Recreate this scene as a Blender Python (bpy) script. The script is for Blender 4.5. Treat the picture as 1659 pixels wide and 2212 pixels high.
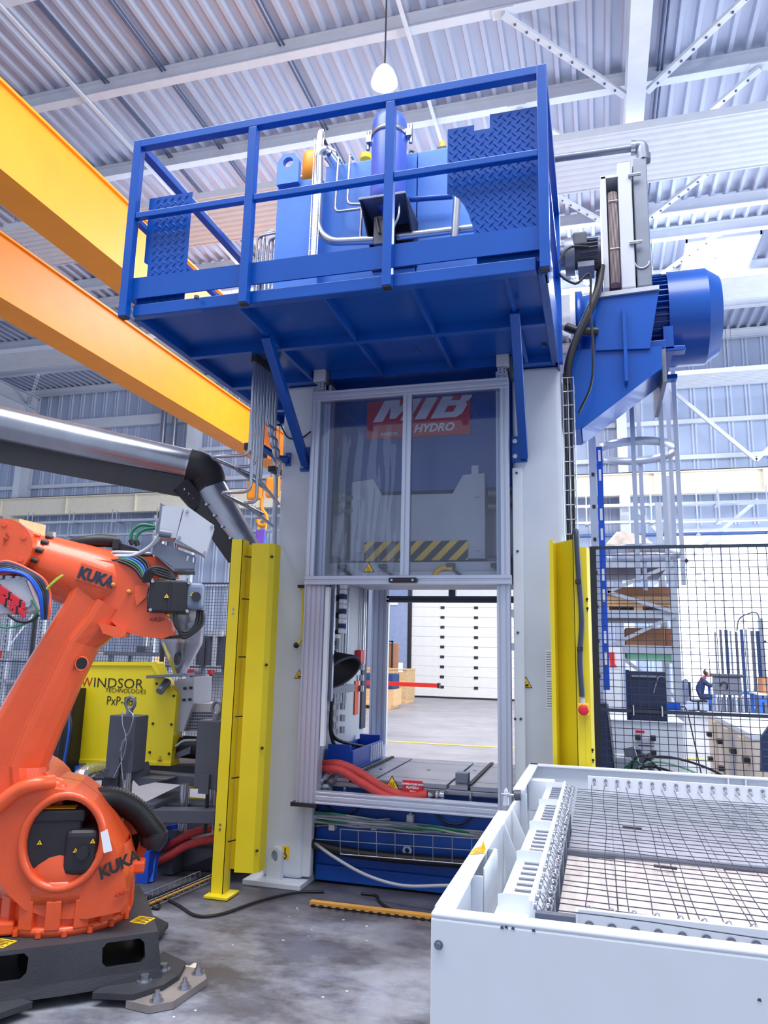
import bpy, bmesh, math, random
from mathutils import Vector, Matrix
from mathutils.geometry import tessellate_polygon
random.seed(7)
for o in list(bpy.data.objects): bpy.data.objects.remove(o)
SC = bpy.context.scene
COL = SC.collection

# ---------------------------------------------------------------- camera, daylight, exposure
cam = bpy.data.cameras.new('camera'); cam_o = bpy.data.objects.new('camera', cam); COL.objects.link(cam_o)
cam.sensor_fit = 'HORIZONTAL'; cam.sensor_width = 36.0; cam.lens = 36.0 * 1615.3 / 1659.0
cam.clip_start = 0.05; cam.clip_end = 200
YAW, PITCH, ROLL = -0.280534, 0.186157, 0.023051
_f = Vector((math.sin(YAW) * math.cos(PITCH), math.cos(YAW) * math.cos(PITCH), math.sin(PITCH)))
_r = Vector((math.cos(YAW), -math.sin(YAW), 0)); _u = _r.cross(_f)
_r2 = _r * math.cos(ROLL) + _u * math.sin(ROLL); _u2 = _u * math.cos(ROLL) - _r * math.sin(ROLL)
cam_o.matrix_world = Matrix(((_r2.x, _u2.x, -_f.x, 0), (_r2.y, _u2.y, -_f.y, 0), (_r2.z, _u2.z, -_f.z, 1.6), (0, 0, 0, 1)))
SC.camera = cam_o

world = bpy.data.worlds.new('overcast_sky'); SC.world = world; world.use_nodes = True
bg = world.node_tree.nodes['Background']
bg.inputs[0].default_value = (0.70, 0.81, 1.0, 1); bg.inputs[1].default_value = 1.0

def area_light(name, loc, aim, sx, sy, watt, color=(1, 1, 1)):
    l = bpy.data.lights.new(name, 'AREA'); l.shape = 'RECTANGLE'; l.size = sx; l.size_y = sy; l.energy = watt; l.color = color
    o = bpy.data.objects.new(name, l); COL.objects.link(o); o.location = loc
    o.rotation_euler = (Vector(aim) - Vector(loc)).to_track_quat('-Z', 'Y').to_euler()
    return o
# area lamps added to fill the hall from above and from the right
area_light('overhead_fill_front', (-1.0, 1.2, 11.5), (-1.0, 2.2, 0), 12, 5, 2300, (1.0, 0.99, 0.98))  # added fill from above for table and press front
area_light('overhead_fill_rear', (-4, 18, 12.2), (-4, 18, 0), 16, 6, 3600, (0.96, 0.98, 1.0))  # added fill that brightens the rear hall, no roof opening here
area_light('right_side_fill', (15, 15, 5), (-2, 15, 3), 14, 8, 4200, (0.84, 0.93, 1.0))  # added fill from the right, no gate stands there

SC.view_settings.view_transform = 'Standard'; SC.view_settings.look = 'None'
SC.view_settings.gamma = 1.0; SC.view_settings.use_curve_mapping = False
SC.view_settings.exposure = -0.16

# ---------------------------------------------------------------- materials
def lin(c):
    c = c / 255.0
    return c / 12.92 if c <= 0.04045 else ((c + 0.055) / 1.055) ** 2.4
def rgb(r, g, b): return (lin(r), lin(g), lin(b), 1)
def mat(name, col, rough=0.5, metal=0.0, var=0.05, scale=6.0, bump=0.0, bscale=80.0, emit=0.0, coat=0.0, stretch=None):
    m = bpy.data.materials.new(name); m.use_nodes = True
    nt = m.node_tree; p = nt.nodes['Principled BSDF']
    base = rgb(*col)
    p.inputs['Roughness'].default_value = rough; p.inputs['Metallic'].default_value = metal
    if coat: p.inputs['Coat Weight'].default_value = coat
    tc = nt.nodes.new('ShaderNodeTexCoord'); mp = nt.nodes.new('ShaderNodeMapping')
    if stretch: mp.inputs['Scale'].default_value = stretch
    nt.links.new(tc.outputs['Object'], mp.inputs['Vector'])
    nz = nt.nodes.new('ShaderNodeTexNoise'); nz.inputs['Scale'].default_value = scale; nz.inputs['Detail'].default_value = 5
    nt.links.new(mp.outputs[0], nz.inputs['Vector'])
    rp = nt.nodes.new('ShaderNodeValToRGB'); e = rp.color_ramp.elements
    e[0].position = 0.3; e[1].position = 0.7
    e[0].color = tuple(c * (1 - var * 1.6) for c in base[:3]) + (1,)
    e[1].color = tuple(min(1, c * (1 + var)) for c in base[:3]) + (1,)
    nt.links.new(nz.outputs[0], rp.inputs[0]); nt.links.new(rp.outputs[0], p.inputs['Base Color'])
    if bump:
        b = nt.nodes.new('ShaderNodeBump'); b.inputs['Strength'].default_value = bump; b.inputs['Distance'].default_value = 0.01
        n2 = nt.nodes.new('ShaderNodeTexNoise'); n2.inputs['Scale'].default_value = bscale
        nt.links.new(tc.outputs['Object'], n2.inputs['Vector']); nt.links.new(n2.outputs[0], b.inputs['Height'])
        nt.links.new(b.outputs[0], p.inputs['Normal'])
    if emit:
        nt.links.new(rp.outputs[0], p.inputs['Emission Color']); p.inputs['Emission Strength'].default_value = emit
    return m

M_blue = mat('gloss_blue_paint', (0, 76, 168), 0.3, var=0.06, scale=2.5, bump=0.02, bscale=40, coat=0.1)
M_tank = mat('pale_blue_paint', (70, 122, 206), 0.33, var=0.1, scale=2, bump=0.05, bscale=25)
M_violet = mat('violet_blue_enamel', (70, 98, 200), 0.35, var=0.04)
M_press = mat('light_grey_press_paint', (206, 212, 224), 0.45, var=0.03, scale=3, bump=0.03)
M_slide = mat('worn_grey_slide_paint', (200, 204, 214), 0.5, var=0.05, scale=4)
M_white = mat('white_machine_paint', (226, 231, 240), 0.42, var=0.02, scale=4)
M_steelwork = mat('white_structural_steel', (216, 222, 234), 0.55, var=0.03, scale=3)
M_cream = mat('cream_beam_paint', (240, 232, 214), 0.55, var=0.03)
M_roof = mat('galvanised_roof_deck', (190, 197, 218), 0.5, metal=0.15, var=0.06, scale=1.2, stretch=(1, 0.15, 1))
M_clad = mat('wall_cladding', (172, 186, 214), 0.6, var=0.04, scale=1.5, stretch=(1, 1, 0.2))
M_orange = mat('crane_orange_paint', (250, 152, 30), 0.45, var=0.03, scale=2)
M_robot = mat('robot_orange_paint', (230, 88, 44), 0.33, var=0.04, scale=6, bump=0.12, bscale=160, coat=0.3)
M_yellow = mat('guard_yellow_paint', (230, 208, 34), 0.42, var=0.04, scale=3)
M_yel2 = mat('machine_yellow_paint', (240, 218, 24), 0.4, var=0.03, scale=3)
M_alu = mat('anodised_aluminium', (196, 202, 220), 0.35, metal=0.45, var=0.03, stretch=(1, 1, 0.1))
M_groove = mat('profile_groove', (88, 98, 130), 0.6, metal=0.2)
M_steel = mat('bright_steel', (180, 184, 196), 0.24, metal=0.88, var=0.06)
M_duct = mat('brushed_duct_steel', (160, 164, 176), 0.27, metal=0.85, var=0.12, scale=3, stretch=(1, 1, 0.3))
M_plate = mat('machined_platen', (150, 152, 164), 0.3, metal=0.6, var=0.16, scale=3)
M_dark = mat('black_plastic', (38, 36, 44), 0.45, var=0.1, bump=0.1, bscale=120)
M_cast = mat('black_cast_iron', (54, 55, 62), 0.55, var=0.15, scale=4, bump=0.15, bscale=70)
M_grey = mat('dark_grey_paint', (72, 76, 90), 0.5, var=0.05)
M_mid = mat('mid_grey_metal', (120, 126, 142), 0.42, metal=0.4, var=0.06)
M_boxgrey = mat('light_grey_enclosure', (186, 190, 202), 0.45, var=0.02)
M_red = mat('red_paint', (226, 44, 34), 0.45, var=0.05)
M_hose = mat('red_silicone_hose', (186, 60, 60), 0.65, var=0.1, scale=12, bump=0.3, bscale=50)
M_black = mat('black_rubber', (26, 26, 32), 0.5, var=0.1)
M_cable = mat('grey_cable', (150, 154, 166), 0.5)
M_green = mat('green_cable', (16, 120, 84), 0.45)
M_bluec = mat('blue_cable', (24, 84, 196), 0.45)
M_wood = mat('pine_board', (226, 182, 132), 0.6, var=0.12, scale=3, stretch=(1, 8, 8))
M_osb = mat('strand_board', (214, 176, 128), 0.7, var=0.2, scale=30)
M_card = mat('brown_cardboard', (182, 128, 94), 0.75, var=0.06)
M_batten = mat('varnished_batten', (206, 150, 70), 0.5, var=0.12, scale=5, stretch=(1, 8, 8))
M_plastic = mat('blue_plastic', (16, 70, 184), 0.4, var=0.04)
M_foil = mat('crumpled_foil', (208, 212, 222), 0.25, metal=0.9, var=0.1, bump=0.8, bscale=28)
M_sign = mat('red_sign_vinyl', (210, 32, 52), 0.4, var=0.02)
M_vinylw = mat('white_vinyl', (240, 242, 248), 0.45, var=0.01)
M_ink = mat('black_ink', (34, 32, 38), 0.5, var=0.02)
M_inkred = mat('red_ink', (186, 36, 30), 0.5, var=0.02)
M_amber = mat('warning_yellow', (246, 200, 30), 0.45, var=0.02)
M_tag = mat('orange_tag', (232, 92, 48), 0.5, var=0.03)
M_hookor = mat('hook_block_orange', (244, 150, 40), 0.45)
M_sling = mat('blue_sling_webbing', (60, 140, 224), 0.7, var=0.08, scale=20)
M_stain = mat('concrete_white', (226, 228, 234), 0.5)
M_skin = mat('skin', (206, 150, 126), 0.55)
M_hair = mat('dark_hair', (66, 50, 44), 0.7)
M_coat = mat('grey_jacket_cloth', (104, 114, 142), 0.85, var=0.1)
M_navy = mat('navy_cloth', (42, 62, 110), 0.85, var=0.1)
M_panel = mat('daylit_translucent_sheet', (232, 240, 255), 0.4, var=0.02, emit=2.4)
M_sky = mat('daylit_rooflight_sheet', (240, 246, 255), 0.4, var=0.02, emit=2.2)
M_lamp = mat('lamp_diffuser', (255, 252, 240), 0.4, var=0.0, emit=14)
M_door = mat('sectional_door_white', (236, 234, 230), 0.5, var=0.02)
M_tray = mat('galvanised_wire', (190, 196, 208), 0.35, metal=0.7)
M_greenp = mat('pale_green_tray', (150, 216, 176), 0.5)
M_wrap = mat('clear_film_wrapped_goods', (220, 206, 196), 0.35, var=0.25, scale=5, bump=0.6, bscale=12)
M_net = mat('dark_wire', (62, 62, 82), 0.45, metal=0.3)
M_tape = mat('cream_floor_tape', (226, 218, 196), 0.6)
M_blue_dark = mat('blue_press_base_paint', (0, 72, 164), 0.45, var=0.12, scale=4)

def glass_mat():
    m = bpy.data.materials.new('polycarbonate_pane'); m.use_nodes = True; nt = m.node_tree
    for n in list(nt.nodes): nt.nodes.remove(n)
    out = nt.nodes.new('ShaderNodeOutputMaterial'); mx = nt.nodes.new('ShaderNodeMixShader'); mx2 = nt.nodes.new('ShaderNodeMixShader')
    tr = nt.nodes.new('ShaderNodeBsdfTransparent'); tr.inputs[0].default_value = (0.93, 0.95, 0.99, 1)
    gl = nt.nodes.new('ShaderNodeBsdfGlossy'); gl.inputs['Roughness'].default_value = 0.04
    df = nt.nodes.new('ShaderNodeBsdfDiffuse'); df.inputs[0].default_value = rgb(196, 204, 228)
    fr = nt.nodes.new('ShaderNodeFresnel'); fr.inputs[0].default_value = 1.45
    mx.inputs[0].default_value = 0.035
    nt.links.new(tr.outputs[0], mx.inputs[1]); nt.links.new(df.outputs[0], mx.inputs[2])
    nt.links.new(fr.outputs[0], mx2.inputs[0]); nt.links.new(mx.outputs[0], mx2.inputs[1]); nt.links.new(gl.outputs[0], mx2.inputs[2])
    nt.links.new(mx2.outputs[0], out.inputs[0])
    return m
M_glass = glass_mat()

def floor_mat():
    m = bpy.data.materials.new('power_floated_concrete'); m.use_nodes = True; nt = m.node_tree; p = nt.nodes['Principled BSDF']
    N = nt.nodes.new; L = nt.links.new
    tc = N('ShaderNodeTexCoord')
    def noise(s, d, stretch=(1, 1, 1)):
        mp = N('ShaderNodeMapping'); mp.inputs['Scale'].default_value = stretch; L(tc.outputs['Object'], mp.inputs[0])
        n = N('ShaderNodeTexNoise'); n.inputs['Scale'].default_value = s; n.inputs['Detail'].default_value = d; n.inputs['Roughness'].default_value = 0.65
        L(mp.outputs[0], n.inputs['Vector']); return n
    def ramp(src, a, ca, b, cb):
        r = N('ShaderNodeValToRGB'); e = r.color_ramp.elements; e[0].position = a; e[1].position = b; e[0].color = ca; e[1].color = cb
        L(src, r.inputs[0]); return r
    clean = ramp(noise(0.9, 6).outputs[0], 0.35, rgb(136, 135, 142), 0.7, rgb(164, 162, 168))
    dirty = ramp(noise(1.6, 8, (1, 1.5, 1)).outputs[0], 0.43, rgb(66, 68, 84), 0.6, rgb(152, 156, 170))
    brown = ramp(noise(2.3, 6).outputs[0], 0.45, rgb(108, 100, 92), 0.6, rgb(150, 154, 170))
    mxb = N('ShaderNodeMixRGB'); mxb.inputs[0].default_value = 0.3; L(dirty.outputs[0], mxb.inputs[1]); L(brown.outputs[0], mxb.inputs[2])
    # worn, oily work area round the press and the robot cell, clean traffic floor beyond it
    sep = N('ShaderNodeSeparateXYZ'); L(tc.outputs['Object'], sep.inputs[0])
    wob = noise(0.7, 5)
    ad = N('ShaderNodeMath'); ad.operation = 'MULTIPLY_ADD'; L(wob.outputs[0], ad.inputs[0]); ad.inputs[1].default_value = 2.4; L(sep.outputs[1], ad.inputs[2])
    mr = N('ShaderNodeMapRange'); mr.inputs['From Min'].default_value = -3.9; mr.inputs['From Max'].default_value = -3.0; L(ad.outputs[0], mr.inputs[0])
    mx = N('ShaderNodeMixRGB'); L(mr.outputs[0], mx.inputs[0]); L(mxb.outputs[0], mx.inputs[1]); L(clean.outputs[0], mx.inputs[2])
    # oil stain along the press front
    mr2 = N('ShaderNodeMapRange'); mr2.inputs['From Min'].default_value = -5.7; mr2.inputs['From Max'].default_value = -5.1; L(ad.outputs[0], mr2.inputs[0])
    mr3 = N('ShaderNodeMapRange'); mr3.inputs['From Min'].default_value = -3.0; mr3.inputs['From Max'].default_value = -4.0; L(ad.outputs[0], mr3.inputs[0])
    ml = N('ShaderNodeMath'); ml.operation = 'MULTIPLY'; L(mr2.outputs[0], ml.inputs[0]); L(mr3.outputs[0], ml.inputs[1])
    ml2 = N('ShaderNodeMath'); ml2.operation = 'MULTIPLY'; L(ml.outputs[0], ml2.inputs[0]); ml2.inputs[1].default_value = 0.75
    ox = N('ShaderNodeMixRGB'); L(ml2.outputs[0], ox.inputs[0]); L(mx.outputs[0], ox.inputs[1]); ox.inputs[2].default_value = rgb(62, 60, 72)
    L(ox.outputs[0], p.inputs['Base Color'])
    rr = N('ShaderNodeMapRange'); rr.inputs['To Min'].default_value = 0.3; rr.inputs['To Max'].default_value = 0.55; L(noise(3, 5).outputs[0], rr.inputs[0])
    L(rr.outputs[0], p.inputs['Roughness'])
    b = N('ShaderNodeBump'); b.inputs['Strength'].default_value = 0.12; b.inputs['Distance'].default_value = 0.01; L(noise(40, 4).outputs[0], b.inputs['Height']); L(b.outputs[0], p.inputs['Normal'])
    return m
M_floor = floor_mat()

def stripe_mat():
    m = bpy.data.materials.new('hazard_stripe_vinyl'); m.use_nodes = True; nt = m.node_tree; p = nt.nodes['Principled BSDF']
    tc = nt.nodes.new('ShaderNodeTexCoord'); sp = nt.nodes.new('ShaderNodeSeparateXYZ'); nt.links.new(tc.outputs['Object'], sp.inputs[0])
    a = nt.nodes.new('ShaderNodeMath'); a.operation = 'SUBTRACT'; nt.links.new(sp.outputs[0], a.inputs[0]); nt.links.new(sp.outputs[2], a.inputs[1])
    s = nt.nodes.new('ShaderNodeMath'); s.operation = 'MULTIPLY'; s.inputs[1].default_value = 1 / 0.128; nt.links.new(a.outputs[0], s.inputs[0])
    f = nt.nodes.new('ShaderNodeMath'); f.operation = 'FRACT'; nt.links.new(s.outputs[0], f.inputs[0])
    g = nt.nodes.new('ShaderNodeMath'); g.operation = 'GREATER_THAN'; g.inputs[1].default_value = 0.52; nt.links.new(f.outputs[0], g.inputs[0])
    mx = nt.nodes.new('ShaderNodeMixRGB'); nt.links.new(g.outputs[0], mx.inputs[0])
    mx.inputs[1].default_value = rgb(40, 42, 52); mx.inputs[2].default_value = rgb(250, 206, 60); nt.links.new(mx.outputs[0], p.inputs['Base Color'])
    p.inputs['Roughness'].default_value = 0.45
    return m
M_stripe = stripe_mat()

# ---------------------------------------------------------------- mesh builder
class MB:
    def __init__(s): s.v = []; s.f = []; s.sm = []
    def add(s, vs, fs, smooth=False):
        n = len(s.v); s.v += [tuple(v) for v in vs]; s.f += [tuple(i + n for i in f) for f in fs]; s.sm += [smooth] * len(fs); return s
    def box(s, x0, x1, y0, y1, z0, z1):
        x0, x1 = min(x0, x1), max(x0, x1); y0, y1 = min(y0, y1), max(y0, y1); z0, z1 = min(z0, z1), max(z0, z1)
        return s.add([(x0, y0, z0), (x1, y0, z0), (x1, y1, z0), (x0, y1, z0), (x0, y0, z1), (x1, y0, z1), (x1, y1, z1), (x0, y1, z1)],
                     [(0, 3, 2, 1), (4, 5, 6, 7), (0, 1, 5, 4), (1, 2, 6, 5), (2, 3, 7, 6), (3, 0, 4, 7)])
    def beam(s, p, q, w, h, up=(0, 0, 1), roll=0):
        p, q = Vector(p), Vector(q); d = (q - p).normalized(); up = Vector(up)
        if abs(d.dot(up)) > 0.98: up = Vector((0, 1, 0))
        a = d.cross(up).normalized(); b = a.cross(d)
        if roll: R = Matrix.Rotation(roll, 3, d); a = R @ a; b = R @ b
        a *= w / 2; b *= h / 2
        vs = [e + i * a + j * b for e in (p, q) for i, j in ((-1, -1), (1, -1), (1, 1), (-1, 1))]
        return s.add(vs, [(0, 1, 2, 3), (7, 6, 5, 4), (0, 4, 5, 1), (1, 5, 6, 2), (2, 6, 7, 3), (3, 7, 4, 0)])
    def cyl(s, p, q, r, r2=None, n=16, cap=True, smooth=True):
        p, q = Vector(p), Vector(q); r2 = r if r2 is None else r2; d = (q - p).normalized()
        up = Vector((0, 0, 1)) if abs(d.z) < 0.9 else Vector((1, 0, 0)); a = d.cross(up).normalized(); b = d.cross(a)
        ring = [(a * math.cos(t) + b * math.sin(t)) for t in (2 * math.pi * k / n for k in range(n))]
        vs = [p + c * r for c in ring] + [q + c * r2 for c in ring]
        s.add(vs, [(k, n + k, n + (k + 1) % n, (k + 1) % n) for k in range(n)], smooth)
        if cap: s.add(vs, [tuple(range(n)), tuple(range(2 * n - 1, n - 1, -1))])
        return s
    def tube(s, pts, r, n=8, rs=None, cap=True, closed=False):
        pts = [Vector(p) for p in pts]; m = len(pts); prev = None; rings = []
        for i, p in enumerate(pts):
            if closed: d = pts[(i + 1) % m] - pts[i - 1]
            else: d = pts[min(i + 1, m - 1)] - pts[max(i - 1, 0)]
            d.normalize()
            if prev is None:
                up = Vector((0, 0, 1)) if abs(d.z) < 0.9 else Vector((1, 0, 0)); a = d.cross(up).normalized()
            else: a = (prev - d * prev.dot(d)).normalized()
            prev = a; b = d.cross(a); rr = rs[i] if rs else r
            rings.append([p + (a * math.cos(t) + b * math.sin(t)) * rr for t in (2 * math.pi * k / n for k in range(n))])
        vs = [v for g in rings for v in g]; fs = []
        for i in range(m if closed else m - 1):
            j = (i + 1) % m
            fs += [(i * n + k, i * n + (k + 1) % n, j * n + (k + 1) % n, j * n + k) for k in range(n)]
        s.add(vs, fs, True)
        if cap and not closed: s.add(vs, [tuple(range(n - 1, -1, -1)), tuple(range((m - 1) * n, m * n))])
        return s
    def prism(s, pts, vec, holes=()):
        loops = [[Vector(p) for p in l] for l in [pts] + list(holes)]; vec = Vector(vec)
        flat = [p for l in loops for p in l]; n = len(flat)
        tri = tessellate_polygon(loops)
        s.add(flat + [p + vec for p in flat], [tuple(t) for t in tri] + [tuple(i + n for i in reversed(t)) for t in tri])
        k = 0
        for l in loops:
            m = len(l); s.add(flat + [p + vec for p in flat], [(k + i, k + (i + 1) % m, n + k + (i + 1) % m, n + k + i) for i in range(m)]); k += m
        return s
    def lathe(s, o, axis, prof, n=24, smooth=True):
        o = Vector(o); d = Vector(axis).normalized(); up = Vector((0, 0, 1)) if abs(d.z) < 0.9 else Vector((1, 0, 0))
        a = d.cross(up).normalized(); b = d.cross(a); vs = []; fs = []
        for r, h in prof: vs += [o + d * h + (a * math.cos(t) + b * math.sin(t)) * r for t in (2 * math.pi * k / n for k in range(n))]
        for i in range(len(prof) - 1): fs += [(i * n + k, (i + 1) * n + k, (i + 1) * n + (k + 1) % n, i * n + (k + 1) % n) for k in range(n)]
        return s.add(vs, fs, smooth)
    def ball(s, c, r, sc=(1, 1, 1), n=14, m=9):
        c = Vector(c); vs = []; fs = []
        for i in range(m + 1):
            th = math.pi * i / m
            vs += [(c.x + r * sc[0] * math.sin(th) * math.cos(2 * math.pi * k / n), c.y + r * sc[1] * math.sin(th) * math.sin(2 * math.pi * k / n), c.z + r * sc[2] * math.cos(th)) for k in range(n)]
        for i in range(m): fs += [(i * n + k, (i + 1) * n + k, (i + 1) * n + (k + 1) % n, i * n + (k + 1) % n) for k in range(n)]
        return s.add(vs, fs, True)
    def loft(s, loops, cap=True, smooth=False):
        n = len(loops[0]); vs = [p for l in loops for p in l]; fs = []
        for i in range(len(loops) - 1): fs += [(i * n + k, i * n + (k + 1) % n, (i + 1) * n + (k + 1) % n, (i + 1) * n + k) for k in range(n)]
        s.add(vs, fs, smooth)
        if cap: s.add(vs, [tuple(range(n - 1, -1, -1)), tuple(range((len(loops) - 1) * n, len(loops) * n))])
        return s

def curve(pts, k=6):
    """Catmull-Rom through pts"""
    P = [Vector(p) for p in pts]; P = [2 * P[0] - P[1]] + P + [2 * P[-1] - P[-2]]; out = []
    for i in range(1, len(P) - 2):
        for j in range(k):
            t = j / k
            out.append(0.5 * ((2 * P[i]) + (P[i + 1] - P[i - 1]) * t + (2 * P[i - 1] - 5 * P[i] + 4 * P[i + 1] - P[i + 2]) * t * t + (3 * P[i] - P[i - 1] - 3 * P[i + 1] + P[i + 2]) * t ** 3))
    out.append(P[-2]); return out
def bend(pts, r, k=5):
    """polyline with rounded corners"""
    P = [Vector(p) for p in pts]; out = [P[0]]
    for i in range(1, len(P) - 1):
        a = (P[i - 1] - P[i]); b = (P[i + 1] - P[i]); rr = min(r, a.length * 0.45, b.length * 0.45)
        a = P[i] + a.normalized() * rr; b = P[i] + b.normalized() * rr
        for j in range(k + 1):
            t = j / k; out.append(a * (1 - t) ** 2 + P[i] * 2 * t * (1 - t) + b * t * t)
    return out + [P[-1]]
def mix(a, b, t): return Vector(a).lerp(Vector(b), t)

# ---------------------------------------------------------------- scene objects
WLOC = {}
def wl(o): return WLOC.get(o.name, Vector((0, 0, 0)))
def link(name, me, parent, loc):
    o = bpy.data.objects.new(name, me); COL.objects.link(o); WLOC[o.name] = Vector(loc)
    if parent: o.parent = parent; o.location = Vector(loc) - wl(parent)
    else: o.location = loc
    return o
def put(name, mb, m, parent=None, bev=0.0, seg=2, fix=True):
    lo = [min(v[i] for v in mb.v) for i in range(3)]; hi = [max(v[i] for v in mb.v) for i in range(3)]
    c = Vector([(a + b) / 2 for a, b in zip(lo, hi)])
    if not parent: c.z = lo[2]
    me = bpy.data.meshes.new(name); me.from_pydata([Vector(v) - c for v in mb.v], [], mb.f)
    me.polygons.foreach_set('use_smooth', mb.sm)
    if fix:
        bm = bmesh.new(); bm.from_mesh(me); bmesh.ops.recalc_face_normals(bm, faces=bm.faces); bm.to_mesh(me); bm.free()
    me.materials.append(m)
    o = link(name, me, parent, c)
    if bev:
        b = o.modifiers.new('bevel', 'BEVEL'); b.width = bev; b.segments = seg; b.limit_method = 'ANGLE'; b.angle_limit = 0.6
    return o
def tag(o, label, cat, group=None, kind=None):
    o['label'] = label; o['category'] = cat
    if group: o['group'] = group
    if kind: o['kind'] = kind
    return o
def thing(name, loc, label, cat, group=None):
    return tag(link(name, None, None, loc), label, cat, group)
def struct(name, mb, m, parent=None, bev=0):
    o = put(name, mb, m, parent, bev)
    if not parent: o['kind'] = 'structure'
    return o
def stuff(o): o['kind'] = 'stuff'; return o
def lab(o, t): o['label'] = t; return o
def kids(o): return [c for c in COL.objects if c.parent == o]
def dup_part(o, parent, off, rot=None):
    c = o.copy(); COL.objects.link(c); c.parent = parent; c.location = o.location + Vector(off); WLOC[c.name] = wl(o) + Vector(off)
    return c
def dup(root, loc, label=None, group=None, rotz=0):
    r = root.copy(); COL.objects.link(r); r.location = loc; r.rotation_euler.z = rotz
    WLOC[r.name] = Vector(loc)
    if label: r['label'] = label
    if group: r['group'] = group
    for ch in root.children:
        c = ch.copy(); COL.objects.link(c); c.parent = r
        for g in ch.children:
            d = g.copy(); COL.objects.link(d); d.parent = c
    return r
def text(name, s, m, parent, org, xd, yd, size, ext=0.002, shear=0.0, align='LEFT', sx=1.0, bold=0.0):
    """lettering cut as a mesh lying in the plane (xd, yd), org = left end of the base line"""
    cu = bpy.data.curves.new(name, 'FONT'); cu.body = s; cu.size = size; cu.extrude = ext; cu.shear = shear; cu.align_x = align; cu.offset = bold; cu.resolution_u = 3
    t = bpy.data.objects.new('tmp', cu); me = bpy.data.meshes.new_from_object(t); bpy.data.objects.remove(t)
    xd = Vector(xd).normalized(); yd = Vector(yd).normalized(); zd = xd.cross(yd); org = Vector(org)
    for v in me.vertices: v.co = xd * v.co.x * sx + yd * v.co.y + zd * v.co.z
    me.materials.clear(); me.materials.append(m); me.name = name
    return link(name, me, parent, org)
def triangle_sign(name, parent, c, xd, yd, size, glyph='bang', bg_m=None):
    """yellow warning triangle with black border; glyph cut as small raised marks"""
    c = Vector(c); xd = Vector(xd).normalized(); yd = Vector(yd).normalized(); n = xd.cross(yd)
    def tri(k, e): return [c + xd * size * k * a + yd * size * k * b + n * e for a, b in ((-0.5, -0.35), (0.5, -0.35), (0, 0.52))]
    o = put(name, MB().prism(tri(1.0, 0), n * 0.002), M_ink, parent)
    put('sign_face', MB().prism(tri(0.82, 0.002), n * 0.001), bg_m or M_amber, o)
    g = MB(); Q = lambda a, b: c + xd * size * a + yd * size * b + n * 0.003
    if glyph == 'heat':
        for a in (-0.12, 0, 0.12): g.tube([Q(a, -0.16), Q(a + 0.03, -0.08), Q(a - 0.03, 0.02), Q(a, 0.12)], size * 0.022, 5)
        g.beam(Q(-0.2, -0.22), Q(0.2, -0.22), size * 0.04, size * 0.02, up=n)
    elif glyph == 'hand':
        g.prism([Q(-0.2, -0.24), Q(0.22, -0.24), Q(0.22, -0.06), Q(0.02, -0.06), Q(-0.04, -0.14), Q(-0.2, -0.18)], n * 0.001)
        g.beam(Q(-0.14, -0.04), Q(0.04, 0.12), size * 0.05, size * 0.02, up=n)
    else:
        g.prism([Q(0.05, 0.2), Q(-0.1, -0.02), Q(0.0, -0.02), Q(-0.06, -0.24), Q(0.1, 0.04), Q(0.0, 0.04)], n * 0.001)
    put('pictogram', g, M_ink, o)
    return o


# ================================================================ THE HALL
struct('floor', MB().add([(-34, -8, 0), (20, -8, 0), (20, 30, 0), (-34, 30, 0)], [(0, 1, 2, 3)]), M_floor)
WY = 28.0
# back wall with a gate opening and a daylit strip window
DX0, DX1, DZ = -6.95, -2.3, 5.2
WX0, WX1, WZ0, WZ1 = 2.45, 11.0, 0.35, 6.15
w = MB()
for x0, x1, z0, z1 in ((-34, DX0, 0, 13.6), (DX0, DX1, DZ, 13.6), (DX1, WX0, 0, 13.6), (WX0, WX1, 0, WZ0), (WX0, WX1, WZ1, 13.6), (WX1, 20, 0, 13.6)):
    w.box(x0, x1, WY, WY + 0.12, z0, z1)
wall = struct('wall_back', w, M_clad)
rb = MB()
M_ribs = mat('cladding_rib', (196, 206, 228), .6, var=.02)
x = -33.7
while x < 19.8:
    for dx in (-0.06, 0.06):
        z0, z1 = 0.0, 13.5
        if DX0 - 0.2 < x < DX1 + 0.2: z0 = DZ + 0.15
        if WX0 - 0.1 < x < WX1 + 0.1: z0 = WZ1 + 0.1
        a = x + dx
        rb.prism([(a - 0.045, WY, z0), (a + 0.045, WY, z0), (a + 0.022, WY - 0.045, z0), (a - 0.022, WY - 0.045, z0)], (0, 0, z1 - z0))
    x += 0.61
stuff(put('cladding_ribs', rb, M_ribs, wall))
for cx in (-25.2, -16.5, -7.75, 1.0, 9.7):           # wall columns, I sections
    c = MB().box(cx - .17, cx + .17, 27.2, 27.24, 0, 12.9).box(cx - .02, cx + .02, 27.24, 27.9, 0, 12.9).box(cx - .17, cx + .17, 27.9, 27.94, 0, 12.9)
    put('wall_column', c, M_steelwork, wall)
for zc, h, d in ((11.55, .46, .22), (10.05, .16, .12), (8.72, .16, .12), (4.2, .14, .1)):
    for xa, xb in ((-33.5, -25.4), (-25.0, -16.7), (-16.3, -7.95), (-7.5, .8), (1.2, 9.5), (9.9, 19.5)):
        if zc == 4.2 and xb > -7.6: continue
        put('sheeting_rail', MB().box(xa, xb, WY - .06 - d, WY - .05, zc - h / 2, zc + h / 2), M_steelwork, wall)
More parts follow.
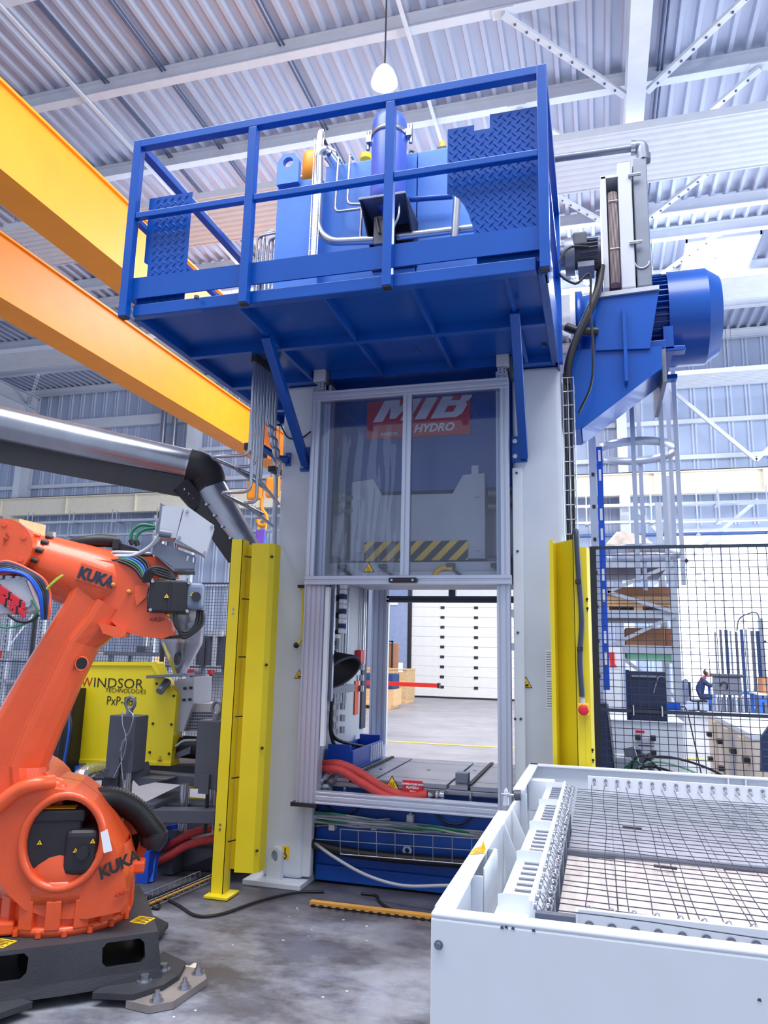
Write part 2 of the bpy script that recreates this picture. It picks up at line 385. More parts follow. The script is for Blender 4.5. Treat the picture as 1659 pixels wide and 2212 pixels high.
for a, b in (((1.2, 27.1, 12.6), (5.3, 27.1, 8.3)), ((9.5, 27.1, 12.6), (5.3, 27.1, 8.3)), ((1.2, 27.3, 7.0), (5.2, 27.3, 2.2)), ((9.5, 27.3, 7.0), (5.2, 27.3, 2.2)), ((5.3, 27.3, 7.0), (1.2, 27.3, 3.4))):
    put('wind_brace', MB().beam(a, b, .12, .12), M_steelwork, wall)
# roof deck of trapezoidal sheet
RZ = 13.48
pts = []; x = -34.0
while x < 20: pts += [(x, RZ), (x + .10, RZ), (x + .135, RZ - .11), (x + .215, RZ - .11), (x + .25, RZ)]; x += .33
dk = MB()
for (xa, za), (xb, zb) in zip(pts, pts[1:]):
    if xb - xa < 1e-6: continue
    dk.add([(xa, 4.5, za), (xb, 4.5, zb), (xb, 28.1, zb), (xa, 28.1, za)], [(0, 1, 2, 3)])
dk.add([(-34, 4.5, RZ + .03), (20, 4.5, RZ + .03), (20, 28.1, RZ + .03), (-34, 28.1, RZ + .03)], [(0, 3, 2, 1)])
roof = struct('ceiling', dk, M_roof)
PY = [6.8, 9.25, 11.7, 14.2, 16.65, 19.1, 20.35, 22.75, 25.2, 27.75]
def ibeam_x(x0, x1, y, z0, z1, fw=.2, t=.025):
    return MB().box(x0, x1, y - fw / 2, y + fw / 2, z0, z0 + t).box(x0, x1, y - .012, y + .012, z0 + t, z1 - t).box(x0, x1, y - fw / 2, y + fw / 2, z1 - t, z1)
for y in PY: put('purlin', ibeam_x(-33.8, 19.8, y, 13.05, 13.365), M_steelwork, roof)
def ibeam_y(x, y0, y1, z0, z1, fw=.36, t=.04):
    return MB().box(x - fw / 2, x + fw / 2, y0, y1, z0, z0 + t).box(x - .015, x + .015, y0, y1, z0 + t, z1 - t).box(x - fw / 2, x + fw / 2, y0, y1, z1 - t, z1)
for x in (1.0, 9.7, -25.2): put('rafter', ibeam_y(x, 4.6, 27.9, 12.42, 13.04), M_steelwork, roof)
for x in (-25.2, 1.0):
    put('haunch', MB().prism([(x - .012, 27.2, 12.42), (x - .012, 27.2, 11.2), (x - .012, 24.6, 12.42)], (.024, 0, 0)), M_steelwork, roof)
def fly_brace(a, b):
    o = put('knee_brace', MB().beam(a, b, .13, .07), M_steelwork, roof)
    bl = MB(); a, b = Vector(a), Vector(b); n = int((b - a).length / .26)
    for i in range(1, n): c = a.lerp(b, i / n); bl.cyl(c + Vector((0, 0, -.034)), c + Vector((0, 0, -.06)), .024, n=6)
    stuff(put('bolt_row', bl, M_groove, o))
    put('gusset_plate', MB().box(a.x - .2, a.x + .2, a.y - .1, a.y + .14, a.z + .04, a.z + .06), M_steelwork, o)
for rx in (1.0, 9.7, -25.2):
    for i, y in enumerate(PY[1:-1]):
        if y == 19.1: continue
        for s in (-1, 1):
            dy = 2.0 if y != 20.35 else 2.2
            fly_brace((rx + s * 2.35, y, 12.99), (rx + s * .2, y + dy, 12.5))
for px in (-10.128, -3.106):
    put('sag_bar', MB().beam((px, 5, 12.98), (px, 27.7, 12.98), .07, .05), M_steelwork, roof)
for px in (-5.68, -8.33, -9.691, 1.513):
    b = MB()
    for d in (-.04, .04): b.tube([(px + d, 6, 13.33), (px + d, 27.6, 13.33)], .022, 6)
    stuff(put('conduit_run', b, M_groove, roof))
# rooflight
sk = put('skylight', MB().box(2.72, 4.6, 21.0, 23.6, 13.3, 13.34), M_sky, roof)
fr = MB()
for a in (2.68, 4.6): fr.box(a, a + .05, 20.9, 23.7, 13.2, 13.36)
for a in (20.9, 23.65): fr.box(2.68, 4.65, a, a + .05, 13.2, 13.36)
fr.box(2.7, 4.62, 22.1, 22.13, 13.26, 13.3).box(3.6, 3.63, 21, 23.6, 13.26, 13.3)
put('skylight_frame', fr, M_steelwork, sk)

# daylit translucent window bay at the right of the back wall
win = struct('window_1', MB().box(WX0, WX1, WY + .03, WY + .07, WZ0, WZ1), M_panel)
for z in (.35, 1.85, 3.25, 4.7, 6.1): put('glazing_bar', MB().box(WX0, WX1, WY - .06, WY + .02, z - .04, z + .04), M_steelwork, win)
for i in range(6): xx = WX0 + i * 1.7; put('mullion', MB().box(xx - .03, xx + .03, WY - .05, WY + .02, WZ0, WZ1), M_steelwork, win)

# sectional gate seen through the press
gate = link('door_1', None, None, (-4.6, WY, 0)); gate['kind'] = 'structure'
for i in range(14):
    z = .06 + i * .365
    p = put('door_panel', MB().box(DX0 + .1, DX1 - .1, WY - .06, WY - .01, z, z + .35), M_door, gate, bev=.012)
    h = MB()
    for xx in (-5.66, -4.391): h.box(xx - .075, xx + .075, WY - .085, WY - .06, z + .3, z + .4)
    put('hinge', h, M_dark, p)
put('door_jamb', MB().box(DX0 - .02, DX0 + .1, WY - .14, WY, 0, DZ), M_dark, gate)
put('door_jamb', MB().box(DX1 - .1, DX1 + .02, WY - .14, WY, 0, DZ), M_dark, gate)
put('bottom_seal', MB().box(DX0 + .1, DX1 - .1, WY - .08, WY - .01, 0, .06), M_dark, gate)
put('gate_pillar', MB().box(DX0 - 1.0, DX0 - .04, WY - .3, WY - .02, 0, 6), mat('slate_blue_paint', (150, 162, 194), .5), gate)
put('door_switch_box', MB().box(DX0 - .7, DX0 - .4, WY - .36, WY - .3, 3.4, 3.65), M_vinylw, gate)

# crane runway beam along the back wall
rw = thing('runway_beam', (-9, 27.0, 7.2), 'cream painted crane runway girder along the whole back wall', 'beam')
put('web', MB().box(-26.5, 19.5, 26.98, 27.02, 7.24, 7.95), M_cream, rw)
put('bottom_flange', MB().box(-26.5, 19.5, 26.85, 27.15, 7.2, 7.24), M_cream, rw)
put('top_flange', MB().box(-26.5, 19.5, 26.85, 27.15, 7.95, 7.99), M_cream, rw)
put('crane_rail', MB().box(-26.5, 19.5, 26.97, 27.03, 7.99, 8.05), M_dark, rw)
for i in range(14):
    xx = -25.6 + i * 3.45
    put('stiffener', MB().box(xx - .01, xx + .01, 26.86, 26.98, 7.24, 7.95), M_cream, rw)
for cx in (-25.2, -16.5, -7.75, 1.0, 9.7): put('corbel', MB().box(cx - .18, cx + .18, 26.85, 27.19, 6.85, 7.2), M_cream, rw)

# overhead crane, two box girders running front to back
cr = thing('overhead_crane', (-8.5, 16, 7.4), 'orange overhead travelling crane with two long box girders above the robot', 'crane')
for xr, wd in ((-6.98, .54), (-9.62, .58)):
    g = put('girder', MB().box(xr - wd, xr, 0.5, 26.6, 7.4, 8.46), M_orange, cr)
    put('girder_flange', MB().box(xr - wd - .05, xr + .05, 0.5, 26.6, 8.46, 8.5), M_orange, g)
    put('girder_flange', MB().box(xr - wd - .02, xr + .02, 0.5, 26.6, 7.38, 7.4), M_orange, g)
put('end_carriage', MB().box(-11.2, -6.0, 26.8, 27.15, 8.05, 8.45), M_orange, cr, bev=.03)
hx, hy = -9.5, 20.0
put('hoist_trolley', MB().box(-9.9, -7.4, 19.5, 20.6, 8.5, 8.9), M_hookor, cr, bev=.04)
hb = put('hook_block', MB().box(hx - .55, hx - .04, hy - .1, hy + .1, 6.0, 6.6).box(hx + .06, hx + .5, hy - .1, hy + .1, 6.05, 6.68), M_hookor, cr, bev=.08, seg=3)
rp = MB()
for d in (-.45, -.2, .2, .4): rp.tube([(hx + d, hy, 6.5), (hx + d, hy, 8.6)], .02, 6)
put('wire_ropes', rp, M_mid, cr)
put('hook', MB().tube(curve([(hx - .05, hy, 6.1), (hx - .05, hy, 5.75), (hx + .12, hy, 5.5), (hx + .08, hy, 5.25), (hx - .1, hy, 5.25), (hx - .17, hy, 5.4)]), .06, 8), M_hookor, hb)
sl = thing('lifting_sling', (hx, hy, 3.0), 'blue webbing lifting sling hanging from the orange crane hook', 'sling')
put('webbing', MB().box(hx - .17, hx - .02, hy - .08, hy - .02, 2.2, 4.9).box(hx + .02, hx + .16, hy - .08, hy - .02, 2.2, 4.9), M_sling, sl)
put('sewn_eye', MB().box(hx - .16, hx + .14, hy - .1, hy, 4.5, 5.1), mat('violet_webbing', (120, 84, 190), .7), sl, bev=.03)
put('shackle', MB().tube(curve([(hx - .1, hy, 5.05), (hx - .12, hy, 5.3), (hx, hy, 5.42), (hx + .12, hy, 5.3), (hx + .1, hy, 5.05)]), .03, 6), M_amber, sl)

# ribbed radiant heating strips hung under the roof
def radiant(x0, x1, y0, y1, z, label):
    t = thing('radiant_panel', ((x0 + x1) / 2, (y0 + y1) / 2, z), label, 'heating panel', 'ceiling radiant strips')
    n = 9; b = MB(); st = (y1 - y0) / n; pr = []
    for i in range(n): yy = y0 + i * st; pr += [(yy, z + .05), (yy + st * .25, z), (yy + st * .75, z), (yy + st * .99, z + .05)]
    for (ya, za), (yb, zb) in zip(pr, pr[1:]): b.add([(x0, ya, za), (x1, ya, za), (x1, yb, zb), (x0, yb, zb)], [(0, 1, 2, 3)])
    put('ribbed_face', b, M_steelwork, t, fix=False)
    put('edge_trim', MB().box(x0, x1, y0 - .04, y0, z, z + .16), M_steelwork, t); put('edge_trim', MB().box(x0, x1, y1, y1 + .04, z, z + .16), M_steelwork, t)
    put('back_cover', MB().box(x0, x1, y0, y1, z + .12, z + .15), M_steelwork, t)
    xx = x0 + .1
    while xx <= x1:
        put('cross_bar', MB().box(xx - .04, xx + .04, y0, y1, z + .15, z + .2), M_steelwork, t)
        r = MB()
        for yy in (y0 + .2, y1 - .2): r.tube([(xx, yy, z + .2), (xx, yy, 13.0)], .008, 4)
        put('hanger_rod', r, M_mid, t); xx += 6.4
radiant(-13.7, 11, 13.45, 15.15, 11.5, 'white ribbed heating strip nearest the camera, behind the railing')
radiant(-24, 13, 19.95, 21.3, 11.5, 'white ribbed heating strip second from the front, past the blue motor')
radiant(-2, 13, 25.4, 26.7, 10.9, 'white ribbed heating strip hung close to the back wall at right')

# pendant high bay lamp
lx, ly, lz = (-2.534, 8.335, 9.000)
lp = thing('high_bay_lamp', (lx, ly, lz), 'glowing white high bay lamp hanging on a wire above the railing', 'lamp')
put('diffuser', MB().lathe((lx, ly, lz), (0, 0, 1), [(0, 0), (.15, .01), (.17, .05)], 24), M_lamp, lp)
put('shade', MB().lathe((lx, ly, lz), (0, 0, 1), [(.175, .03), (.175, .08), (.13, .2), (.07, .28), (0, .29)], 24), M_white, lp)
put('suspension_wire', MB().tube([(lx, ly, lz + .28), (lx, ly, 13.36)], .012, 5), M_dark, lp)
pl = bpy.data.lights.new('lamp_light', 'POINT'); pl.energy = 420; pl.shadow_soft_size = .16; pl.color = (1, .97, .9)
po = bpy.data.objects.new('lamp_light', pl); COL.objects.link(po); po.location = (lx, ly, lz - .25)

# services on the back wall
def tray(name, y, z, x0, x1, h, w, label, m):
    t = thing(name, ((x0 + x1) / 2, y, z), label, 'cable tray' if 'tray' in name else 'pipe')
    if 'tray' in name:
        b = MB().box(x0, x1, y - w / 2, y + w / 2, z, z + .02).box(x0, x1, y - w / 2 - .01, y - w / 2, z, z + h).box(x0, x1, y + w / 2, y + w / 2 + .01, z, z + h)
        put('tray_channel', b, m, t)
    else: put('pipe_run', MB().tube([(x0, y, z), (x1, y, z)], w, 8), m, t)
    xx = x0 + .5
    while xx < x1:
        put('hanger', MB().box(xx - .02, xx + .02, y - w / 2 - .05, y - w / 2 - .02, z - .05, 7.2).box(xx - .06, xx + .06, y - w - .05, y + w, z - .05, z - .01), M_tray, t); xx += 2.1
tray('cable_tray', 26.6, 6.72, -26, 14, .1, .3, 'galvanised cable tray just below the cream runway girder', M_tray)
tray('wire_cable_tray', 26.3, 6.1, -26, 14, .08, .24, 'narrow galvanised cable tray, lower of the two on the back wall', M_tray)
tray('supply_pipe', 26.0, 5.65, -1.5, 14, 0, .06, 'dark blue supply pipe hung along the right part of the back wall', mat('slate_pipe', (70, 96, 150), .4))
for xx, m in ((-16.9, M_tray), (-16.35, M_tray)):
    t = put('vertical_duct', MB().tube([(xx - 1.1, 27.45, 0.003), (xx - 1.1, 27.45, 12.8)], .13, 10), M_steel)
    tag(t, 'shiny vertical steel pipe on the back wall, %s of two' % ('left' if xx < -16.6 else 'right'), 'pipe')

# floor markings
tag(put('floor_line', MB().box(-9, 3, 13.75, 13.87, .002, .006), M_amber), 'yellow painted line across the floor behind the press', 'floor marking')


# ================================================================ THE HYDRAULIC PRESS
XL, XR = -2.35, -0.215          # outer faces of the side frames
YC, YB = 5.22, 6.6              # front and rear of the side frames
pr = thing('hydraulic_press', (-1.28, 5.9, 0), 'tall grey hydraulic press with blue base, red banner and white moving slide', 'press')
for name, xa, xb in (('side_frame', XL, -2.04), ('side_frame', -.56, XR)):
    c = put(name, MB().box(xa, xb, YC, YB, .035, 3.66), M_press, pr, bev=.035, seg=4)
    put('base_plate', MB().box(xa - .08, xb + .04, YC - .12, YB + .05, 0, .035), M_press, c, bev=.004)
# inner lining plates and step at the foot of the left frame
put('inner_plate', MB().box(-2.04, -2.015, 5.26, 6.5, .6, 3.6), M_slide, pr)
put('corner_angle', MB().box(-2.06, -1.985, 5.24, 5.3, .05, .62), M_press, pr, bev=.01)
eye = MB().prism([(-2.23 + .055 * math.cos(t) , YC - .05, .19 + .055 * math.sin(t)) for t in [math.pi * k / 8 for k in range(9)]] + [(-2.285, YC - .05, .035), (-2.175, YC - .05, .035)], (0, .05, 0),
    holes=[[(-2.23 + .026 * math.cos(t), YC - .05, .185 + .04 * math.sin(t)) for t in [2 * math.pi * k / 12 for k in range(12)]]])
put('lifting_eye', eye, M_press, pr)
# base
bb = put('base_body', MB().box(-2.0, -.57, 5.36, 6.5, .02, .662), M_blue_dark, pr, bev=.008)
for px in (740, 1000): put('bore_ring', MB().tube([(-1.798 + (px - 740) * .0031 + .16 * math.cos(t), 5.345, .62 + .16 * math.sin(t)) for t in [math.pi + math.pi * k / 14 for k in range(15)]], .008, 6), M_dark, bb)
put('base_foot_rail', MB().box(-1.98, -.6, 5.33, 5.36, .02, .12), M_blue_dark, bb)
# platen of separate blocks between T slots
pz = .73
put('platen_core', MB().box(-2.0, -.57, 5.255, 6.42, .662, pz - .03), M_plate, pr, bev=.01)
gx = [-1.97, -1.714, -1.542, -1.019, -0.874, -.57]
gy = [5.25, 5.43, 6.2, 6.43]
for i in range(5):
    for j in range(3):
        put('platen_block', MB().box(gx[i] + .008, gx[i + 1] - .008, gy[j] + .003, gy[j + 1] - .003, pz - .03, pz), M_plate, pr, bev=.003, seg=1)
for k in (1, 4):
    b = MB()
    for i in range(34): yy = 5.28 + i * .033; b.box(gx[k] - .014, gx[k] + .014, yy, yy + .018, pz - .02, pz + .012)
    stuff(put('slot_chain', b, M_dark, pr))
put('locating_block', MB().box(-0.939 - .045, -0.939 + .045, 5.34, 5.42, pz, pz + .07), M_mid, pr, bev=.006)
hs = MB()
for i, j in ((1, 1), (1, 1), (2, 1), (3, 1), (4, 1)): hs.cyl(((gx[i] + gx[i + 1]) / 2, 5.6 + .12 * i, pz - .001), ((gx[i] + gx[i + 1]) / 2, 5.6 + .12 * i, pz + .002), .014, n=10)
stuff(put('bolt_hole', hs, M_dark, pr))
for px in (745, 1016): put('stud', MB().cyl((-1.749, 5.240, 0.668) if px == 745 else (-0.862, 5.240, 0.693), (-1.750, 5.240, 0.591) if px == 745 else (-0.862, 5.240, 0.605), .011), M_steel, pr)
triangle_sign('hot_surface_sign', pr, (-1.408, 5.245, 0.709), (1, 0, 0), (0, 0, 1), .115, 'heat')
sg = put('temperature_sign', MB().box(-1.332, -1.191, 5.24, 5.246, 0.646, 0.743), M_sign, pr)
for s, y in (('TEMPERATURE MAXI', 1696), ('PLATEAU', 1704), ('70°C', 1713)):
    text('sign_text', s, M_vinylw, sg, (-1.261, 5.237, 0.714) if y == 1696 else ((-1.261, 5.237, 0.690) if y == 1704 else (-1.260, 5.237, 0.663)), (1, 0, 0), (0, 0, 1), .021 if y > 1696 else .0165, .001, 0, 'CENTER', 1.0, .0005)
# valve block at the left end of the platen
vb = put('clamp_block', MB().box(-2.0, -1.86, 5.22, 5.3, .60, .68), M_slide, pr, bev=.006)
for i in range(5): put('fitting', MB().cyl((-1.99 + .035 * i, 5.2, .69 + .035 * (i % 2)), (-1.97 + .035 * i, 5.26, .73 + .03 * (i % 2)), .022, n=8), M_steel, vb)
for i in range(2): put('clamp_bolt', MB().cyl((-1.95 + .07 * i, 5.19, .60), (-1.95 + .07 * i, 5.19, .64), .012, n=6).cyl((-1.95 + .07 * i, 5.19, .64), (-1.95 + .07 * i, 5.19, .66), .028, n=6), M_grey, vb)
# crosshead with banner
ch = put('crosshead', MB().box(-2.04, -.56, 5.45, 6.55, 2.82, 3.66), M_blue, pr, bev=.012)
put('crosshead_lip', MB().box(-2.03, -.57, 5.40, 5.46, 3.56, 3.66), M_blue, ch)
bx0, bx1, bz0, bz1 = -1.725, -0.899, 3.251, 3.6
bn = put('banner', MB().box(bx0, bx1, 5.436, 5.45, bz0, bz1), M_sign, ch)
bo = (-1.675, 3.391); bh_ = 3.608 - 3.382; bu = -1.3 - -1.676
def letter(poly, x0, wd, holes=()):
    f = lambda l: [(bo[0] + bu * (x0 + wd * a) + .56 * b * bh_, 5.433, bo[1] + b * bh_) for a, b in l]
    put('banner_letter', MB().prism(f(poly), (0, .003, 0), [f(h) for h in holes]), M_vinylw, bn)
letter([(0, 0), (0, 1), (.30, 1), (.52, .5), (.70, 1), (1, 1), (1, 0), (.74, 0), (.74, .56), (.58, .08), (.42, .08), (.27, .52), (.27, 0)], 0, .80)
letter([(0, 0), (0, 1), (1, 1), (1, 0)], .90, .24)
letter([(0, 0), (0, 1), (.85, 1), (1, .88), (1, .62), (.9, .52), (1, .42), (1, .12), (.85, 0)], 1.24, .62, [[(.36, .2), (.36, .42), (.66, .42), (.66, .2)], [(.36, .6), (.36, .8), (.66, .8), (.66, .6)]])
text('banner_text', 'HYDRO', M_vinylw, pr, (-1.342, 5.432, 3.287), (1, 0, 0), (0, 0, 1), .088, .002, .3, 'LEFT', 1.02, .003)
text('banner_text', 'DIMECO', M_vinylw, pr, (-1.615, 5.432, 3.273), (1, 0, 0), (0, 0, 1), .036, .002, .3, 'LEFT', 1.02, .001)
# moving slide
ys = 5.40
sp = [(-1.814, 5.400, 2.284), (-1.823, 5.400, 2.902), (-1.650, 5.400, 2.920), (-1.572, 5.400, 2.789), (-1.024, 5.400, 2.784), (-0.947, 5.400, 2.923), (-0.784, 5.400, 2.930), (-0.786, 5.400, 2.293)]
sl_ = put('slide', MB().prism(sp, (0, .9, 0)), M_slide, pr, bev=.006)
for s in (-1, 1):
    x0 = (-1.764 if s < 0 else -0.821)
    z0 = 2.289; zt = 2.868
    q = [(x0 - s * .0, z0), (x0 - s * .0, z0 + .06), (x0 - s * .045, z0 + .06), (x0 - s * .045, z0 + .15), (x0 - s * 0, z0 + .15), (x0, zt - .12), (x0 - s * .045, zt - .12), (x0 - s * .045, zt), (x0 + s * .04, zt), (x0 + s * .04, z0)]
    put('guide_strip', MB().prism([(a, 5.385, b) for a, b in q], (0, .02, 0)), M_slide, sl_, bev=.004)
put('slide_rear_web', MB().box(-1.661, -1.081, 5.6, 5.7, 2.6, 2.84), M_mid, sl_)
put('ram', MB().cyl((-1.28, 5.95, 2.4), (-1.28, 5.95, 2.9), .26, n=28), M_steel, pr)
ho = MB()
for i, dx in enumerate((-.33, -.05, .2)): ho.tube(curve([(-1.28 + dx, 5.5, 2.86), (-1.2 + dx, 5.46, 2.78), (-1.05 + dx, 5.48, 2.77), (-.95 + dx, 5.55, 2.85)]), .022, 8)
stuff(put('ram_hoses', ho, M_dark, pr))
put('hazard_stripe', MB().box(-1.703, -0.907, 5.392, 5.398, 2.281, 2.427), M_stripe, sl_)
up_ = put('upper_platen', MB().box(-1.98, -.62, 5.30, 6.4, 2.15, 2.259), M_slide, pr, bev=.006)
put('platen_edge', MB().box(-1.98, -.62, 5.28, 5.31, 2.143, 2.184), M_press, up_)
for p in ((-1.834, 5.280, 2.214), (-1.517, 5.280, 2.211), (-1.012, 5.280, 2.213), (-0.693, 5.280, 2.211)):
    put('clamp_lever', MB().box(p[0] - .03, p[0] + .03, 5.25, 5.3, p[2], p[2] + .03).beam((p[0], 5.27, p[2]), (p[0] + .09, 5.25, p[2] - .07), .02, .02), M_grey, up_)
put('yellow_strap', MB().tube(curve([(-1.124, 5.270, 2.133), (-1.114, 5.270, 2.186), (-1.057, 5.270, 2.216), (-0.996, 5.270, 2.205)]), .02, 6), M_amber, up_)
for s in (-1, 1):      # gibs with adjusting screws beside the slide
    gxx = -1.93 if s < 0 else -.63
    gb = put('gib_column', MB().box(gxx - .05, gxx + .05, 5.42, 5.6, 2.1, 2.82), M_slide, pr, bev=.006)
    for z in (2.2, 2.32, 2.72, 2.82): put('adjusting_screw', MB().cyl((gxx - s * .05, 5.43, z - .04), (gxx - s * .13, 5.43, z - .04), .035, n=10).cyl((gxx, 5.36, z - .04), (gxx, 5.43, z - .04), .04, n=10), M_mid, gb)
put('slide_post', MB().box(-0.888, -0.832, 5.42, 5.5, 2.7, 3.0), M_press, pr, bev=.006)

# ---- aluminium profile helpers
def prof_v(x0, x1, y0, y1, z0, z1, n):
    """upright profile, n grooves in the front face and one in each side"""
    p = []; w = (x1 - x0) / n; g = .0065; d = .009; ym = (y0 + y1) / 2
    for i in range(n):
        c = x0 + w * (i + .5)
        p += ([(x0, y0)] if i == 0 else []) + [(c - g, y0), (c - g, y0 + d), (c + g, y0 + d), (c + g, y0)]
    p += [(x1, y0), (x1, ym - g), (x1 - d, ym - g), (x1 - d, ym + g), (x1, ym + g), (x1, y1), (x0, y1), (x0, ym + g), (x0 + d, ym + g), (x0 + d, ym - g), (x0, ym - g)]
    return MB().prism([(a, b, z0) for a, b in p], (0, 0, z1 - z0))
def prof_h(x0, x1, y0, y1, z0, z1, n=1):
    p = []; w = (z1 - z0) / n; g = .0065; d = .009
    p.append((y0, z0))
    for i in range(n):
        c = z0 + w * (i + .5); p += [(y0, c - g), (y0 + d, c - g), (y0 + d, c + g), (y0, c + g)]
    p += [(y0, z1), (y1, z1), (y1, z0)]
    return MB().prism([(x0, a, b) for a, b in p], (x1 - x0, 0, 0))
# ---- fixed enclosure frame in front of the press
fx0, fx1 = -2.06, -.575
ef = thing('guard_frame', (-1.3, 5.15, .55), 'aluminium profile guard frame standing in front of the press opening', 'frame')
for a, b in ((fx0, fx0 + .15), (fx1 - .085, fx1)):
    u = put('upright', prof_v(a, b, 5.10, 5.2, .57, 3.60, 4 if b < -1 else 2), M_alu, ef, bev=.002, seg=1)
    put('mounting_foot', MB().box(a - .03, b + .01, 5.08, 5.2, .545, .57), M_dark, u)
put('lower_rail', prof_h(fx0 + .15, fx1 - .085, 5.09, 5.17, .57, .65, 2), M_alu, ef, bev=.002, seg=1)
put('white_strip', MB().box(fx0 + .155, fx0 + .185, 5.12, 5.16, .95, 2.06), M_vinylw, ef)  # plain white strip along the left upright
put('sensor_strip', MB().box(fx0 + .165, fx0 + .2, 5.2, 5.23, 1.25, 2.1), M_steel, ef)
for px0, px1, y0, y1 in ((680, 706, 799, 828), (1074, 1100, 768, 796)):
    pass
for a, b, c, d in (((-2.047, 5.100, 3.623), (-1.952, 5.100, 3.724), (-2.006, 5.100, 3.561), (-1.959, 5.100, 3.616)), ((-0.652, 5.100, 3.624), (-0.562, 5.100, 3.718), (-0.643, 5.100, 3.564), (-0.583, 5.100, 3.618))):
    h = put('pulley_housing', MB().box(a[0], b[0], 5.06, 5.2, a[2], b[2]), M_boxgrey, ef, bev=.008)
    put('pulley_plate', MB().box(c[0], d[0], 5.07, 5.1, c[2], d[2]), M_alu, h)
    put('pulley_side_plate', MB().box(b[0], b[0] + .02, 5.1, 5.26, c[2], b[2] - .01), M_grey, h)
    for i in range(4): put('screw', MB().cyl((c[0] + .018 + .03 * (i % 2), 5.066, c[2] + .018 + .022 * (i // 2)), (c[0] + .018 + .03 * (i % 2), 5.07, c[2] + .018 + .022 * (i // 2)), .006, n=6), M_grey, h)
# ---- sliding door, raised
dr = thing('sliding_guard_door', (-1.3, 5.06, 2.08), 'raised sliding guard door with two clear panes in an aluminium frame', 'door')
dz0, dz1 = 2.072, 3.53
dx0, dx1 = -2.037, -0.557
put('bottom_rail', prof_h(dx0, dx1, 5.035, 5.085, dz0, dz0 + .062), M_alu, dr, bev=.002, seg=1)
tz0 = dz1 - .075
put('top_rail', prof_h(dx0 + .01, dx1 - .01, 5.035, 5.085, tz0, dz1, 2), M_alu, dr, bev=.002, seg=1)
for a, b in ((dx0 + .01, dx0 + .065), (dx1 - .065, dx1 - .01)): put('stile', prof_v(a, b, 5.04, 5.085, dz0 + .062, tz0, 1), M_alu, dr, bev=.002, seg=1)
mxx = -1.294
put('mullion', prof_v(mxx - .031, mxx + .031, 5.035, 5.085, dz0 + .062, tz0, 1), M_alu, dr, bev=.002, seg=1)
for a, b in ((dx0 + .065, mxx - .031), (mxx + .031, dx1 - .065)): put('pane', MB().box(a, b, 5.06, 5.066, dz0 + .062, tz0), M_glass, dr)
hd = (-1.299, 5.030, 2.097)
hn = put('handle', MB().box(hd[0] - .1, hd[0] + .1, 5.0, 5.035, hd[2] - .016, hd[2] + .018), M_dark, dr, bev=.008)
for s in (-1, 1): put('handle_screw', MB().cyl((hd[0] + s * .075, 4.995, hd[2]), (hd[0] + s * .075, 5.0, hd[2]), .009, n=8), M_steel, hn)
triangle_sign('hot_surface_sign', dr, (-1.559, 5.058, 2.187), (1, 0, 0), (0, 0, 1), .08, 'heat')
# clear film strips added behind the left pane in place of its reflected streaks
cu = thing('reflection_strips', (-1.75, 5.2, 2.1), 'clear film strips added behind the left door pane in place of reflected streaks', 'reflection_film')
M_film = bpy.data.materials.new('clear_film'); M_film.use_nodes = True
nt = M_film.node_tree; [nt.nodes.remove(n) for n in list(nt.nodes) if n.type != 'OUTPUT_MATERIAL']
a_, b_, c_ = nt.nodes.new('ShaderNodeBsdfTransparent'), nt.nodes.new('ShaderNodeBsdfGlossy'), nt.nodes.new('ShaderNodeMixShader')
b_.inputs['Roughness'].default_value = .12; c_.inputs[0].default_value = .1; a_.inputs[0].default_value = (.93, .94, .97, 1)
nt.links.new(a_.outputs[0], c_.inputs[1]); nt.links.new(b_.outputs[0], c_.inputs[2]); nt.links.new(c_.outputs[0], nt.nodes['Material Output'].inputs[0])
for k in range(4):
    x0 = -1.901 + k * .125; b = MB(); rows = []
    for i in range(15):
        z = 3.32 - i * (3.32 - dz0 - .07) / 14; rows.append([(x0 + j * .026 + .006 * math.sin(i * .9 + k), 5.25 + .018 * math.sin(j * 2.1 + i * .35 + k) - .012 * (j == 2), z) for j in range(5)])
    for i in range(14):
        b.add(rows[i] + rows[i + 1], [(j, j + 1, 6 + j, 5 + j) for j in range(4)], True)
    put('strip', b, M_film, cu, fix=False)
# ---- rear guard frame seen through the opening
rf = thing('rear_guard_frame', (-1.3, 6.7, .6), 'aluminium guard frame at the rear side of the press opening', 'frame')
rx0 = -2.014
for a, b in ((rx0, rx0 + .14), (-.66, -.56)): put('upright', prof_v(a, b, 6.66, 6.74, .003, 3.6, 3), M_alu, rf, bev=.002, seg=1)
put('white_strip', MB().box(rx0 + .14, rx0 + .16, 6.66, 6.7, .8, 2.2), M_vinylw, rf)  # plain white strip beside the rear upright
zr = 2.06
put('door_rail', prof_h(rx0 + .14, -.66, 6.66, 6.72, zr, zr + .055), M_grey, rf)
mx2 = -1.266
put('mullion', prof_v(mx2 - .03, mx2 + .03, 6.66, 6.72, zr + .055, 3.5, 1), M_grey, rf)
put('lower_rail', prof_h(rx0 + .14, -.66, 6.66, 6.74, .57, .65, 2), M_alu, rf)
for a, b in ((rx0 + .14, mx2 - .03), (mx2 + .03, -.66)): put('pane', MB().box(a, b, 6.69, 6.695, zr + .055, 3.5), M_glass, rf)

